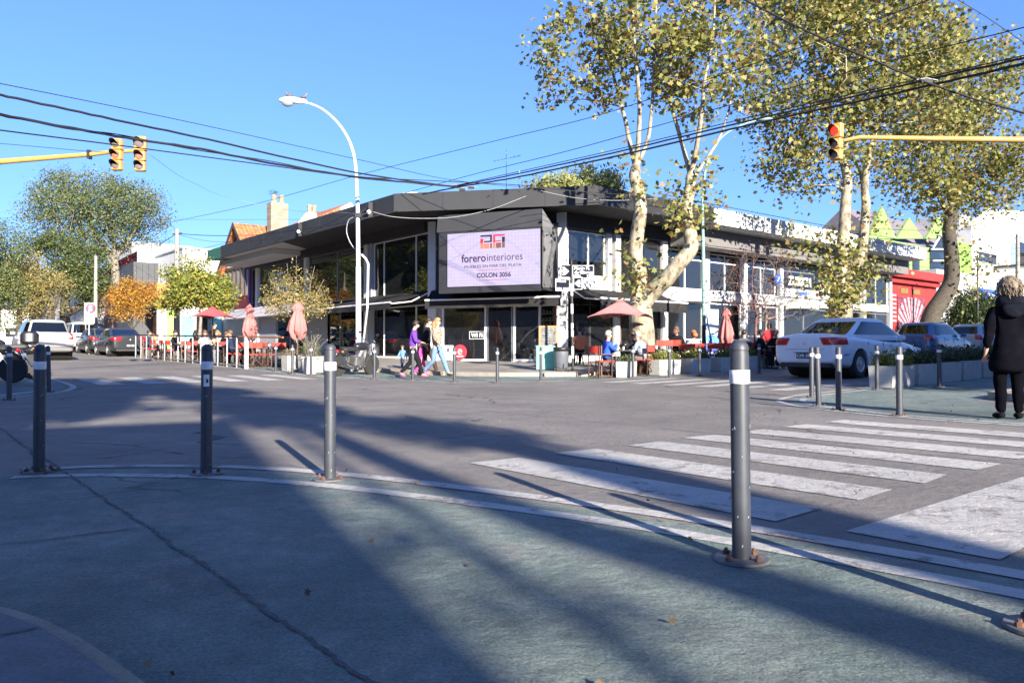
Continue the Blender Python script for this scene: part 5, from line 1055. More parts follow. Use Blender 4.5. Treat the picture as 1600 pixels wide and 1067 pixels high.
m = MB(); m.box(0, wB, 0, .35, 0, hB); m.build('box', M('bank_blue', (.02, .1, .5), rough=.4), sg); text('BBVA', hB * .62, 'lettering', wht, sg, Matrix.Translation((wB * .72, -.02, hB * .5)) @ Matrix.Rotation(R(90), 4, 'X'), .01, 'CENTER', .012)
for k, (b_, h_, mt, lab) in enumerate(((76, 8, white_wall, 'pale block far along the side street'), (95, 11, grey_wall, 'grey block at the far end of the side street'))):
    t = house('far_block', lab, b_, b_ + 16, 19, 34, h_, mt, dark_wall)
    for j in range(4): hwin(t, 'a', b_ + 1 + 3.6 * j, b_ + 3 + 3.6 * j, 3, 5)
# backdrop trees behind the blocks, kept dark
# ============================================================ STREET FURNITURE
bol_m = M('bollard_paint', (.036, .041, .053), rough=.5, var=.18, scale=14, dirt=.12)
band_m = M('reflective_band', (.68, .68, .7), rough=.4, var=.18, scale=30)
rust = M('rusty_bolt', (.11, .05, .03), rough=.85, var=.4, scale=60)
plate_m = M('base_plate', (.1, .095, .095), rough=.6, var=.4, scale=20, dirt=.4)
chips = M('paint_chips', (.3, .3, .3), rough=.7)
def bollard(h=.87, r=.0375, scuffed=0, seed=1):
    t = thing('bollard', 'x', 'bollard')
    m = MB(); m.lathe([(r, .012), (r, h - .045), (r * .93, h - .03), (r * .93, h - .028), (r, h - .026), (r * .99, h - .02), (r * .9, h - .006), (r * .7, h + .004), (r * .4, h + .011), (.002, h + .013)], 28); m.build('post', bol_m, t, smooth=40)
    m = MB(); m.lathe([(r + .0015, h - .16), (r + .0025, h - .158), (r + .0025, h - .108), (r + .0015, h - .106)], 28); m.build('reflective_band', band_m, t, smooth=40)
    m = MB(); m.lathe([(.108, .0), (.11, .004), (.106, .013), (.04, .014)], 28); m.build('base_plate', plate_m, t, smooth=40)
    for k in range(4):
        a_ = R(35 + 90 * k); m = MB(); m.lathe([(.014, .013), (.014, .026), (.007, .028), (.007, .036)], 6, (.078 * math.cos(a_), .078 * math.sin(a_), 0)); m.build('bolt', rust, t)
    if scuffed:
        rr = random.Random(seed)
        for k in range(9):
            a_ = R(rr.uniform(200, 340)); z = rr.uniform(.05, h - .25); m = MB(); m.X = Matrix.Translation((r * math.cos(a_), r * math.sin(a_), z)) @ Matrix.Rotation(a_, 4, 'Z') @ Matrix.Rotation(rr.uniform(-.5, .5), 4, 'X')
            m.ball((0, 0, 0), (.0012, .0015 + rr.random() * .003, .003 + rr.random() ** 2 * .014), 6, 4); m.build('paint_chip', chips, t)
    return t
bA_ = bollard(scuffed=1); bB_ = bollard(.88, .040)
def tilt(o, rx, ry, rz=0): o.rotation_euler = (R(rx), R(ry), R(rz))
near = [((1158, 876), 'scuffed grey bollard with white band standing nearest by the crosswalk', .3, -.6), ((516, 750), 'grey bollard in a streak of sun on the near kerb, casting a clear shadow', 0, 0), ((323, 741), 'dark shaded bollard with a torn band and a small sticker', 0, .3), ((62, 737), 'shaded bollard at the far left of the near kerb, base in dead leaves', .5, -2.0), ((1629, 985), 'bollard beyond the right edge with only its base plate showing', 0, 0)]
for i, ((px, py), lab, rx, ry) in enumerate(near):
    o = bA_ if i == 0 else dup(bA_, label=lab); o['label'] = lab; p = gp(px, py); o.location = (p.x, p.y, .004); tilt(o, rx, ry, 37 * i)
st = thing('sticker', 'small white sticker with dark marks on the shaded bollard', 'sticker', tuple(gp(323, 741)) )
m = MB(); m.X = Matrix.Rotation(R(-70), 4, 'Z'); n_ = 5
vs = [(.039 * math.cos(R(a_)), .039 * math.sin(R(a_)), z) for z in (.60, .68) for a_ in (-28, -14, 0, 14, 28)]; m.add(vs, [(i, i + 1, i + 6, i + 5) for i in range(4)]); m.build('sheet', band_m, st)
m = MB(); m.X = Matrix.Rotation(R(-64), 4, 'Z'); vs = [(.0398 * math.cos(R(a_)), .0398 * math.sin(R(a_)), z) for z in (.625, .65) for a_ in (-8, 0, 12)]; m.add(vs, [(i, i + 1, i + 4, i + 3) for i in range(2)]); m.build('mark', black_trim, st)
first = True
def place_bol(lst, group):
    global first
    for (px, py, rx, ry, lab) in lst:
        o = bB_ if first else dup(bB_, label=lab); first = False; o['label'] = lab; o['group'] = group; p = gp(px, py); o.location = p + Vector((0, 0, .004)); tilt(o, rx, ry, px)
place_bol([(1405, 650, 0, 0, 'sunlit bollard nearest the crosswalk on the right corner'), (1310, 641, 0, 0, 'bollard with a dark lower half in front of the white car wheel'), (1279, 635, 0, 2.0, 'leaning bollard, middle of three behind the crosswalk'), (1268, 622, 0, 0, 'thin looking bollard furthest left on the right corner'), (1370, 609, 0, 0, 'bollard standing at the left end of the planter row'), (1467, 605, 0, 0, 'shaded bollard in front of the right planters')], 'bollards round the right corner')
place_bol([(431, 581, 0, 0, 'bollard beside the first concrete planter left of the cafe'), (457, 585, 0, 0, 'bollard in front of the closed pink parasol'), (486, 587, 0, 0, 'bollard in front of the round white flower pot'), (585, 593, 0, 0, 'bollard right of the lamp post'), (645, 594, 0, 0, 'bollard in front of the walking woman in purple'), (710, 597, 0, 0, 'bollard before the red round sign in the window'), (777, 598, 0, 0, 'bollard before the cafe door'), (845, 596, 0, 0, 'bollard in front of the green bin'), (989, 591, 0, 0, 'bollard left of the pale planter and parasol table'), (1046, 590, 0, 0, 'bollard between the first two planters of the right terrace'), (1093, 588, 0, 0, 'bollard between the second and third planters'), (1143, 586, 0, 0, 'bollard before the closed parasol'), (1186, 584, 0, 0, 'bollard left of the white car boot')], 'bollards along the cafe kerb')
place_bol([(15, 625, 0, 0, 'shaded bollard by the parked motorbike at the left edge'), (67, 601, 0, 0, 'shaded bollard left of a pair before the silver car'), (77, 613, 0, -2, 'shaded leaning bollard right of a pair before the silver car')], 'bollards at the far left corner')
# railing
galv = M('galvanised', (.24, .25, .27), rough=.45, metal=.2, var=.12, scale=8)
rl = thing('railing', 'long low metal railing between the terrace and the avenue', 'railing', tuple(W(9.83, 26.3)), TA)
posts = [26.3] + [27.2 + .98 * k for k in range(15)]
for i, a_ in enumerate(posts):
    m = MB(); z = G(a_, 9.83) - G(26.3, 9.83); 
    if i == 0: m.box(-.05, .05, a_ - 26.35, a_ - 26.25, z, z + 1.1)
    else: m.lathe([(.033, z), (.033, z + 1.07)], 12, (0, a_ - 26.3, 0))
    m.build('post', galv if i else white_metal, rl)
zt = lambda a_: G(a_, 9.83) - G(26.3, 9.83) + 1.1
m = MB(); m.tube([(0, a_ - 26.3, zt(a_)) for a_ in (27.0, 30, 35, 41)], .03, 8); m.build('top_rail', black_trim, rl)
m = MB(); m.tube([(0, a_ - 26.3, zt(a_)) for a_ in (23.2, 25, 27.0)], .032, 8); m.build('top_rail', M('varnished_wood', (.3, .1, .03), rough=.35, var=.2, scale=12), rl)
m = MB(); m.tube([(0, a_ - 26.3, zt(a_) - 1.0) for a_ in (26.3, 30, 35, 41)], .02, 6); m.build('bottom_rail', galv, rl)
# street lamp
lp = gp(560, 578, .12); LD = lp.y
t = thing('street_lamp', 'tall white street lamp with a curved arm before the cafe', 'lamp post', tuple(lp))
arm = [at(x, y, LD) - lp for x, y in ((556, 270), (553, 245), (546, 222), (535, 202), (520, 184), (503, 170), (486, 162), (474, 159))]
m = MB(); m.tube([(0, 0, 0), (0, 0, 1.2), (-.01, 0, 3.2)] , [.085, .085, .08], 14); m.tube([(-.01, 0, 3.2), (-.03, 0, 5.0), tuple(arm[0])], [.066, .062, .05], 14); m.build('pole', M('lamp_white', (.62, .64, .66), rough=.45, var=.08, scale=5, dirt=.25), t, smooth=40)
m = MB(); m.tube(smoothpts([tuple(p) for p in arm], 4), [.05 - .022 * i / 28 for i in range(29)], 10); m.build('arm', white_metal, t, smooth=40)
hd = at(455, 157, LD) - lp
m = MB(); m.ball(tuple(hd + Vector((-.06, 0, .02))), (.36, .15, .11), 16, 8); m.ball(tuple(hd + Vector((.24, 0, -.01))), (.24, .1, .09), 12, 8); m.build('lamp_head', white_metal, t, smooth=True)
m = MB(); m.ball(tuple(hd + Vector((-.13, 0, -.05))), (.19, .12, .13), 14, 8); m.build('lens', M('lamp_lens', (.25, .28, .3), rough=.1, var=.1), t, smooth=True)
m = MB(); m.box(-.12, .12, -.1, .1, 0, .1); m.build('base_collar', galv, t)
m = MB()
brk = at(560, 333, LD) - lp
m.tube([brk, brk + Vector((.25, -.05, .12))], .02, 5); m.tube([brk + Vector((-.05, 0, -.1)), brk + Vector((.3, 0, .02))], .015, 5); m.box(brk.x - .09, brk.x + .09, -.1, .0, brk.z - .14, brk.z); m.build('cable_bracket', black_trim, t)
for (px, py, lab, fl) in ((474, 152, 'grey pigeon perched on the neck of the lamp', 1), (450, 150, 'grey pigeon perched with spread wings on the lamp head', -1)):
    p = at(px, py, LD); b_ = thing('pigeon', lab, 'bird', (p.x, p.y, p.z - .06)); pg = M('pigeon_grey', (.17, .14, .15), rough=.7)
    if fl < 0: p.x = p.x
    m = MB(); prof = []
    m.tube([(-.13 * fl, 0, .02), (-.06 * fl, 0, .06), (0, 0, .085), (.05 * fl, 0, .11), (.07 * fl, 0, .16), (.1 * fl, 0, .18), (.125 * fl, 0, .172)], [.012, .035, .052, .042, .026, .026, .006], 10); m.tube([(0, .02, .05), (0, .02, 0)], .006, 4); m.build('body', pg, b_, smooth=True)
    for sy in (-1, 1): m = MB(); m.X = Matrix.Translation((-.02 * fl, sy * .045, .09)) @ Matrix.Rotation(R(20 * sy), 4, 'X'); m.ball((0, 0, .02 if fl < 0 else 0), (.085, .012, .04 if fl > 0 else .06), 8, 6); m.build('wing', M('pigeon_wing', (.1, .085, .09), rough=.7), b_, smooth=True)
# leaning conduit beside the lamp
cp_ = gp(563, 573, .12)
t = thing('conduit', 'thin pale service pipe leaning beside the lamp post up to the cafe', 'pipe', tuple(cp_)); P_ = [Vector((0, 0, 0))] + [at(x, y, LD + .3) - cp_ for x, y in ((574, 480), (575, 412), (571, 404), (565, 398))]
m = MB(); m.tube([tuple(p) for p in P_], .035, 8); m.build('pipe', white_metal, t, smooth=40); m = MB(); m.tube(smoothpts([tuple(at(x, y, LD + .3) - cp_) for x, y in ((565, 398), (553, 388), (545, 375), (541, 360), (545, 343), (556, 338))], 4), .018, 6); m.build('hose', alu, t)
# teal lamp post on the right
lp = gp(1100, 566, .12); LD2 = lp.y
t = thing('street_lamp', 'teal street lamp post rising through the plane tree, lamp among the leaves', 'lamp post', tuple(lp)); teal = M('teal_post', (.17, .30, .30), rough=.6, var=.1, scale=4, dirt=.2)
m = MB(); m.tube([(0, 0, 0), (0, 0, 1.4)], .085, 12); m.build('pole_foot', black_trim, t); m = MB(); m.tube([(0, 0, 1.4), (-.02, 0, 4), (-.04, 0, 5.6)], [.075, .07, .055], 12); m.build('pole', teal, t, smooth=40)
A_ = smoothpts([tuple(at(x, y, LD2) - lp) for x, y in ((1098, 320), (1102, 270), (1115, 230), (1140, 205), (1168, 192), (1182, 188))], 4); A_ = [(-.04, 0, 5.6)] + A_
m = MB(); m.tube(A_, [.055 - .025 * i / len(A_) for i in range(len(A_))], 10); m.build('arm', teal, t, smooth=40); hd = at(1196, 186, LD2) - lp; m = MB(); m.ball(tuple(hd), (.34, .16, .09), 14, 8); m.build('lamp_head', teal, t, smooth=True)
# street sign post
sp_ = gp(895, 580, .12); SD = sp_.y
t = thing('street_sign', 'black and white banded post with four street name and arrow plates', 'street sign', tuple(sp_))
zsc = lambda y: at(893, y, SD).z - sp_.z
edges = [580, 560, 541, 526, 505, 490, 475, 462, 443, 430]
for i in range(len(edges) - 1): m = MB(); m.tube([(-.04 * (580 - edges[i]) / 150, 0, zsc(edges[i]) if i else 0), (-.04 * (580 - edges[i + 1]) / 150, 0, zsc(edges[i + 1]))], .042, 10); m.build('post_band', black_trim if i % 2 == 0 else white_paint, t)
m = MB(); m.tube([(-.04, 0, zsc(430)), (-.04, 0, zsc(406))], .03, 8); m.build('post_top', black_trim, t)
sgn = M('sign_black', (.01, .012, .022), rough=.8, var=.1, spec=.1)
def plate(x0, x1, y0, y1, dy, rot):
    p0 = at(x0, y1, SD + dy) - sp_; p1 = at(x1, y0, SD + dy) - sp_; w = p1.x - p0.x; h = p1.z - p0.z; M4 = Matrix.Translation(((p0.x + p1.x) / 2, p0.y, (p0.z + p1.z) / 2)) @ Matrix.Rotation(R(rot), 4, 'Z')
    m = MB(); m.X = M4; m.box(-w / 2, w / 2, 0, .012, -h / 2, h / 2); pl_ = m.build('plate_border', white_paint, t); m = MB(); m.X = M4; m.box(-w / 2 + .02, w / 2 - .02, -.004, .004, -h / 2 + .02, h / 2 - .02); m.build('plate_face', sgn, pl_); return M4 @ Matrix.Translation((0, -.006, 0)) @ Matrix.Rotation(R(90), 4, 'X'), w, h
def arrow(M4, s, flip):
    m = MB(); m.X = M4 @ Matrix.Diagonal((flip, 1, 1, 1)); pts = [(-.5, -.14), (-.5, .14), (-.05, .14), (-.05, .5), (.1, .5), (.5, 0), (.1, -.5), (-.05, -.5), (-.05, -.14)]
    pts = [(-.5, -.13), (-.5, .13), (-.1, .13), (-.25, .45), (0, .45), (.5, 0), (0, -.45), (-.25, -.45), (-.1, -.13)]
    m.prism([(x * s, y * s) for x, y in pts], -.002, .002); m.build('arrow', wht, t)
Mx, w, h = plate(876, 892.5, 413.5, 434, .03, 0); arrow(Mx @ Matrix.Translation((-.04, 0, 0)), .27, 1)
Mx, w, h = plate(894.5, 928, 414.5, 435, .03, 0)
text('Martín M.', .135, 'lettering', wht, t, Mx @ Matrix.Translation((-w * .42, h * .27, 0)), .002, 'LEFT', .003, .9); text('de Güemes', .135, 'lettering', wht, t, Mx @ Matrix.Translation((-w * .40, -.015, 0)), .002, 'LEFT', .003, .9); text('2600', .11, 'lettering', wht, t, Mx @ Matrix.Translation((-w * .3, -h * .34, 0)), .002, 'CENTER', .003); text('2700', .11, 'lettering', wht, t, Mx @ Matrix.Translation((w * .33, -h * .34, 0)), .002, 'CENTER', .003)
Mx, w, h = plate(867.5, 891, 435.5, 454.5, -.02, 14)
text('Alberti', .11, 'lettering', wht, t, Mx @ Matrix.Translation((-w * .42, h * .3, 0)), .002, 'LEFT', .001, .95); text('1200', .1, 'lettering', wht, t, Mx @ Matrix.Translation((-w * .28, -h * .34, 0)), .002, 'CENTER', .003); text('1300', .1, 'lettering', wht, t, Mx @ Matrix.Translation((w * .24, -h * .34, 0)), .002, 'CENTER', .003)
Mx, w, h = plate(896, 910, 433, 452.5, -.02, -14); arrow(Mx @ Matrix.Translation((.02, 0, 0)), .24, -1)
# parking sign on the left
p = col(139, 43); t = thing('parking_sign', 'white roadside panel with a red ringed blue E disc', 'sign', tuple(p)); zz = lambda y: at(139, y, 43).z - p.z
k_ = 43 / F
m = MB(); m.tube([(0, 0, 0), (0, 0, zz(478))], .04, 8); m.build('post', galv, t); m = MB(); m.box(-8 * k_, 8 * k_, .03, .06, zz(505), zz(473)); m.build('panel', white_paint, t)
for r_, mt, y_ in ((7.6, M('ring_red', (.55, .05, .04), rough=.4), .025), (5.4, M('disc_blue', (.02, .12, .5), rough=.4), .012)):
    m = MB(); m.X = Matrix.Translation((2 * k_, y_, zz(482))) @ Matrix.Rotation(R(90), 4, 'X'); m.lathe([(r_ * k_, -.004), (r_ * k_, .004)], 24); m.build('disc', mt, t)
text('E', .42, 'lettering', wht, t, Matrix.Translation((2 * k_, .0, zz(482))) @ Matrix.Rotation(R(90), 4, 'X'), .003, 'CENTER', .01)
# poles
conc_pole = M('concrete_pole', (.25, .24, .21), rough=.85, var=.12, scale=4)
for (px, pyt, d, r_, lab) in ((149, 400, 45, .1, 'pale concrete utility pole just right of the parking sign'), (276, 358, 40, .13, 'concrete utility pole carrying the left cables behind the yellow tree'), (1591, 366, 46, .12, 'concrete utility pole in front of the white house at the right edge'), (1528, 398, 45, .05, 'thin dark pole at the left side of the white house')):
    p = col(px, d); t = thing('utility_pole', lab, 'pole', tuple(p)); h_ = at(px, pyt, d).z - p.z; m = MB(); m.tube([(0, 0, 0), (0, 0, h_)], [r_ * 1.3, r_ * .85], 10); m.build('pole', conc_pole if r_ > .06 else black_trim, t, smooth=40)
    m = MB(); m.tube([(-.25, 0, h_ - .25), (.25, 0, h_ - .2)], .03, 5); m.build('crossarm', black_trim, t)
# traffic lights
yel = M('signal_yellow', (.5, .27, .07), rough=.4, var=.12, scale=8, dirt=.25); yel2 = M('arm_yellow', (.42, .26, .07), rough=.45, var=.12, scale=3)
lens_g = M('lens_dark', (.16, .13, .14), rough=.15); lens_r = M('lens_red_off', (.35, .13, .1), rough=.2); lens_on = M('lens_red_lit', (.8, .03, .015), rough=.2, emit=.7); vis_in = M('visor_black', (.01, .01, .01), rough=.7)
def signal(name_label, px, ytop, ybot, d, rot, lens, big=1.0, group='traffic signal heads'):
    c = at(px, (ytop + ybot) / 2, d); hh = (ybot - ytop) * d / F; w = .27
    t = thing('traffic_light', name_label, 'traffic light', (c.x, c.y, c.z), R(rot), group); hs = [hh * .36 * (big if big > 1 else 1), 0, 0]; rest = (hh - hs[0]) / 2; hs = [hs[0], rest, rest]; z = hh / 2
    for k in range(3):
        s_ = hs[k]; ww_ = w * (big if k == 0 else 1); m = MB(); m.rbox((0, .02, z - s_ / 2), (ww_, .17, s_ - .012), .035); sec = m.build('housing', yel, t, smooth=40)
        r_ = min(s_, ww_) * .37; zc_ = z - s_ * .5
        m = MB(); m.X = Matrix.Translation((0, -.067, zc_)) @ Matrix.Rotation(R(90), 4, 'X'); m.lathe([(r_, 0), (r_ * .9, .012), (r_ * .5, .022), (.004, .026)], 18); m.build('lens', lens[k], sec, smooth=True)
        m = MB(); n_ = 16; vs = []; fs = []
        for i in range(n_ + 1):
            a_ = R(-25 + 230 * i / n_); L = .2 * (.25 + .75 * max(0, math.sin(a_)) ** .7); 
            for rr_, yy in ((r_ * 1.1, -.06), (r_ * 1.08, -.065 - L), (r_ * 1.02, -.065 - L), (r_ * 1.03, -.06)): vs.append((rr_ * math.cos(a_), yy, zc_ + rr_ * math.sin(a_)))
        for i in range(n_):
            for j in range(4): fs.append((i * 4 + j, (i + 1) * 4 + j, (i + 1) * 4 + (j + 1) % 4, i * 4 + (j + 1) % 4))
        m.add(vs, fs); m.mi = [0 if j % 4 == 0 else 1 for j in range(len(fs))]; m.build('visor', [yel, vis_in], sec, smooth=True)
        z -= s_
    return t, c
DS = 20
signal('yellow signal head nearer the mast on the left arm', 181, 216, 266, DS, -6, (lens_g, lens_r, lens_g)); signal('yellow signal head at the tip of the left arm with a larger top lamp', 217.5, 212.5, 267.5, DS, 4, (lens_g, lens_r, lens_g), 1.16)
t = thing('signal_mast', 'yellow signal arm reaching in from the left with its mast out of view', 'signal mast', (*at(-60, 262, DS).xy, 0)); b_ = Vector(t.location)
pts = [at(x, y, DS + .16) - b_ for x, y in ((-60, 262), (0, 252), (137, 241), (172, 237), (212, 235))]; m = MB(); m.tube([tuple(p) for p in pts], [.085, .075, .06, .05, .045], 12); m.build('arm', yel2, t, smooth=40); m = MB(); m.tube([(0, .16, -.1), tuple(pts[0] + Vector((0, 0, .25)))], [.11, .09], 12); m.build('mast', yel2, t, smooth=40)
m = MB(); q = at(138, 241, DS + .16) - b_; m.box(q.x - .035, q.x + .035, q.y - .08, q.y + .08, q.z - .11, q.z + .11); m.build('clamp', black_trim, t)
DS2 = 19
signal('yellow signal head with its top red lamp lit on the right arm', 1308, 192, 250, DS2, -52, (lens_on, lens_g, lens_g), 1.14)
t = thing('signal_mast', 'ochre signal arm reaching in from the right with its mast out of view', 'signal mast', (*at(1680, 220, DS2 - 1).xy, 0)); b_ = Vector(t.location)
pts = [at(x, y, DS2 + .1 - dd) - b_ for x, y, dd in ((1320, 219, 0), (1345, 214, .1), (1450, 216, .4), (1600, 218, .8), (1680, 220, 1))]; m = MB(); m.tube([tuple(p) for p in pts], [.045, .055, .065, .075, .08], 12); m.build('arm', yel2, t, smooth=40); m = MB(); m.tube([(0, 0, -.1), tuple(pts[-1] + Vector((0, 0, .25)))], [.11, .09], 12); m.build('mast', yel2, t, smooth=40)

# ============================================================ VEHICLES (local y forward)
tyre_m = M('tyre', (.022, .022, .022), rough=.8, var=.2, scale=20); rim_m = M('alloy', (.5, .51, .52), rough=.3, metal=.7, var=.05); carglass = glass_mat('car_glass', (.18, .2, .2), .5)
plastic = M('black_plastic', (.02, .02, .022), rough=.6); tail_m = M('tail_red', (.4, .012, .015), rough=.12, var=.2, scale=12, coat=.6); tail_w = M('tail_clear', (.6, .55, .55), rough=.12); arch_m = M('wheel_well', (.006, .006, .006), rough=.9)
def loft(sts, mat, name, parent, sub=2, cut=None):
    bm = bmesh.new(); rings = []
    for (y, w, zb_, zs, zt_) in sts:
        half = [(0, zb_), (.55 * w, zb_), (.9 * w, zb_ + .01), (.985 * w, zb_ + .1), (w, (zb_ + zs) * .5), (.985 * w, zs - .07), (.93 * w, zs), (.6 * w, zt_), (0, zt_ + .012)]
        P_ = half + [(-x, z) for x, z in half[-2:0:-1]]; rings.append([bm.verts.new((x, y, z)) for x, z in P_])
    n = len(rings[0])
    for a_, b_ in zip(rings, rings[1:]):
        for i in range(n): bm.faces.new((a_[i], a_[(i + 1) % n], b_[(i + 1) % n], b_[i]))
    for r_ in (rings[0], rings[-1]):
        h = n // 2
        for i in range(h): 
            q = [r_[i], r_[i + 1], r_[(n - i - 1) % n], r_[(n - i) % n]]; q2 = []
            for v in q:
                if v not in q2: q2.append(v)
            if len(q2) >= 3: bm.faces.new(q2)
    bmesh.ops.recalc_face_normals(bm, faces=bm.faces); me = bpy.data.meshes.new(name); bm.to_mesh(me); bm.free()
    o = bpy.data.objects.new(name, me); COL.objects.link(o); md = o.modifiers.new('s', 'SUBSURF'); md.levels = sub; md.render_levels = sub
    cuts = []
    if cut:
        for (yy, zz_, rr) in cut:
            for sx in (-1, 1):
                m = MB(); wx = sts[3][1]; m.X = Matrix.Translation((sx * wx, yy, zz_)) @ Matrix.Rotation(R(90), 4, 'Y'); m.lathe([(rr, -.26), (rr, .3)], 28); c = m.build('cutter', mat); cuts.append(c); b_ = o.modifiers.new('b', 'BOOLEAN'); b_.operation = 'DIFFERENCE'; b_.object = c; b_.solver = 'EXACT'
    me2 = evalmesh(o); bpy.data.objects.remove(o)
    for c in cuts: bpy.data.objects.remove(c)
    me2.materials.clear(); me2.materials.append(mat); me2.shade_smooth(); me2.set_sharp_from_angle(angle=R(35)); me2.name = name
    o = bpy.data.objects.new(name, me2); COL.objects.link(o); o.parent = parent; return o
def cabin(t, paint, zb_, zr, w0, w1, yr0, yr1, yf0, yf1, pill=(0.02,), nside=5.5, glass=None, mids=None):
    "glasshouse: rings from the belt to the roof"
    glass = glass or carglass; N = 72; T = [-.2, .1, .3, .5, .7, .86, .95, 1.0]
    P_ = []
    for t_ in T:
        t0_ = t_; t_ = max(t_, 0); e = t_ ** .9; w = w0 + (w1 - w0) * t_; yr = yr0 + (yr1 - yr0) * e; yf = yf0 + (yf1 - yf0) * t_ ** 1.05; z = zb_ + (zr - .06 - zb_) * t0_; 
        if t_ > .9: w -= .03 * (t_ - .9) * 10; 
        ring = []
        for k in range(N):
            th = 2 * math.pi * k / N; c, s_ = math.cos(th), math.sin(th); sg_ = lambda v: 1 if v >= 0 else -1
            ring.append((w * sg_(c) * abs(c) ** (2 / nside), (yf + yr) / 2 + (yf - yr) / 2 * sg_(s_) * abs(s_) ** (2 / nside), z))
        P_.append((ring, w, (yf + yr) / 2, (yf - yr) / 2))
    glassf = {'side_window': [], 'rear_window': [], 'windscreen': []}; body = []; V = [v for r_ in P_ for v in r_[0]]
    for j in range(len(T) - 1):
        for k in range(N):
            f = (j * N + k, j * N + (k + 1) % N, (j + 1) * N + (k + 1) % N, (j + 1) * N + k); xs = [(V[i][0]) / P_[i // N][1] for i in f]; ys = [(V[i][1] - P_[i // N][2]) / P_[i // N][3] for i in f]; xm = sum(xs) / 4; ym = sum(ys) / 4; tm = (T[j] + T[j + 1]) / 2
            kind = None
            if .1 < tm < .9 or (tm < .1 and False):
                if abs(xm) > .9 and abs(ym) < .83 and not any(abs(ym - p_) < .035 for p_ in pill): kind = 'side_window'
                elif ym < -.93 and abs(xm) < .86: kind = 'rear_window'
                elif ym > .93 and abs(xm) < .88: kind = 'windscreen'
            (glassf[kind] if kind else body).append(f)
    # roof crown
    base = (len(T) - 1) * N; last = P_[-1]; n0 = len(V)
    for q, (sc_, dz) in enumerate(((.88, .035), (.6, .055), (.25, .062))): V += [(x * sc_, last[2] + (y - last[2]) * sc_, zr - .06 + dz) for x, y, z in last[0]]
    for q in range(3):
        lo = base if q == 0 else n0 + (q - 1) * N; hi = n0 + q * N; body += [(lo + k, lo + (k + 1) % N, hi + (k + 1) % N, hi + k) for k in range(N)]
    body.append(tuple(n0 + 2 * N + k for k in range(N)))
    def mk(name, F_, mat, off=0, par=t):
        used = sorted({i for f in F_ for i in f}); mp_ = {i: q for q, i in enumerate(used)}; m = MB(); m.add([V[i] for i in used], [tuple(mp_[i] for i in f) for f in F_]); return m.build(name, mat, par, smooth=True, fix=False)
    roof = mk('cabin', body, paint); 
    for nm, F_ in glassf.items():
        if nm == 'side_window':
            for sx in (-1, 1):
                FF = [f for f in F_ if V[f[0]][0] * sx > 0]
                if FF: mk(nm, FF, glass)
        elif F_: mk(nm, F_, glass)
    # dark interior so that the glass does not show an empty shell
    m = MB(); m.box(-w0 * .85, w0 * .85, yr0 + .35, yf0 - .5, zb_ - .12, zb_ + .02); m.build('parcel_shelf', plastic, t)
    for sx in (-.38, .38):
        m = MB(); yy = (yr0 + yf0) / 2 + .15; m.rbox((sx, yy, zb_ + .06), (.46, .12, .5), .05); m.rbox((sx, yy, zb_ + .38), (.24, .1, .16), .04); m.build('seat_back', plastic, t)
    return roof
def clad(t, body, name, mat, planes, out=.006):
    "piece of the body skin between planes, lifted a little: lamp glass that follows the panel"
    bm = bmesh.new(); bm.from_mesh(body.data)
    for co, no in planes: bmesh.ops.bisect_plane(bm, geom=bm.verts[:] + bm.edges[:] + bm.faces[:], plane_co=co, plane_no=no, clear_outer=True, dist=1e-5)
    bm.normal_update()
    if not bm.faces: bm.free(); return
    vn = [(v, v.normal.copy()) for v in bm.verts]
    for v, n in vn: v.co += n * out
    me = bpy.data.meshes.new(name); bm.to_mesh(me); bm.free(); me.materials.clear(); me.materials.append(mat); me.shade_smooth(); o = bpy.data.objects.new(name, me); COL.objects.link(o); o.parent = t; md = o.modifiers.new('s', 'SOLIDIFY'); md.thickness = .006; return o
def rearlights(t, body, x0, z0, z1, y1, inner=.0, outer=.0, mat=None, name='tail_light'):
    for sx in (-1, 1):
        clad(t, body, name, mat or tail_m, [((sx * x0, 0, z0), (-sx, 0, inner)), ((0, y1, (z0 + z1) / 2), (0, 1, 0)), ((0, y1, z0), (0, -outer, -1)), ((0, y1, z1), (0, -outer, 1))])
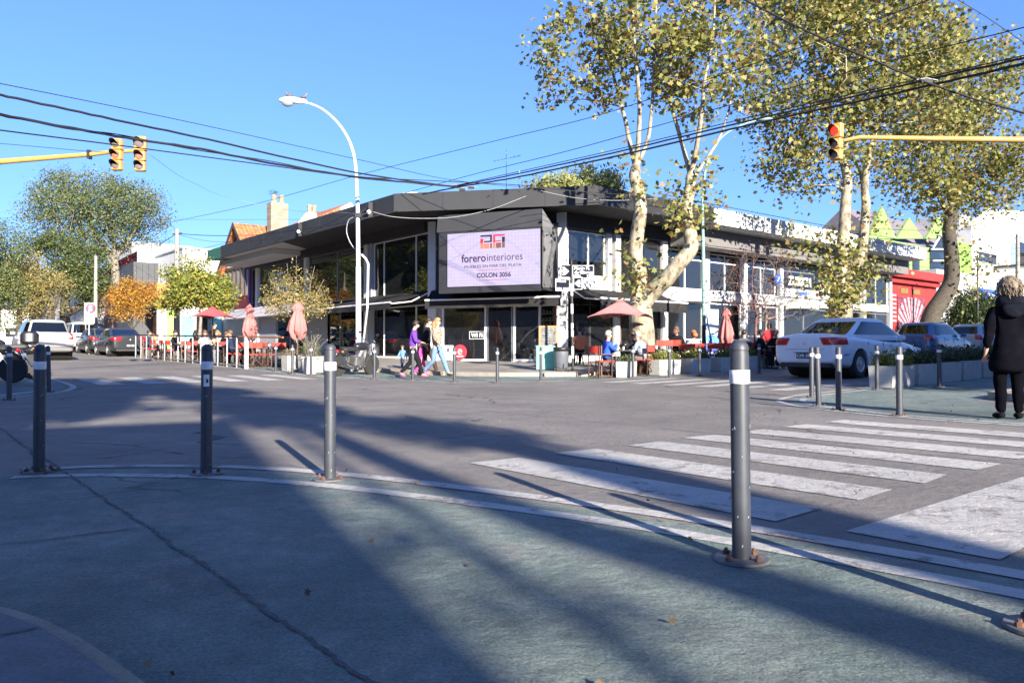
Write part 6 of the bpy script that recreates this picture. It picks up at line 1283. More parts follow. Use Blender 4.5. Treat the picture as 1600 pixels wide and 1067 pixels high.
def wheel(t, x, y, r, w=.2, spokes=5):
    s_ = 1 if x > 0 else -1; M4 = Matrix.Translation((x, y, r)) @ Matrix.Rotation(R(90) * s_, 4, 'Y')
    m = MB(); m.X = M4; m.lathe([(r * .62, -w / 2), (r * .95, -w / 2), (r, -w / 2 + .03), (r, w / 2 - .03), (r * .95, w / 2), (r * .64, w / 2), (r * .6, w / 2 - .02), (r * .6, -w / 2)], 32); wh = m.build('wheel', tyre_m, t, smooth=40)
    m = MB(); m.X = M4; m.lathe([(r * .62, w / 2 - .015), (r * .6, w / 2 + .004), (r * .55, w / 2 - .02), (r * .54, w / 2 - .07)], 32)
    for k in range(spokes):
        a_ = 2 * math.pi * k / spokes; c, s2_ = math.cos(a_), math.sin(a_); z = w / 2 - .02; h1, h2 = .055, .032; L = r * .58
        m.add([(c * .04 - s2_ * h1, s2_ * .04 + c * h1, z), (c * .04 + s2_ * h1, s2_ * .04 - c * h1, z), (c * L + s2_ * h2, s2_ * L - c * h2, z - .01), (c * L - s2_ * h2, s2_ * L + c * h2, z - .01), (c * .04 - s2_ * h1, s2_ * .04 + c * h1, z - .03), (c * .04 + s2_ * h1, s2_ * .04 - c * h1, z - .03), (c * L + s2_ * h2, s2_ * L - c * h2, z - .04), (c * L - s2_ * h2, s2_ * L + c * h2, z - .04)],
              [(0, 1, 2, 3), (7, 6, 5, 4), (0, 4, 5, 1), (1, 5, 6, 2), (2, 6, 7, 3), (3, 7, 4, 0)])
    m.lathe([(.06, w / 2 - .04), (.055, w / 2 - .008), (.03, w / 2)], 16); m.build('rim', rim_m, wh, smooth=40)
    m = MB(); m.X = M4; m.lathe([(r * .58, w / 2 - .11), (r * .58, w / 2 - .1)], 24); m.build('brake_disc', arch_m, wh)
def lamp(t, name, c, rad, mat, rx=0, rz=0):
    m = MB(); m.X = Matrix.Translation(c) @ Matrix.Rotation(rz, 4, 'Z') @ Matrix.Rotation(rx, 4, 'X'); m.ball((0, 0, 0), rad, 16, 10); return m.build(name, mat, t, smooth=True)
def plate_car(t, y, z, s='ABC 123', rot=180, mat=None, w=.4, zrot=None):
    m = MB(); m.box(-w / 2, w / 2, y - .012, y + .012, z - .065, z + .065); pl_ = m.build('number_plate', mat or black_trim, t)
    text(s, .1, 'plate_lettering', wht if mat is None else ink2, t, Matrix.Translation((0, y - .014, z)) @ Matrix.Rotation(R(90), 4, 'X'), .001, 'CENTER', .002, .95)
def paint_m(key, c, metal=0.0, rough=.28): return M(key, c, rough=rough, metal=metal, var=.04, scale=2, coat=.8, dirt=0)
def make_car(label, loc, rz, kind, paint, scale=1, group=None, trim=None, roof_rails=False, name='parked_car', plate='ABC 123'):
    t = thing(name, label, 'car', loc, rz, group, scale)
    if kind == 'sedan':
        L = 4.7; W_ = .9; r = .325; ax_ = (-1.32, 1.38)
        sts = [(-2.34, .74, .42, .90, .98), (-2.31, .82, .32, .97, 1.04), (-2.08, .88, .24, 1.0, 1.08), (-1.5, .905, .2, .99, 1.06), (-.9, .905, .19, .96, 1.02), (0, .905, .19, .91, .95), (.8, .9, .19, .89, .93), (1.3, .89, .2, .87, .93), (1.85, .87, .22, .78, .84), (2.2, .8, .25, .66, .72), (2.34, .66, .32, .55, .58)]
        bd = loft(sts, paint, 'body', t, 2, [(y, r + .0, r + .065) for y in ax_]); cabin(t, paint, 1.0, 1.5, .85, .66, -1.88, -.78, 1.46, .42, (-.02,), 5.5)
        rearlights(t, bd, .47, .80, .955, -1.9, -.5, -.03)
        m = MB(); m.box(-.5, .5, -2.35, -2.335, .685, .69); m.build('boot_seam', plastic, t)
        lamp(t, 'badge', (0, -2.345, .83), (.03, .012, .05), rim_m); bw = 2.3
        m = MB(); m.rbox((0, -2.26, .30), (1.36, .16, .12), .06); m.build('lower_bumper', plastic, t); plate_car(t, -2.352, .53, plate)
        m = MB(); m.tube([(-.5, -2.33, .27), (-.5, -2.2, .27)], .03, 8); m.build('exhaust', rim_m, t)
        m = MB(); m.box(-.28, .28, -2.352, -2.34, .6, .615); m.build('bumper_slot', plastic, t)
        for sx in (-1, 1): m = MB(); m.tube([(sx * .895, -2.12, .56), (sx * .9, -1.9, .56)], .012, 5); m.build('rub_strip', plastic, t)
    elif kind == 'suv':
        L = 4.3; W_ = .91; r = .345; ax_ = (-1.3, 1.35)
        sts = [(-2.12, .78, .5, 1.0, 1.06), (-2.08, .86, .36, 1.07, 1.12), (-1.9, .9, .3, 1.1, 1.15), (-1.3, .92, .28, 1.1, 1.14), (-.8, .9, .27, 1.06, 1.1), (0, .9, .27, 1.05, 1.08), (.8, .9, .27, 1.03, 1.06), (1.3, .92, .28, 1.02, 1.08), (1.8, .89, .3, .95, 1.0), (2.08, .82, .34, .82, .86), (2.16, .7, .42, .7, .74)]
        bd = loft(sts, paint, 'body', t, 2, [(y, r, r + .075) for y in ax_]); cabin(t, paint, 1.08, 1.66, .83, .66, -2.04, -1.78, 1.1, .3, (.05, -.5), 5)
        rearlights(t, bd, .68, .84, 1.12, -1.98, .12, 0)
        for sx in (-1, 1): lamp(t, 'reflector', (sx * .72, -2.1, .5), (.14, .04, .035), tail_m)
        rearlights(t, bd, .73, .9, .98, -2.03, .12, 0, tail_w, 'reversing_light')
        m = MB(); m.rbox((0, -2.06, .44), (1.66, .2, .2), .07); m.build('lower_bumper', M('dark_bumper', (.12, .12, .12), rough=.6), t); plate_car(t, -2.135, .93, plate, mat=white_paint)
        m = MB(); m.rbox((0, -2.125, 1.01), (.8, .05, .05), .02); m.build('tailgate_handle', rim_m, t)
        for sx in (-1, 1):
            if roof_rails: m = MB(); m.tube([(sx * .62, -1.5, 1.64), (sx * .62, -1.4, 1.71), (sx * .62, .2, 1.71), (sx * .62, .35, 1.64)], .022, 6); m.build('roof_rail', plastic, t)
    elif kind == 'hatch':
        L = 3.9; W_ = .84; r = .3; ax_ = (-1.2, 1.22)
        sts = [(-1.88, .66, .42, .9, .96), (-1.84, .76, .32, .98, 1.02), (-1.65, .82, .25, 1.0, 1.04), (-1.2, .84, .22, .98, 1.02), (-.7, .84, .2, .96, .99), (0, .84, .2, .93, .95), (.7, .84, .2, .9, .93), (1.15, .84, .21, .88, .93), (1.6, .8, .23, .78, .82), (1.86, .72, .28, .64, .68), (1.93, .6, .34, .55, .58)]
        bd = loft(sts, paint, 'body', t, 2, [(y, r, r + .06) for y in ax_]); cabin(t, paint, .97, 1.47, .77, .6, -1.8, -1.38, 1.12, .3, (.0,), 4.4)
        rearlights(t, bd, .55, .78, 1.0, -1.7, -.2, .1)
        m = MB(); m.rbox((0, -1.82, .34), (1.3, .16, .14), .05); m.build('lower_bumper', plastic, t); plate_car(t, -1.9, .62, plate)
    elif kind == 'van':
        L = 4.1; W_ = .86; r = .31; ax_ = (-1.25, 1.3)
        sts = [(-2.02, .74, .45, 1.0, 1.06), (-1.98, .82, .34, 1.08, 1.12), (-1.8, .85, .28, 1.08, 1.13), (-1.2, .86, .25, 1.06, 1.1), (-.6, .86, .24, 1.04, 1.07), (0, .86, .24, 1.02, 1.05), (.7, .86, .24, 1.0, 1.02), (1.2, .86, .25, .96, 1.0), (1.7, .83, .27, .86, .9), (1.98, .75, .32, .72, .76), (2.05, .62, .4, .6, .64)]
        bd = loft(sts, paint, 'body', t, 2, [(y, r, r + .06) for y in ax_]); cabin(t, paint, 1.06, 1.82, .8, .7, -1.95, -1.85, 1.3, .5, (.1, -.45), 6)
        rearlights(t, bd, .7, .7, 1.06, -1.9, 0, 0)
        m = MB(); m.rbox((0, -1.97, .4), (1.56, .16, .18), .05); m.build('lower_bumper', M('grey_bumper', (.2, .2, .2), rough=.6), t); plate_car(t, -2.05, .85, plate)
        m = MB(); m.box(-.012, .012, -1.99, -1.93, 1.12, 1.72); m.build('door_seam', paint, t)
    for y in ax_:
        for sx in (-1, 1): wheel(t, sx * (W_ - .11), y, r)
        m = MB(); m.tube([(-(W_ - .2), y, r), (W_ - .2, y, r)], r + .04, 20); m.build('wheel_well', arch_m, t)
    zb_ = {'sedan': .93, 'suv': 1.07, 'hatch': .96, 'van': 1.04}[kind]
    for sx in (-1, 1):
        m = MB(); m.rbox((sx * (W_ + .05), .62 if kind != 'sedan' else .72, zb_ + .05), (.2, .1, .13), .04); m.build('mirror', paint, t, smooth=40)
        for yy in (.28, -.62): m = MB(); m.rbox((sx * (W_ + .004), yy, zb_ - .13), (.03, .17, .028), .01); m.build('door_handle', paint, t)
        for yy in (.82, -.12, -.92 if kind != 'suv' else -.98): m = MB(); m.box(sx * (W_ - .008) - .004, sx * (W_ - .008) + .004, yy - .004, yy + .004, .42, zb_ - .05); m.build('door_seam', plastic, t)
        lamp(t, 'headlight', (sx * (W_ - .22), {'sedan': 2.2, 'suv': 2.04, 'hatch': 1.8, 'van': 1.93}[kind], zb_ - .27), (.15, .1, .09), tail_w)
    return t
white_car = paint_m('white_car_paint', (.66, .70, .76)); silver = paint_m('silver_paint', (.5, .48, .46), .25, .35); dark_car = paint_m('dark_car_paint', (.022, .025, .03)); blue_car = paint_m('blue_car_paint', (.05, .13, .27), .2); dgreen = paint_m('dark_green_paint', (.02, .06, .05)); lgrey = paint_m('pale_grey_paint', (.45, .45, .44))
RA, RB_ = TA, TA - R(90)
def carpos(b, a): p = W(b, a); return (p.x, p.y, p.z)
make_car('white saloon car seen from behind at the right beside the planters', carpos(20.7, 10.45), RB_, 'sedan', white_car, 1.045, name='white_car', plate='CXR 351')
make_car('silver grey off-road car driving away up the avenue on the left', carpos(5.55, 38.9), RA, 'suv', silver, 1.02, roof_rails=True, name='silver_car', plate='IPK 402')
make_car('nearest of two dark saloon cars parked behind the terrace railing', carpos(9.9, 44.5), RA, 'sedan', dark_car, .97, 'cars parked along the avenue')
make_car('second dark saloon car, parked just beyond the first', carpos(9.9, 49.5), RA, 'sedan', dark_car, .97, 'cars parked along the avenue')
make_car('white van parked beyond the two dark cars', carpos(9.8, 54.4), RA, 'van', paint_m('white_van_paint', (.5, .5, .49)), 1, 'cars parked along the avenue')
make_car('white estate car partly hidden behind the white van', carpos(9.6, 59.4), RA, 'suv', paint_m('white_van_paint', (.5, .5, .49)), 1, 'cars parked along the avenue')
make_car('dark green hatchback ahead of the silver car', carpos(3.9, 62), RA, 'hatch', dgreen, 1.05, 'cars in the left lane')
make_car('black car further up the avenue at the left edge', carpos(4.2, 74), RA, 'suv', dark_car, 1, 'cars in the left lane')
make_car('blue hatchback in front of the white saloon on the right', carpos(31.9, 12.9), RB_, 'hatch', blue_car, 1.04, 'cars in the side street')
make_car('pale grey hatchback beyond the blue one, half hidden by the woman', carpos(37.2, 13.1), RB_, 'hatch', lgrey, 1.0, 'cars in the side street')
# things on the white car
# motorbikes
chrome = M('chrome', (.6, .6, .6), rough=.15, metal=1, var=.02); bikeblk = M('bike_black', (.015, .015, .018), rough=.3, coat=.4)
def make_bike(label, loc, rz, lean=0, box=False):
    t = thing('motorbike', label, 'motorbike', loc, rz); t.rotation_euler = (0, R(lean), rz)
    for y in (-.68, .72):
        M4 = Matrix.Translation((0, y, .31)) @ Matrix.Rotation(R(90), 4, 'Y'); m = MB(); m.X = M4; m.lathe([(.22, -.055), (.29, -.06), (.31, -.03), (.31, .03), (.29, .06), (.22, .055)], 28); w_ = m.build('wheel', tyre_m, t, smooth=40); m = MB(); m.X = M4; m.lathe([(.22, -.03), (.225, .03), (.2, .03), (.2, -.03)], 24)
        for k in range(6): a_ = math.pi * k / 3; m.tube([(0, 0, 0), (.21 * math.cos(a_), .21 * math.sin(a_), 0)], .014, 5)
        m.build('rim', chrome, w_)
    m = MB(); m.tube([(0, .5, .86), (0, .1, .76), (0, -.3, .66), (0, -.35, .4), (0, .1, .25), (0, .45, .45), (0, .5, .86)], .022, 6); m.build('frame', bikeblk, t)
    for sx in (-.1, .1): m = MB(); m.tube([(sx, .72, .31), (sx, .5, .95)], .022, 8); m.build('fork', chrome, t); m = MB(); m.tube([(sx * 1.1, -.68, .31), (sx * 1.2, -.45, .72)], .02, 8); m.build('shock', chrome, t)
    m = MB(); m.ball((0, .18, .88), (.15, .3, .13), 14, 8); m.build('fuel_tank', bikeblk, t, smooth=True); m = MB(); m.rbox((0, -.3, .8), (.28, .62, .1), .09); m.build('seat', plastic, t, smooth=40)
    m = MB(); m.rbox((0, .05, .45), (.3, .34, .3), .05); m.tube([(0, .1, .5), (0, .22, .72)], .09, 12); m.build('engine', M('engine_metal', (.2, .2, .2), rough=.4, metal=.7, var=.3), t, smooth=40)
    m = MB(); m.tube([(.12, .2, .55), (.17, .25, .3), (.17, -.3, .27), (.18, -.8, .36)], [.02, .025, .04, .045], 10); m.build('exhaust', chrome, t, smooth=40)
    m = MB(); m.tube([(-.36, .38, 1.06), (-.22, .48, 1.08), (0, .5, .98), (.22, .48, 1.08), (.36, .38, 1.06)], .014, 8); m.build('handlebar', chrome, t)
    for sx in (-1, 1): m = MB(); m.tube([(sx * .26, .46, 1.08), (sx * .34, .46, 1.24)], .007, 5); m.ball((sx * .36, .45, 1.27), (.06, .015, .04), 8, 6); m.build('mirror', bikeblk, t); lamp(t, 'indicator', (sx * .16, -.72, .74), (.035, .045, .03), M('amber', (.5, .15, .01), rough=.2))
    m = MB(); m.tube([(0, -.45, .74), (0, -.75, .7), (0, -.95, .52)], [.09, .08, .05], 8); m.build('rear_mudguard', bikeblk, t, smooth=True); lamp(t, 'tail_light', (0, -.8, .74), (.07, .05, .05), tail_m)
    m = MB(); m.cb((0, -.93, .6), (.2, .012, .15), rx=-.35); m.build('number_plate', white_paint, t); lamp(t, 'headlight', (0, .68, .88), (.09, .08, .09), tail_w)
    if box: m = MB(); m.rbox((0, -.62, 1.02), (.42, .4, .32), .12); m.build('top_box', bikeblk, t, smooth=40)
    return t
p = gp(546, 588); make_bike('black motorbike parked tail to the road beside the lamp post', (p.x, p.y + .6, p.z), R(-32), 8)
p = gp(0, 592); make_bike('motorbike with a dark top box in shade at the left edge', (p.x, p.y, p.z), R(118), 5, True)
p = gp(-30, 598); make_bike('second shaded motorbike cut by the left edge', (p.x, p.y, p.z), R(100), -4)
# ============================================================ PEOPLE
def skinmesh(J, E, name, mat, parent, root=0, sub=1):
    "J: list of (xyz, (rx, ry)); E: edges"
    bm = bmesh.new(); lay = bm.verts.layers.skin.verify(); vs = []
    for i, (p, r) in enumerate(J):
        v = bm.verts.new(p); r = r if hasattr(r, '__len__') else (r, r); v[lay].radius = r; v[lay].use_root = (i == root); vs.append(v)
    for a_, b_ in E: bm.edges.new((vs[a_], vs[b_]))
    me = bpy.data.meshes.new(name); bm.to_mesh(me); bm.free(); o = bpy.data.objects.new(name, me); COL.objects.link(o)
    sk = o.modifiers.new('skin', 'SKIN'); sk.use_smooth_shade = True; sk.branch_smoothing = .4
    sb = o.modifiers.new('sub', 'SUBSURF'); sb.levels = sub; sb.render_levels = sub
    me2 = evalmesh(o); bpy.data.objects.remove(o); me2.materials.clear(); me2.materials.append(mat); me2.name = name
    o = bpy.data.objects.new(name, me2); COL.objects.link(o); o.parent = parent; return o
skin_m = M('skin', (.40, .24, .18), rough=.55, var=.06, scale=8); skin_d = M('skin_tan', (.4, .24, .17), rough=.55, var=.06, scale=8)
def fabric(key, c, var=.12): return M('fabric_' + key, c, rough=.95, spec=.12, var=var, scale=9, bump=.15, bscale=80)
H_DARK = M('hair_dark', (.025, .017, .012), rough=.6, var=.35, scale=30); H_BLOND = M('hair_blond', (.34, .19, .08), rough=.55, var=.35, scale=25); H_RED = M('hair_red', (.33, .11, .04), rough=.55, var=.3, scale=25); H_BROWN = M('hair_brown', (.12, .06, .035), rough=.6, var=.3, scale=30); H_GREY = M('hair_grey', (.36, .34, .32), rough=.6, var=.25, scale=30)
def crease(o, k, seed):
    for v in o.data.vertices:
        x, y, z_ = v.co; v.co += v.normal * (noise.noise(Vector((x * 14 + seed, y * 14, z_ * 9))) * .012 * k)
    return o
def person(label, loc, face, pose='stand', h=1.72, top=None, bot=None, hair=None, hairlen=0, skin=None, shoes=None, arms='down', lean=0, coat=0, bare=False, z=0, name='person', group=None, collar=None, fingers=True, turn=0, stride=.28):
    k = h / 1.75; t = thing(name, label, 'person', tuple(loc), R(face), group); skin = skin or skin_m; shoes = shoes or M('shoe_black', (.02, .02, .02), rough=.6)
    V = Vector
    if pose == 'sit': pel = V((0, -.02, .52)); up = V((0, lean, .98)).normalized()
    else: pel = V((0, 0, .93)); up = V((0, lean, 1)).normalized()
    waist = pel + up * .15; chest = pel + up * .37; nb = pel + up * .54; nk = pel + up * .578; hd0 = nk + V((0, .012, .055)); hd1 = nk + V((0, .018, .125)); hd2 = nk + V((0, .01, .19))
    if turn: hd0 += V((0, .02, -.01)); hd1 += V((0, .045, -.02)); hd2 += V((0, .06, -.03))
    sh = [chest + V((s * .185, 0, .105)) for s in (-1, 1)]
    if pose == 'sit':
        hip = [pel + V((s * .09, .02, -.0)) for s in (-1, 1)]; kn = [V((s * .13, .42, .53)) for s in (-1, 1)]; an = [V((s * .12, .40 + .05 * s, .09)) for s in (-1, 1)]; toe = [a_ + V((0, .15, -.045)) for a_ in an]
    elif pose == 'walk':
        hip = [pel + V((s * .085, 0, -.03)) for s in (-1, 1)]; kn = [V((-.09, .16 + .1 * stride, .50)), V((.09, -.05, .48))]; an = [V((-.09, .05 + stride * .95, .10)), V((.09, -stride * 1.25, .16))]; toe = [an[0] + V((0, .16, -.04)), an[1] + V((0, .12, -.11))]
    else:
        hip = [pel + V((s * .085, 0, -.03)) for s in (-1, 1)]; kn = [V((s * .1, .02, .5)) for s in (-1, 1)]; an = [V((s * .105, -.02, .09)) for s in (-1, 1)]; toe = [a_ + V((.02 * s, .15, -.05)) for a_, s in zip(an, (-1, 1))]
    if arms == 'down': el = [s_ + V((sg * .06, -.03, -.28)) for s_, sg in zip(sh, (-1, 1))]; wr = [e + V((sg * .01, .07, -.24)) for e, sg in zip(el, (-1, 1))]
    elif arms == 'table': el = [s_ + V((sg * .06, .1, -.25)) for s_, sg in zip(sh, (-1, 1))]; wr = [e + V((-sg * .07, .23, .02)) for e, sg in zip(el, (-1, 1))]
    elif arms == 'swing': el = [sh[0] + V((-.05, -.12, -.26)), sh[1] + V((.05, .08, -.26))]; wr = [el[0] + V((0, -.03, -.24)), el[1] + V((0, .18, -.17))]
    elif arms == 'front': el = [s_ + V((sg * .07, .04, -.27)) for s_, sg in zip(sh, (-1, 1))]; wr = [e + V((-sg * .1, .2, -.05)) for e, sg in zip(el, (-1, 1))]
    elif arms == 'face': el = [sh[0] + V((-.05, .1, -.25)), sh[1] + V((.04, .14, -.22))]; wr = [el[0] + V((.07, .23, .02)), el[1] + V((-.08, .12, .22))]
    wd = 1.1
    J = []; E = []
    def add(p, r, par=None): J.append((tuple(V(p) * k), tuple(q * k * (wd if max(r if hasattr(r, '__len__') else (r,)) > .036 and max(r if hasattr(r, '__len__') else (r,)) < .16 else 1) for q in (r if hasattr(r, '__len__') else (r, r))))); 
    def node(p, r, par=None):
        add(p, r); i = len(J) - 1
        if par is not None: E.append((par, i))
        return i
    iP = node(pel, (.13, .1)); iW = node(waist, (.125, .095), iP); iC = node(chest, (.155, .105), iW); iN = node(nb, (.07, .06), iC); iK = node(nk, (.05, .05), iN)
    i0 = node(hd0, (.062, .07), iK); i1 = node(hd1, (.076, .09), i0); i2 = node(hd2, (.06, .075), i1)
    node(hd1 + V((0, .1, -.02)), .014, i1)
    for s in (0, 1):
        sg = (-1, 1)[s]
        iS = node(sh[s], .055, iC); iE = node(el[s], .041, iS); iR = node(wr[s], .027, iE); d = (wr[s] - el[s]).normalized(); side = d.cross(V((0, 0, 1)) if abs(d.z) < .8 else V((0, 1, 0))).normalized(); palm = wr[s] + d * .07; iM = node(palm, (.03, .018), iR)
        if fingers:
            for q in range(4):
                o_ = side * (.027 - .018 * q); f1 = palm + d * (.045 + (.004, .012, .009, -.002)[q]) + o_; iF = node(f1, .0085, iM); node(f1 + d * .028 + V((0, .004, -.014)), .0075, iF)
            th = palm - d * .03 + side * .035; iF = node(th + d * .012, .011, iM); node(th + d * .045 + side * .012, .0085, iF)
        iH = node(hip[s], .085, iP); iKn = node(kn[s], .055, iH); iA = node(an[s], .037, iKn); node(toe[s], (.038, .026), iA)
    skinmesh(J, E, 'body', skin, t, iP)
    # clothes: slightly larger skins over the same joints
    def cloth(segs, name, mat, grow=1.24, extra=.014):
        J2 = []; E2 = []; idx = {}
        for (a_, ra, b_, rb_) in segs:
            ids = []
            for p, r in ((a_, ra), (b_, rb_)):
                key = tuple(round(c, 4) for c in p)
                if key not in idx: idx[key] = len(J2); J2.append((tuple(V(p) * k), tuple((q * grow + extra) * k for q in (r if hasattr(r, '__len__') else (r, r)))))
                ids.append(idx[key])
            E2.append(tuple(ids))
        return crease(skinmesh(J2, E2, name, mat, t, sub=3 if coat else 2), k, len(label))
    if top is not None:
        seg = [(chest, (.155, .105), waist, (.135, .1)), (waist, (.135, .1), pel + V((0, 0, -.02)), (.15, .115)), (chest, (.155, .105), nb, (.08, .065))]
        for s in (0, 1): e2 = wr[s] - (wr[s] - el[s]) * .1; seg += [(chest, (.155, .105), sh[s], .058), (sh[s], .058, el[s], .045), (el[s], .045, e2, .031)]
        if coat:
            hem = pel + V((0, 0, -coat)); seg += [(pel + V((0, 0, -.02)), (.15, .115), hem * 1 + V((0, 0, coat * .45)), (.19, .14)), (hem * 1 + V((0, 0, coat * .45)), (.19, .14), hem, (.215, .16))]
        cloth(seg, 'jacket', top)
    if bot is not None:
        seg = [(pel + V((0, 0, .1)), (.125, .095), pel - V((0, 0, .02)), (.13, .1))]
        for s in (0, 1): a2 = an[s] + V((0, 0, -.01)); seg += [(pel - V((0, 0, .02)), (.13, .1), hip[s], .085), (hip[s], .085, kn[s], .058), (kn[s], .058, a2, .042)]
        cloth(seg, 'trousers', bot, 1.2, .01)
    for s in (0, 1):
        m = MB(); a_ = an[s] * k; b_ = toe[s] * k; m.tube([a_ + V((0, -.035, -.03)) * k, a_ + V((0, .02, -.035)) * k, b_ * .55 + a_ * .45 + V((0, 0, -.015)) * k, b_ + V((0, .02, .0))], [.038 * k, .046 * k, .044 * k, .028 * k], 10); m.build('shoe', shoes, t, smooth=True)
    # hair, eyes, mouth, ears
    hc = (hd1 + V((0, .0, .035))) * k
    if hair is not None:
        m = MB(); m.ball((0, 0, 0), (1, 1, 1), 18, 12); vs = []
        for v in m.v:
            x, y, zz = v; fr = max(0, y) * max(0, .35 - zz); r_ = 1 - .62 * min(1, fr * 2.4); vs.append((hc.x + x * .094 * k * r_ * (1 + .05 * math.sin(9 * x + 5 * zz)), hc.y - .012 * k + y * .11 * k * r_, hc.z + zz * .115 * k * (1 if zz > 0 else .75) + .01 * k))
        if hair is H_GREY and hairlen < 0: pass
        m.v = vs; m.build('hair', hair, t, smooth=True)
        if hairlen > 0:
            m = MB(); bk = V((0, -.115, 0)) * k; m.tube([hc + V((0, -.04, .02)) * k, hc + bk + V((0, 0, -.06)) * k, hc + bk * 1.25 + V((0, 0, -.06 - hairlen * .5)) * k, hc + bk * 1.35 + V((.01, 0, -.08 - hairlen)) * k], [.07 * k, .085 * k, .08 * k, .025 * k], 12)
            for i, v in enumerate(m.v): m.v[i] = (v[0] * 1.15, v[1], v[2])
            m.build('hair_length', hair, t, smooth=True)
    for sg in (-1, 1):
        e_ = (hd1 + V((sg * .031, .083, .012))) * k; m = MB(); m.ball(tuple(e_), (.012 * k, .008 * k, .008 * k), 8, 6); m.build('eye', H_DARK, t, smooth=True)
        e_ = (hd1 + V((sg * .079, 0, -.005))) * k; m = MB(); m.ball(tuple(e_), (.01 * k, .02 * k, .03 * k), 8, 6); m.build('ear', skin, t, smooth=True)
    m = MB(); m.ball(tuple((hd0 + V((0, .078, .012))) * k), (.022 * k, .008 * k, .006 * k), 8, 5); m.build('mouth', M('lips', (.4, .13, .1), rough=.5), t, smooth=True)
    return t
leo = bpy.data.materials.new('leopard_fabric'); leo.use_nodes = True; nt = leo.node_tree; tc = nn(nt, 'ShaderNodeTexCoord'); vo = nn(nt, 'ShaderNodeTexVoronoi'); vo.inputs['Scale'].default_value = 26; nt.links.new(tc.outputs['Object'], vo.inputs['Vector'])
cr = nn(nt, 'ShaderNodeValToRGB'); cr.color_ramp.interpolation = 'CONSTANT'; e = cr.color_ramp.elements; e[0].color = (.16, .09, .04, 1); e[1].color = (.03, .02, .015, 1); e[1].position = .22; q = e.new(.42); q.color = (.34, .27, .2, 1); nt.links.new(vo.outputs['Distance'], cr.inputs[0]); nt.links.new(cr.outputs[0], nt.nodes['Principled BSDF'].inputs[0]); nt.nodes['Principled BSDF'].inputs['Roughness'].default_value = .8
F_BLK = fabric('black', (.011, .011, .014)); F_PUR = fabric('purple', (.12, .04, .33)); F_JEAN = fabric('jeans', (.13, .2, .32)); F_DJEAN = fabric('dark_jeans', (.03, .045, .08)); F_NAVY = fabric('navy', (.02, .03, .07)); F_BLUE = fabric('blue', (.03, .09, .55)); F_ORG = fabric('orange', (.62, .2, .1)); F_CRM = fabric('cream', (.45, .39, .3)); F_GRY = fabric('grey', (.16, .16, .17)); F_PNK = fabric('pink', (.65, .06, .3)); F_RED = fabric('red', (.55, .04, .05)); F_SKY = fabric('sky', (.14, .27, .5)); F_PLAID = fabric('plaid', (.25, .29, .36), .4); F_WHT = fabric('white', (.4, .4, .4))
S_WHT = M('shoe_white', (.6, .58, .56), rough=.6); S_PNK = M('shoe_pink', (.6, .1, .2), rough=.6)
RIGHT = -90
p = gp(644, 590); person('woman in a purple jacket and black trousers walking with her head bowed', p, RIGHT + 8, 'walk', 1.62, F_PUR, F_BLK, H_DARK, 0, arms='front', lean=.12, shoes=S_PNK, turn=1)
p = gp(664, 586); person('young man in a black padded jacket walking between two women', p + Vector((0, .35, 0)), RIGHT - 5, 'walk', 1.76, F_BLK, fabric('brown', (.05, .035, .025)), H_DARK, 0, arms='down', lean=.06, turn=1)
p = gp(682, 588); person('woman with long fair hair, leopard jacket and pale jeans walking right', p, RIGHT - 28, 'walk', 1.70, leo, F_JEAN, H_BLOND, .34, arms='swing', lean=.05, shoes=M('shoe_dark', (.03, .02, .02), rough=.6), stride=.34)
p = gp(629, 581); person('toddler in a pale blue and navy top walking at the left of the group', p, 150, 'walk', .86, F_SKY, F_DJEAN, H_BROWN, 0, arms='swing', shoes=S_PNK, stride=.15)
p = gp(657, 586); person('child in pink half hidden between the walking adults', p + Vector((0, .1, 0)), RIGHT, 'walk', 1.0, F_PNK, F_PNK, H_BROWN, .1, arms='down', shoes=S_PNK)
p = gp(1577, 655); person('woman in a long black hooded coat seen from behind at the right edge', p, -12, 'stand', 1.66, M('coat_black', (.0035, .0035, .006), rough=1, spec=.03, var=.3, scale=6), M('trousers_black', (.003, .003, .005), rough=1, spec=.03), None, 0, arms='down', coat=.36, shoes=M('shoe_matt_black', (.006, .006, .007), rough=.9, spec=.1))
wn_ = p; t = bpy.data.objects[[o.name for o in bpy.data.objects if o.get('label', '').startswith('woman in a long black')][0]]; k = 1.66 / 1.75
H_MIX = M('hair_streaked', (.12, .09, .06), rough=.6, var=.6, scale=38)
rs = np.random.RandomState(4); m = MB(); m.ball((0, -.015, 1.68 * k), (.128, .138, .155), 20, 14); m.build('hair', H_MIX, t, smooth=True)
for q in range(260):
    th = rs.uniform(0, 2 * math.pi); ph = rs.uniform(-.9, 1.4); r_ = .125 + rs.uniform(0, .018); c = Vector((r_ * math.cos(ph) * math.cos(th), -.015 + r_ * 1.1 * math.cos(ph) * math.sin(th), 1.68 * k + r_ * 1.15 * math.sin(ph)))
    if c.y > .07 and c.z < 1.68 * k: continue
    pts = []; a0 = rs.uniform(0, 6)
    for i in range(7): pts.append(c + Vector((.009 * math.cos(a0 + i * .9), .009 * math.sin(a0 + i * .9), -.014 * i)))
    m = MB() if q == 0 else m_c; m.tube(pts, [.003, .006, .008, .008, .007, .005, .002], 5); m_c = m
m_c.build('curls', H_MIX, t, smooth=True)
m = MB(); prof = [(.155, -.03), (.17, .02), (.15, .085), (.10, .11), (.06, .10)]; m.X = Matrix.Translation((0, -.05, 1.475 * k)) @ Matrix.Diagonal((1, .75, 1, 1)); m.lathe(prof, 20); m.build('hood', M('hood_black', (.007, .008, .013), rough=1, spec=.04, var=.4, scale=8, bump=.5, bscale=20), t, smooth=True)
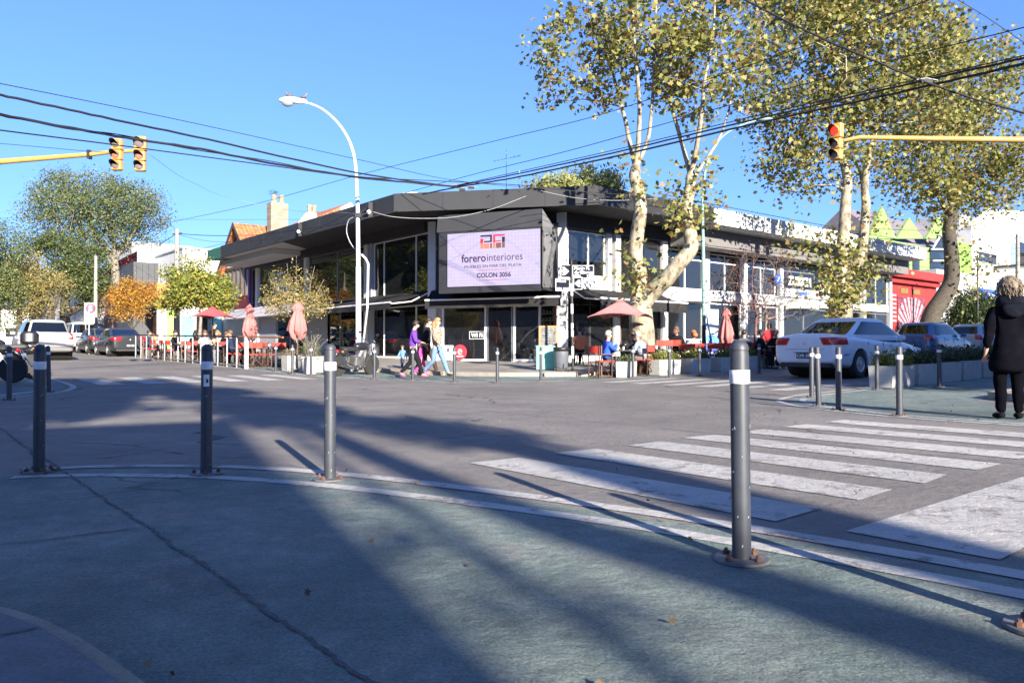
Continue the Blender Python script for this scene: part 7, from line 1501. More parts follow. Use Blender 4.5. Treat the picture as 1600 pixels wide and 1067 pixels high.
m = MB(); m.X = Matrix.Translation((0, -.125, 1.42 * k)) @ Matrix.Rotation(R(-20), 4, 'X'); m.ball((0, 0, 0), (.13, .06, .12), 16, 10); m.build('hood', M('hood_black', (.007, .008, .013), rough=1, spec=.04, var=.4, scale=8, bump=.5, bscale=20), t, smooth=True)
cj = [c for c in bpy.data.objects if c.parent == t and c.name.startswith('jacket')][0]
for q, v in enumerate(cj.data.vertices):
    x, y, z_ = v.co; n_ = v.normal; f_ = noise.noise(Vector((x * 9, y * 9, z_ * 3.2))) * .016 + noise.noise(Vector((x * 20, y * 20, z_ * 7))) * .006; v.co += n_ * f_
bag = thing('handbag', 'dark blue shoulder bag carried by the woman in black', 'bag', (wn_.x + .27, wn_.y - .02, wn_.z)); m = MB(); m.rbox((0, 0, 1.12), (.2, .12, .34), .05); m.build('bag_body', F_NAVY, bag, smooth=40); m = MB(); m.tube([(-.02, -.02, 1.28), (-.06, -.05, 1.4), (-.07, 0, 1.44), (-.04, .05, 1.35), (0, .03, 1.28)], .012, 6); m.build('strap', F_NAVY, bag)

# ============================================================ TERRACE FURNITURE
wood_d = M('dark_wood', (.075, .035, .022), rough=.5, var=.25, scale=12); red_c = M('red_canvas', (.5, .04, .03), rough=.8, var=.1)
def chair_proto():
    t = thing('director_chair', 'x', 'chair'); 
    m = MB(); m.rbox((0, 0, .46), (.46, .42, .03), .01); m.build('seat', red_c, t)
    m = MB(); vs = []; n = 8
    for i in range(n + 1): x = -.26 + .52 * i / n; y = -.22 - .035 * math.sin(math.pi * i / n); vs += [(x, y, .70), (x, y, .89), (x, y - .01, .89), (x, y - .01, .70)]
    fs = []
    for i in range(n): fs += [(i * 4 + j, (i + 1) * 4 + j, (i + 1) * 4 + (j + 1) % 4, i * 4 + (j + 1) % 4) for j in range(4)]
    fs += [(0, 1, 2, 3), (4 * n + 3, 4 * n + 2, 4 * n + 1, 4 * n)]; m.add(vs, fs); m.build('backrest', red_c, t)
    for sx in (-1, 1):
        m = MB(); m.box(sx * .25 - .015, sx * .25 + .015, -.24, -.21, .0, .9); m.build('back_post', wood_d, t); m = MB(); m.box(sx * .25 - .015, sx * .25 + .015, .2, .23, .0, .64); m.build('front_post', wood_d, t)
        m = MB(); m.box(sx * .25 - .025, sx * .25 + .025, -.22, .27, .645, .665); m.build('armrest', wood_d, t); m = MB(); m.box(sx * .25 - .012, sx * .25 + .012, -.24, .24, .03, .06); m.build('runner', wood_d, t)
        for y in (-.18, .18): m = MB(); m.tube([(-.24 * sx, y + .012 * sx, .05), (.24 * sx, y + .012 * sx, .44)], .014, 5); m.build('cross_leg', wood_d, t)
    return t
def table_proto():
    t = thing('cafe_table', 'x', 'table'); m = MB(); m.rbox((0, 0, .745), (.72, .72, .03), .03); m.build('table_top', bikeblk, t)
    m = MB(); m.tube([(0, 0, .05), (0, 0, .73)], .03, 8); m.build('pedestal', bikeblk, t)
    for k_ in range(4): a_ = R(45 + 90 * k_); m = MB(); m.tube([(0, 0, .12), (.3 * math.cos(a_), .3 * math.sin(a_), .015)], .018, 5); m.build('foot', bikeblk, t)
    for (x, y, r_, h_) in ((.1, .12, .03, .1), (-.15, -.1, .035, .07)): m = MB(); m.lathe([(r_ * .8, .762), (r_, .762 + h_)], 12, (x, y, 0)); cup = m.build('cup', wht, t)
    return t
CH = chair_proto(); TB = table_proto(); CH_used = [False]; TB_used = [False]
def chair(loc, rz, label, group):
    if not CH_used[0]: o = CH; CH_used[0] = True; o['label'] = label; o['group'] = group; o.location = loc; o.rotation_euler = (0, 0, R(rz)); return o
    return dup(CH, loc, R(rz), label, group)
def table(loc, label, group, rz=0):
    if not TB_used[0]: o = TB; TB_used[0] = True; o['label'] = label; o['group'] = group; o.location = loc; o.rotation_euler = (0, 0, R(rz)); return o
    return dup(TB, loc, R(rz), label, group)
GL = 'red canvas chairs and tables on the left terrace'; GR = 'red canvas chairs and tables on the right terrace'
def gd(px, d, h=0):
    if px > 1030 and d < 28: d += 1.5
    p = col(px, d, h); b, a = BA(p.x, p.y)
    if h == 0 and a > 16.1 and b > 16.2: p.z += .12
    return p
def seated(px, d, face, label, top, bot, hair, hl=0, arms='table', lean=.12, ch=None, grp=GL, h=1.72, skin=None, **kw):
    p = gd(px, d); person(label, p, face, 'sit', h, top, bot, hair, hl, arms=arms, lean=lean, skin=skin, fingers=d < 27, **kw)
    if ch: c = p; chair((c.x, c.y, c.z), face, ch, grp)
# left terrace (px, distance)
seated(231, 37.5, -60, 'seated man in a dark jacket at the far left end of the railing', F_NAVY, F_BLK, H_DARK, ch='red chair under the man at the far left end of the railing')
seated(272, 33.5, -100, 'seated man in a black jacket and jeans, second along the railing', F_BLK, F_DJEAN, H_DARK, ch='red chair under the man in black and jeans')
seated(305, 32.0, 5, 'seated person with dark bobbed hair seen from behind', F_BLK, F_BLK, H_DARK, .12, ch='red chair of the person with bobbed dark hair')
seated(320, 31.5, -150, 'seated person in a white top facing the street', F_WHT, F_DJEAN, H_BROWN, ch='red chair of the person in a white top')
seated(330, 34.0, 170, 'fair skinned person sitting behind under the red parasol', F_CRM, F_DJEAN, H_RED, ch='red chair in the back row under the red parasol')
p = gd(335, 34.8); person('man in a black jacket standing under the edge of the red parasol', p, -70, 'stand', 1.7, F_BLK, F_BLK, H_DARK, 0, arms='front', fingers=False)
seated(341, 29.8, 165, 'blond person leaning on the table by the railing', F_CRM, F_GRY, H_BLOND, .1, arms='face', ch='red chair of the blond person by the railing')
seated(352, 29.6, -20, 'seated person in a dark coat seen from the side', F_BLK, F_BLK, H_BROWN, ch='red chair of the person in a dark coat')
seated(362, 29.0, 95, 'man in a navy jacket leaning left with a pale face', F_NAVY, F_BLK, H_BROWN, arms='table', ch='red chair of the man in a navy jacket')
seated(394, 29.5, 150, 'person with dark hair sitting behind the closed parasol', F_WHT, F_BLK, H_DARK, ch='red chair behind the first closed parasol')
for (px, d, rz, lab) in ((246, 35.5, -90, 'empty red chair between the first two men along the railing'), (258, 35.0, -95, 'empty red chair just right of another empty one'), (294, 32.6, 20, 'empty red chair left of the person with bobbed hair'), (384, 27.8, 12, 'empty red chair nearest the railing end post'), (404, 28.2, -5, 'empty red chair right of the railing end post'), (418, 28.8, -25, 'empty red chair beneath the wooden top rail'), (437, 28.6, 8, 'empty red chair furthest right on the left terrace')):
    p = gd(px, d); chair(tuple(p), rz, lab, GL)
for (px, d, lab) in ((252, 34.3, 'black table between the men on the left'), (287, 32.8, 'black table left of the red parasol'), (331, 32.0, 'black table under the red parasol'), (347, 30.4, 'black table crowded by four people'), (396, 28.9, 'black table with glasses behind the first empty chairs'), (427, 28.6, 'black table right of the first closed parasol')):
    table(tuple(gd(px, d)), lab, GL, 20)
# corner and right terrace
p = gd(947, 22.3); person('grey haired man in a bright blue jacket sitting under the pink parasol', p, -78, 'sit', 1.72, F_BLUE, F_DJEAN, H_GREY, 0, arms='face', lean=.15, skin=skin_m); chair(tuple(p), -78, 'red backed chair of the man in the blue jacket', GR)
chair(tuple(gd(938, 21.9)), -60, 'red backed chair just left of the man in blue', GR)
table(tuple(gd(971, 22.6)), 'black table under the pink parasol', GR, 10)
seated(994, 23.3, 60, 'person with dark hair bent over the parasol table', F_BLK, F_BLK, H_DARK, lean=.25, ch='chair of the dark haired person by the parasol table', grp=GR)
seated(1006, 22.9, 55, 'person in a pale checked shirt leaning forward on the table', F_PLAID, F_GRY, H_GREY, lean=.4, ch='red chair of the person in the checked shirt', grp=GR)
p = gd(906, 27.2, .15); person('cook in an orange top at the high table behind the sign post', p, 10, 'sit', 1.7, F_ORG, F_BLK, H_DARK, 0, arms='table', fingers=False)
t = thing('bar_stool', 'tall black stool under the cook in orange', 'stool', tuple(p)); m = MB(); m.lathe([(.17, .40), (.18, .42), (.17, .44)], 16, (0, -.02, 0)); m.build('seat', bikeblk, t)
for q in range(4): a_ = R(45 + 90 * q); m = MB(); m.tube([(.1 * math.cos(a_), .1 * math.sin(a_) - .02, .40), (.17 * math.cos(a_), .17 * math.sin(a_) - .02, -.0)], .014, 5); m.build('leg', bikeblk, t)
seated(1056, 23.8, -30, 'dark haired person sitting with the back to the road', F_BLK, F_BLK, H_BROWN, .1, ch='red chair with a dark haired sitter behind the second planter', grp=GR)
seated(1085, 24.2, 20, 'person with reddish hair and pale top behind the third planter', F_WHT, F_GRY, H_RED, .05, ch='wide red chair back behind the second bush', grp=GR)
seated(1162, 25.0, -40, 'man in a grey top sitting with his back turned near the bare tree', F_GRY, F_BLK, H_DARK, ch='red chair of the man in grey', grp=GR)
seated(1187, 24.6, -120, 'person in black facing left beside the man in grey', F_BLK, F_BLK, H_DARK, ch='red chair of the person in black', grp=GR)
p = gd(1202, 25.6); person('smiling woman in a red jacket standing at the terrace table', p, 160, 'stand', 1.55, F_RED, F_DJEAN, H_BROWN, .05, arms='front', fingers=False)
seated(1213, 24.6, 150, 'person with dark glasses sitting beside the white car boot', F_BLK, F_BLK, H_BROWN, ch='red chair hidden behind the white car boot', grp=GR)
for (px, d, rz, lab) in ((1036, 23.6, 0, 'empty red chair behind the first planter of the right terrace'), (1070, 23.3, 5, 'empty red chair between two sitters on the right terrace'), (1117, 24.2, -8, 'empty red chair left of the closed right parasol'), (1138, 24.0, 10, 'empty red chair under the closed right parasol'), (1150, 24.2, 0, 'empty red chair right of the closed right parasol')):
    chair(tuple(gd(px, d)), rz, lab, GR)
for (px, d, lab) in ((1020, 23.7, 'black table behind the pale planter'), (1100, 24.8, 'black table before the blue banner'), (1176, 25.2, 'black table between the man in grey and the woman in red')): table(tuple(gd(px, d)), lab, GR, -15)
p = gd(975, 22.9); t = thing('helmet', 'round black motorcycle helmet on the parasol table', 'helmet', (p.x, p.y, p.z + .76)); m = MB(); m.ball((0, 0, .13), (.15, .17, .14), 16, 10); m.build('shell', bikeblk, t, smooth=True); m = MB(); m.ball((-.03, -.09, .12), (.12, .1, .06), 12, 8); m.build('visor', carglass, t, smooth=True)
# elderly customer inside the window
x, y = XY(17.8 + cd[0] * sp(704, -.75) + cn[0] * -.75, 26.8 + cd[1] * sp(704, -.75) + cn[1] * -.75); person('elderly bald man in a cream sweater sitting inside the corner window', (x, y, .42), -60, 'sit', 1.7, F_CRM, F_GRY, None, 0, arms='table', lean=.25, fingers=False)
x, y = XY(17.8 + cd[0] * sp(655, -1.2) + cn[0] * -1.2, 28.6); 
# parasols
pinkc = M('faded_pink_canvas', (.56, .25, .24), rough=.85, var=.12, scale=3, trans=.3); redp = M('red_parasol_canvas', (.58, .1, .11), rough=.85, var=.08, scale=3, trans=.25); palep = M('pale_pink_canvas', (.52, .2, .19), rough=.85, var=.1, scale=3, trans=.3)
def parasol_open(px, yt, ye, wpx, d, label, mat, rot=0, sq=True):
    b_ = gd(px, d); t = thing('parasol', label, 'parasol', tuple(b_), R(rot)); kx = d / F; zt_ = at(px, yt, d).z - b_.z; ze = at(px, ye, d).z - b_.z; Rr = wpx * kx / 2
    m = MB(); m.tube([(0, 0, 0), (0, 0, zt_ + .02)], .022, 8); m.build('pole', wood_d, t); m = MB(); m.ball((0, 0, zt_ + .04), .035, 8, 6); m.build('finial', wood_d, t)
    n = 4 if sq else 8; m = MB(); vs = [(0, 0, zt_)]; rings = ((.25, .0), (.5, .02), (.75, .03), (1, 0)); sub_ = 6; N = n * sub_
    for f, sag in rings:
        for i in range(N):
            q = i / sub_; a0 = 2 * math.pi * math.floor(q) / n; a1 = 2 * math.pi * (math.floor(q) + 1) / n; w = q - math.floor(q); x = math.cos(a0) * (1 - w) + math.cos(a1) * w; y = math.sin(a0) * (1 - w) + math.sin(a1) * w
            z = zt_ + (ze - zt_) * f - sag * Rr * .5 - .0 + (.07 * Rr * math.sin(math.pi * w) if f == 1 else 0) + (.02 * math.sin(math.pi * w)) ; vs.append((x * Rr * f, y * Rr * f, z))
    fs = [(0, 1 + i, 1 + (i + 1) % N) for i in range(N)]
    for k_ in range(3): fs += [(1 + k_ * N + i, 1 + (k_ + 1) * N + i, 1 + (k_ + 1) * N + (i + 1) % N, 1 + k_ * N + (i + 1) % N) for i in range(N)]
    m.add(vs, fs); c = m.build('canopy', mat, t, smooth=False); md = c.modifiers.new('s', 'SOLIDIFY'); md.thickness = .006
    m = MB(); m.X = Matrix.Translation((0, 0, .05)); vs = [(0, 0, zt_ - .01)] + [(.16 * Rr * math.cos(2 * math.pi * i / n), .16 * Rr * math.sin(2 * math.pi * i / n), zt_ - .1) for i in range(n)]; m.add(vs, [(0, 1 + i, 1 + (i + 1) % n) for i in range(n)]); m.build('vent_cap', mat, t)
    for i in range(n): a_ = 2 * math.pi * i / n; m = MB(); m.tube([(0, 0, zt_ - .04), (Rr * .99 * math.cos(a_), Rr * .99 * math.sin(a_), ze - .03)], .011, 5); m.build('rib', wood_d, t); m = MB(); m.tube([(0, 0, zt_ - .55), (Rr * .5 * math.cos(a_), Rr * .5 * math.sin(a_), (zt_ + ze) / 2 - .04)], .009, 5); m.build('strut', wood_d, t)
    m = MB(); m.rbox((0, 0, .05), (.5, .5, .1), .05); m.build('base', concrete, t)
    return t
parasol_open(970, 469, 496, 116, 22.8, 'open faded pink parasol at the right of the cafe corner', pinkc, 20)
parasol_open(332, 480, 497, 74, 32, 'open bright red parasol on the left terrace', redp, 30)
def parasol_closed(px, yt, yb, d, label, mat, w=.24):
    b_ = gd(px, d); t = thing('parasol', label, 'parasol', tuple(b_)); zt_ = at(px, yt, d).z - b_.z; zb_ = at(px, yb, d).z - b_.z; m = MB(); m.tube([(0, 0, 0), (0, 0, zt_ + .03)], .022, 8); m.build('pole', wood_d, t)
    m = MB(); N = 48; prof = [(.0, .02), (.07, .38), (.2, .72), (.27, .36), (.3, .42), (.55, .78), (.8, 1.0), (.93, .8), (1, .42)]; vs = []; fs = []; rr = random.Random(int(px))
    ph = rr.uniform(0, 6)
    for f, r_ in prof:
        for i in range(N):
            a_ = 2 * math.pi * i / N; fold = 1 + .22 * math.sin(8 * a_ + ph) * min(1, f * 2) + .1 * math.sin(3 * a_ + 4 * f + ph); zz = zt_ + (zb_ - zt_) * f + (.09 * math.sin(4 * a_ + ph) if f > .9 else 0); vs.append((r_ * w * fold * math.cos(a_), r_ * w * fold * math.sin(a_), zz))
    for k_ in range(len(prof) - 1): fs += [(k_ * N + i, k_ * N + (i + 1) % N, (k_ + 1) * N + (i + 1) % N, (k_ + 1) * N + i) for i in range(N)]
    m.add(vs, fs); m.build('folded_canopy', mat, t, smooth=True); m = MB(); m.lathe([(w * .40, zt_ + (zb_ - zt_) * .27 - .02), (w * .42, zt_ + (zb_ - zt_) * .27 + .02)], 16); m.build('tie', mat, t); m = MB(); m.rbox((0, 0, .05), (.5, .5, .1), .05); m.build('base', concrete, t)
parasol_closed(390, 475, 527, 29.0, 'closed pale pink parasol beside the checked band', palep, .25)
parasol_closed(465, 471, 527, 25.0, 'closed pink parasol in front of the small bushy tree', palep, .28)
parasol_closed(1135, 477, 538, 25.5, 'closed pink parasol on the right terrace beside the blue banner', palep, .25)
# planters
plant_c = M('planter_concrete', (.42, .41, .38), rough=.85, var=.12, scale=4, dirt=.25); soil = M('soil', (.05, .035, .025), rough=.95); LF_BUSH = leafm('bush_leaf', [(.2, .22, .04), (.12, .16, .03), (.3, .3, .07), (.07, .1, .03)]); LF_DBUSH = leafm('dark_bush', [(.06, .08, .03), (.04, .055, .02), (.14, .14, .05)])
def planter(b, a, w, d_, h, label, rz=0, leaf=None, lh=.3, n=900, grp=None, z=0.0, sparse=False, seed=1):
    p = W(b, a, z); t = thing('planter', label, 'planter', tuple(p), TA + R(rz), grp); m = MB()
    o0 = [(-w / 2, -d_ / 2), (w / 2, -d_ / 2), (w / 2, d_ / 2), (-w / 2, d_ / 2)]; i0 = [(x * .86, y * (1 - .1 / d_)) for x, y in o0]; lo = [(x * .94, y * .94) for x, y in o0]
    vs = [(x, y, 0) for x, y in lo] + [(x, y, h) for x, y in o0] + [(x, y, h) for x, y in i0] + [(x, y, h - .08) for x, y in i0]
    fs = [(3, 2, 1, 0)]; 
    for r_ in range(3): fs += [(r_ * 4 + i, r_ * 4 + (i + 1) % 4, (r_ + 1) * 4 + (i + 1) % 4, (r_ + 1) * 4 + i) for i in range(4)]
    m.add(vs, fs); m.build('box', plant_c, t); m = MB(); m.add([(x, y, h - .07) for x, y in i0], [(0, 1, 2, 3)]); m.build('soil', soil, t, fix=False)
    rs = np.random.RandomState(seed); c = np.stack([rs.uniform(-w * .46, w * .46, n), rs.uniform(-d_ * .5, d_ * .5, n), h + np.abs(rs.normal(size=n)) * lh * .42], 1); c[:, 2] = np.minimum(c[:, 2], h + lh * (.8 + .3 * np.sin(c[:, 0] * 9 + seed)))
    s_ = Skel(); leaves('shrub' if not sparse else 'plant', c, .07, OVAL_SHAPE if not sparse else LONG_SHAPE, leaf, t, rs)
    m = MB()
    for q in range(14): x = rs.uniform(-w * .4, w * .4); y = rs.uniform(-d_ * .3, d_ * .3); m.tube([(x, y, h - .08), (x + rs.uniform(-.06, .06), y, h + lh * .7)], .006, 4)
    m.build('stems', bark_grey, t); return t
GP = 'concrete planters along the right terrace'
for k_, (b, lab, w) in enumerate(((16.55, 'pale sunlit planter with grassy plant, first of the right terrace', .9), (18.25, 'shaded planter with yellow green bush, second of the right terrace', 1.0), (19.75, 'planter with a clipped bush in front of the blue banner', 1.0), (21.25, 'planter with a low bush behind the near bollard', 1.0), (22.75, 'planter with a bush just left of the white car', 1.0))):
    planter(b, 14.95, w, .42, .45, lab, 0 if k_ else 30, LF_BUSH if k_ else LF_GREEN, .32 if k_ else .2, 1500 if k_ else 500, GP, seed=k_ + 1)
GN = 'concrete planters on the near right corner'
for k_ in range(6):
    planter(16.75 + 1.22 * k_ - (.0 if k_ else .05), 7.55 - .12 * k_ * 0, 1.1, .5, .45, ['first near planter with its end face in the sun', 'second near planter of the right corner row', 'third near planter of the right corner row', 'fourth near planter, close to the woman in black', 'fifth near planter, behind the woman in black', 'last near planter at the right edge'][k_], 0, LF_BUSH if k_ == 0 else LF_DBUSH, .36, 1700, GN, seed=20 + k_)
GQ = 'pots left of the cafe corner'
planter(10.55, 22.6 + 1.6, .5, .5, .5, 'tall square concrete planter beside the wooden rail', 0, LF_TAN, .35, 260, GQ, seed=31, sparse=True); planter(10.75, 23.2, .62, .55, .5, 'concrete planter with a leafy plant below the closed parasol', 0, LF_GREEN, .6, 900, GQ, seed=32, sparse=True)
p = gd(484, 23.6); t = thing('flower_pot', 'large round white pot with a thin leggy plant', 'pot', tuple(p), 0, GQ); m = MB(); m.lathe([(.19, 0), (.27, .46), (.3, .47), (.3, .52), (.26, .52), (.25, .45)], 20); m.build('pot', plant_c, t, smooth=40); rs = np.random.RandomState(33); m = MB()
for q in range(12): m.tube([(rs.uniform(-.1, .1), rs.uniform(-.1, .1), .4), (rs.uniform(-.25, .25), rs.uniform(-.2, .2), .8), (rs.uniform(-.4, .4), rs.uniform(-.3, .3), 1.2)], .006, 4)
m.build('stems', bark_grey, t); leaves('foliage', rs.normal(size=(160, 3)) * [.2, .2, .22] + [0, 0, .9], .07, LONG_SHAPE, LF_TAN, t, rs)
# bins, board, banner
p = gd(852, 24.3, .12); t = thing('litter_box', 'pale green plastic bin below the menu board', 'bin', tuple(p)); m = MB(); m.prism([(-.28, -.2), (.28, -.2), (.28, .2), (-.28, .2)], .02, .72); m.build('box', M('mint_plastic', (.16, .5, .38), rough=.5, var=.06), t); m = MB(); m.box(-.3, .3, -.22, .22, .72, .76); m.build('rim', M('mint_plastic', (.16, .5, .38)), t)
p = gd(877, 23.6, .12); t = thing('litter_bin', 'dark grey cylindrical bin with a liner and short legs', 'bin', tuple(p)); m = MB(); m.lathe([(.19, .08), (.225, .12), (.235, .62), (.235, .64)], 24); m.build('drum', M('bin_grey', (.1, .11, .13), rough=.45, var=.08), t, smooth=40)
m = MB(); m.lathe([(.24, .6), (.255, .66), (.25, .72), (.2, .73), (.15, .66)], 24); m.build('liner', M('bin_liner', (.015, .015, .015), rough=.35, bump=.6, bscale=30), t, smooth=True)
for s_ in (-1, 1): m = MB(); m.box(s_ * .15 - .015, s_ * .15 + .015, -.02, .02, 0, .1); m.build('leg', bikeblk, t)
p = gd(856.5, 24.9, .12); t = thing('menu_board', 'chalk menu board in an orange wooden frame behind the green bin', 'board', (p.x, p.y, p.z), R(2)); zz = lambda y: at(857, y, 24.9).z - p.z; kx = 24.9 / F; w2 = 14.5 * kx; z0_, z1_ = zz(548), zz(509)
ow = M('orange_frame', (.5, .17, .04), rough=.5, var=.15)
for (a_, b_, c_, d__) in ((-w2, -w2 + .055, z0_, z1_), (w2 - .055, w2, z0_, z1_), (-w2 + .055, w2 - .055, z0_, z0_ + .055), (-w2 + .055, w2 - .055, z1_ - .055, z1_)): m = MB(); m.box(a_, b_, -.02, .02, c_, d__); m.build('frame', ow, t)
m = MB(); m.box(-w2 + .05, w2 - .05, -.01, .01, z0_ + .05, z1_ - .05); m.build('slate', M('chalk_slate', (.12, .12, .12), rough=.9, var=.5, scale=8), t)
for s_ in (-1, 1): m = MB(); m.box(s_ * w2 * .9 - .02, s_ * w2 * .9 + .02, -.02, .02, 0, z0_); m.build('leg', ow, t)
chk_ = M('chalk', (.55, .55, .52), rough=.9, var=.3, scale=30)
M5 = lambda z: Matrix.Translation((0, -.013, z)) @ Matrix.Rotation(R(90), 4, 'X')
rr = random.Random(8)
for i in range(7):
    z_ = z1_ - .11 - .085 * i; x = -w2 + .08; m = MB(); lw = (.035, .018, .022, .016, .02, .016, .018)[i]
    while x < w2 - .12:
        L_ = rr.uniform(.02, .06); P_ = [(x + L_ * j / 4, -.014, z_ + rr.uniform(-1, 1) * lw) for j in range(5)]; m.tube(P_, .004, 4); x += L_ + rr.uniform(.008, .03)
    m.build('chalk_scrawl', chk_, t)
p = gd(1113, 27.2, .12); t = thing('banner', 'tall blue and white roll-up banner beside the teal lamp post', 'banner', tuple(p)); zz = lambda y: at(1113, y, 27.2).z - p.z; kx = 27.2 / F; w2 = 10.5 * kx
bn = bpy.data.materials.new('banner_print'); bn.use_nodes = True; nt = bn.node_tree; tc = nn(nt, 'ShaderNodeTexCoord'); sx_ = nn(nt, 'ShaderNodeSeparateXYZ'); nt.links.new(tc.outputs['Object'], sx_.inputs[0]); no = nn(nt, 'ShaderNodeTexNoise'); no.inputs['Scale'].default_value = 3; nt.links.new(tc.outputs['Object'], no.inputs[0]); ad = nn(nt, 'ShaderNodeMath', operation='MULTIPLY_ADD'); ad.inputs[1].default_value = .5; nt.links.new(no.outputs['Fac'], ad.inputs[0]); nt.links.new(sx_.outputs['Z'], ad.inputs[2]); cr = nn(nt, 'ShaderNodeValToRGB'); mr = nn(nt, 'ShaderNodeMapRange'); mr.inputs[1].default_value = .2; mr.inputs[2].default_value = 1.9; nt.links.new(ad.outputs[0], mr.inputs[0]); nt.links.new(mr.outputs[0], cr.inputs[0])
e = cr.color_ramp.elements; e[0].color = (.03, .05, .35, 1); e[0].position = .4; e[1].color = (.6, .68, .75, 1); e[1].position = .75; q = e.new(.6); q.color = (.06, .3, .6, 1); nt.links.new(cr.outputs[0], nt.nodes['Principled BSDF'].inputs[0])
m = MB(); m.box(-w2, w2, -.005, .005, .1, zz(480)); m.build('sheet', bn, t); m = MB(); m.box(-w2 - .03, w2 + .03, -.08, .08, 0, .09); m.build('base', galv, t)
for i in range(3): m = MB(); m.box(-w2 * .6, w2 * .5, -.008, -.006, .35 + .16 * i, .39 + .16 * i); m.build('text_bar', wht, t)

# ============================================================ OVERHEAD CABLES
cab = M('cable_black', (.012, .012, .014), rough=.7); cabw = M('cable_grey', (.22, .23, .24), rough=.6)
def cable(label, pts, r, mat=cab, sub=8, wig=0, group='overhead cables'):
    P_ = smoothpts([tuple(at(x, y, d)) for x, y, d in pts], sub); o0 = Vector(P_[0])
    if wig: 
        rr = random.Random(len(label)); P_ = [(x, y, z + rr.uniform(-wig, wig)) for x, y, z in P_]
    m = MB(tuple(o0)); m.tube(P_, r, 6); o = m.build('overhead_cable', mat, None, smooth=True); o.location = o0; tag(o, label, 'cable', group); return o
J0 = (715, 291, 26)
cable('thin topmost cable from the left edge to the cafe roof', [(-40, 123, 14), (0, 130, 14.6), (280, 187, 18.5), (560, 249, 22.5), (720, 283, 25.5), (1050, 310, 27), (1130, 322, 29)], .009)
cable('thick second cable from the left edge sagging over the lamp post', [(-40, 141, 13), (0, 148, 13.5), (140, 178, 15), (300, 212, 17.5), (560, 270, 22.5), (715, 292, 26)], .024, wig=.008)
cable('third cable bundle from the left running behind the signal heads', [(-40, 170, 13), (0, 179, 13.5), (180, 212, 16), (300, 230, 17.5), (420, 254, 19.6), (560, 276, 22.5), (720, 293, 25.8)], .028, wig=.01)
cable('companion wire twisted round the third cable bundle', [(-40, 168, 13), (0, 177, 13.4), (100, 200, 14.7), (180, 209, 16), (300, 233, 17.5), (420, 251, 19.6), (560, 278, 22.5), (720, 291, 25.8)], .012)
cable('fourth cable from the left crossing in front of both signal heads', [(-40, 197, 13), (0, 203, 13.4), (180, 226, 16), (420, 258, 19.4), (560, 276, 22.4), (850, 292, 27), (1000, 316, 28)], .014)
cable('thin slack wire running to the left signal arm', [(-40, 223, 17), (0, 224, 17.6), (60, 229, 18.4), (137, 236, 19.6), (180, 238, 20.1)], .007)
cable('fine pale wire dropping from the left signal to the utility pole', [(228, 238, 20.1), (300, 285, 26), (400, 319, 32), (560, 334, 24)], .006, cabw)
B_ = 'main bundle from the junction to the upper right edge'
cable('lowest thick cable of the ' + B_, [(660, 303, 26), (715, 292, 25.5), (800, 278, 24), (960, 244, 21), (1200, 188, 17.5), (1400, 145, 15), (1600, 99, 12.6), (1660, 84, 12)], .024, wig=.005)
cable('middle thick cable of the ' + B_, [(715, 290, 25.5), (800, 273, 24), (960, 238, 21), (1200, 181, 17.5), (1400, 135, 15), (1600, 90, 12.6), (1660, 76, 12)], .020, wig=.005)
cable('upper thinner cable of the ' + B_, [(715, 289, 25.5), (960, 234, 21), (1200, 176, 17.5), (1400, 131, 15), (1600, 86, 12.6), (1660, 72, 12)], .011)
cable('long thin wire rising from the left pole to the top of the picture', [(218, 357, 42), (400, 318, 36), (560, 273, 30), (780, 218, 25), (940, 178, 22), (1180, 98, 18), (1330, 45, 16), (1480, -12, 14)], .010)
cable('second thin rising wire from the house roof to the right edge', [(300, 392, 42), (440, 358, 38), (560, 322, 32), (740, 272, 26), (900, 232, 22), (1180, 152, 18), (1400, 92, 15), (1600, 42, 12.6), (1650, 28, 12)], .010)
cable('heavy cable falling from the top edge into the crown of the right tree', [(1150, -10, 16), (1185, 8, 15.6), (1290, 60, 14.8), (1360, 90, 14.3), (1440, 124, 14), (1520, 152, 13.7), (1600, 175, 13.4), (1650, 190, 13)], .022, wig=.008)
cable('thin wire cutting the top right corner of the sky', [(1490, -8, 14), (1540, 22, 13.8), (1600, 63, 13.4), (1640, 90, 13)], .006)
cable('pale drooping cable from the lamp bracket under the roof edge', [(583, 331, 24), (610, 338, 24.5), (650, 341, 25), (710, 339, 25.6), (770, 326, 26), (822, 306, 26.4)], .011, cabw)
cable('pale cable over the right roof corner', [(845, 298, 26.8), (900, 309, 27), (960, 313, 27), (1030, 310, 27)], .010, cabw)
cable('pair of lines along the white fascia, upper one', [(1030, 302, 29), (1110, 318, 31), (1250, 345, 35), (1380, 369, 40), (1450, 384, 43)], .014)
cable('pair of lines along the white fascia, lower one', [(1060, 306, 29), (1150, 332, 31), (1230, 355, 34), (1330, 373, 38), (1440, 388, 43)], .012)
cable('small coiled cable loop on the white fascia', [(1136, 342, 31.6), (1148, 338, 31.6), (1160, 343, 31.8), (1150, 346, 31.7), (1138, 344, 31.6)], .014)
for k_, (y0, y1, y2, lab) in enumerate(((356, 360, 357, 'upper line before the green gables'), (374, 386, 388, 'second line before the green gables'), (386, 404, 396, 'third line before the green gables'), (392, 418, 410, 'sagging fourth line before the green gables'))): cable(lab, [(1330, y0, 40), (1450, y1, 42), (1591, y2, 45.5), (1660, y2 - 2, 46)], .012)
for k_, (p0, p1, lab) in enumerate((((1540, 300), (1591, 370), 'diagonal wire above the white house, left'), ((1600, 440), (1528, 410), 'diagonal wire across the white house'), ((1660, 500), (1540, 440), 'lower diagonal wire across the white house'))): cable(lab, [(p0[0], p0[1], 44), (p1[0], p1[1], 45)], .012)
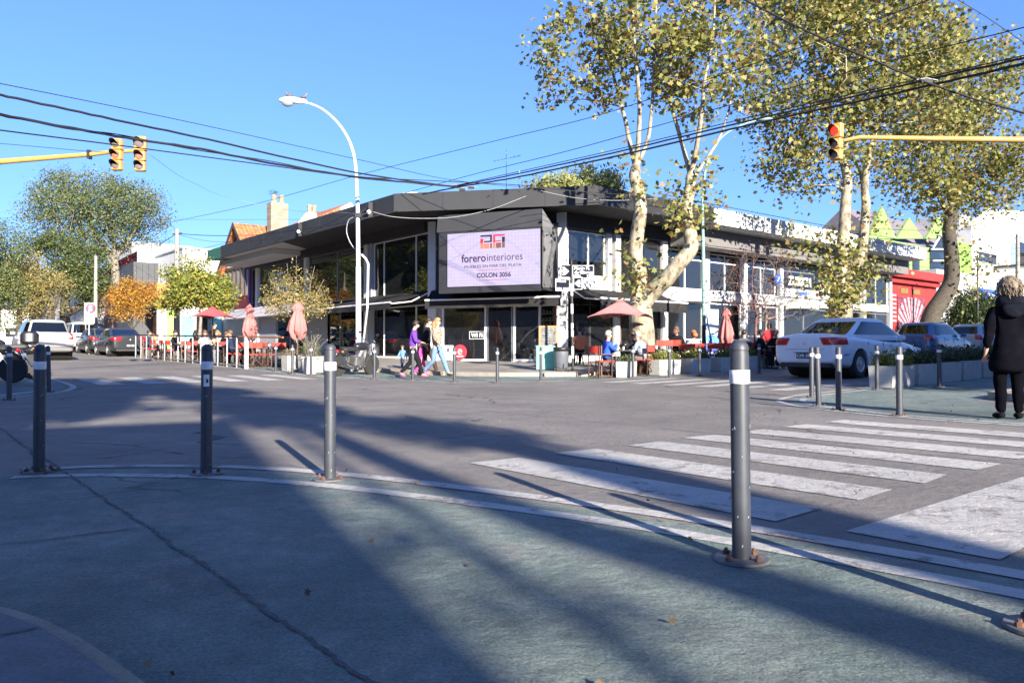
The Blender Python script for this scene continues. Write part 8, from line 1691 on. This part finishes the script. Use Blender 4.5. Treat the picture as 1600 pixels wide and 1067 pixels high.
cable('cable from the left utility pole to the cafe roof corner', [(276, 365, 40), (330, 368, 39), (400, 367, 38), (480, 357, 35), (560, 343, 26), (620, 330, 28)], .018)
cable('lower slack cable from the left utility pole', [(276, 366, 40), (320, 376, 40), (360, 378, 40), (430, 372, 38), (500, 352, 36)], .010)
cable('cable falling left from the utility pole top', [(276, 364, 40), (240, 388, 40.5), (215, 402, 41), (170, 430, 42), (148, 440, 44)], .018)
cable('thin horizontal wire behind the chimney', [(-30, 340, 60), (150, 342, 56), (420, 343, 48), (600, 341, 40)], .008)
for k_, (px, py, lab) in enumerate(((712, 291, 'left clamp where the overhead cables meet'), (722, 296, 'lower clamp where the overhead cables meet'), (736, 293, 'right clamp where the overhead cables meet'), (1450, 126, 'dark splice case on the crossing cables in the right tree'))):
    q = at(px, py, 25.7 if k_ < 3 else 14); t = thing('cable_clamp', lab, 'clamp', tuple(q), 0, 'cable clamps'); m = MB(); m.box(-.1, .1, -.03, .03, -.035, .035); m.build('case', cab, t); m = MB(); m.tube([(-.18, 0, .03), (0, 0, .06), (.2, 0, .02)], .012, 5); m.build('tie_wire', cabw, t)
# ============================================================ LITTER AND LEAVES
rs = np.random.RandomState(77); pts = []
for q in range(170):
    if q < 34: b, a = rs.uniform(-1.5, 3.0), rs.uniform(.8, 6.0)
    elif q < 60: continue
    elif q < 95: r_ = abs(rs.normal()) * .1; th = rs.uniform(0, 6.28); p = gp(62, 740); pts.append((p.x + r_ * math.cos(th), p.y + r_ * math.sin(th), .02 + rs.uniform(0, .015))); continue
    elif q < 125: b, a = rs.uniform(.3, .62), rs.uniform(1.0, 2.5)
    else: b, a = rs.uniform(3, 15), rs.uniform(2, 14)
    p = W(b, a, .018); pts.append(tuple(p))
me_o = leaves('fallen_leaves', pts, .024, PLANE_SHAPE, leafm('dead_leaf', [(.12, .07, .03), (.2, .13, .05), (.07, .045, .025)], .05), None, rs, fold=.4)
tag(me_o, 'scattered dead leaves on the pavement and road', 'leaves', kind='stuff')
for v in me_o.data.vertices: v.co.z = max(v.co.z, gxy(v.co.x, v.co.y) + .008)
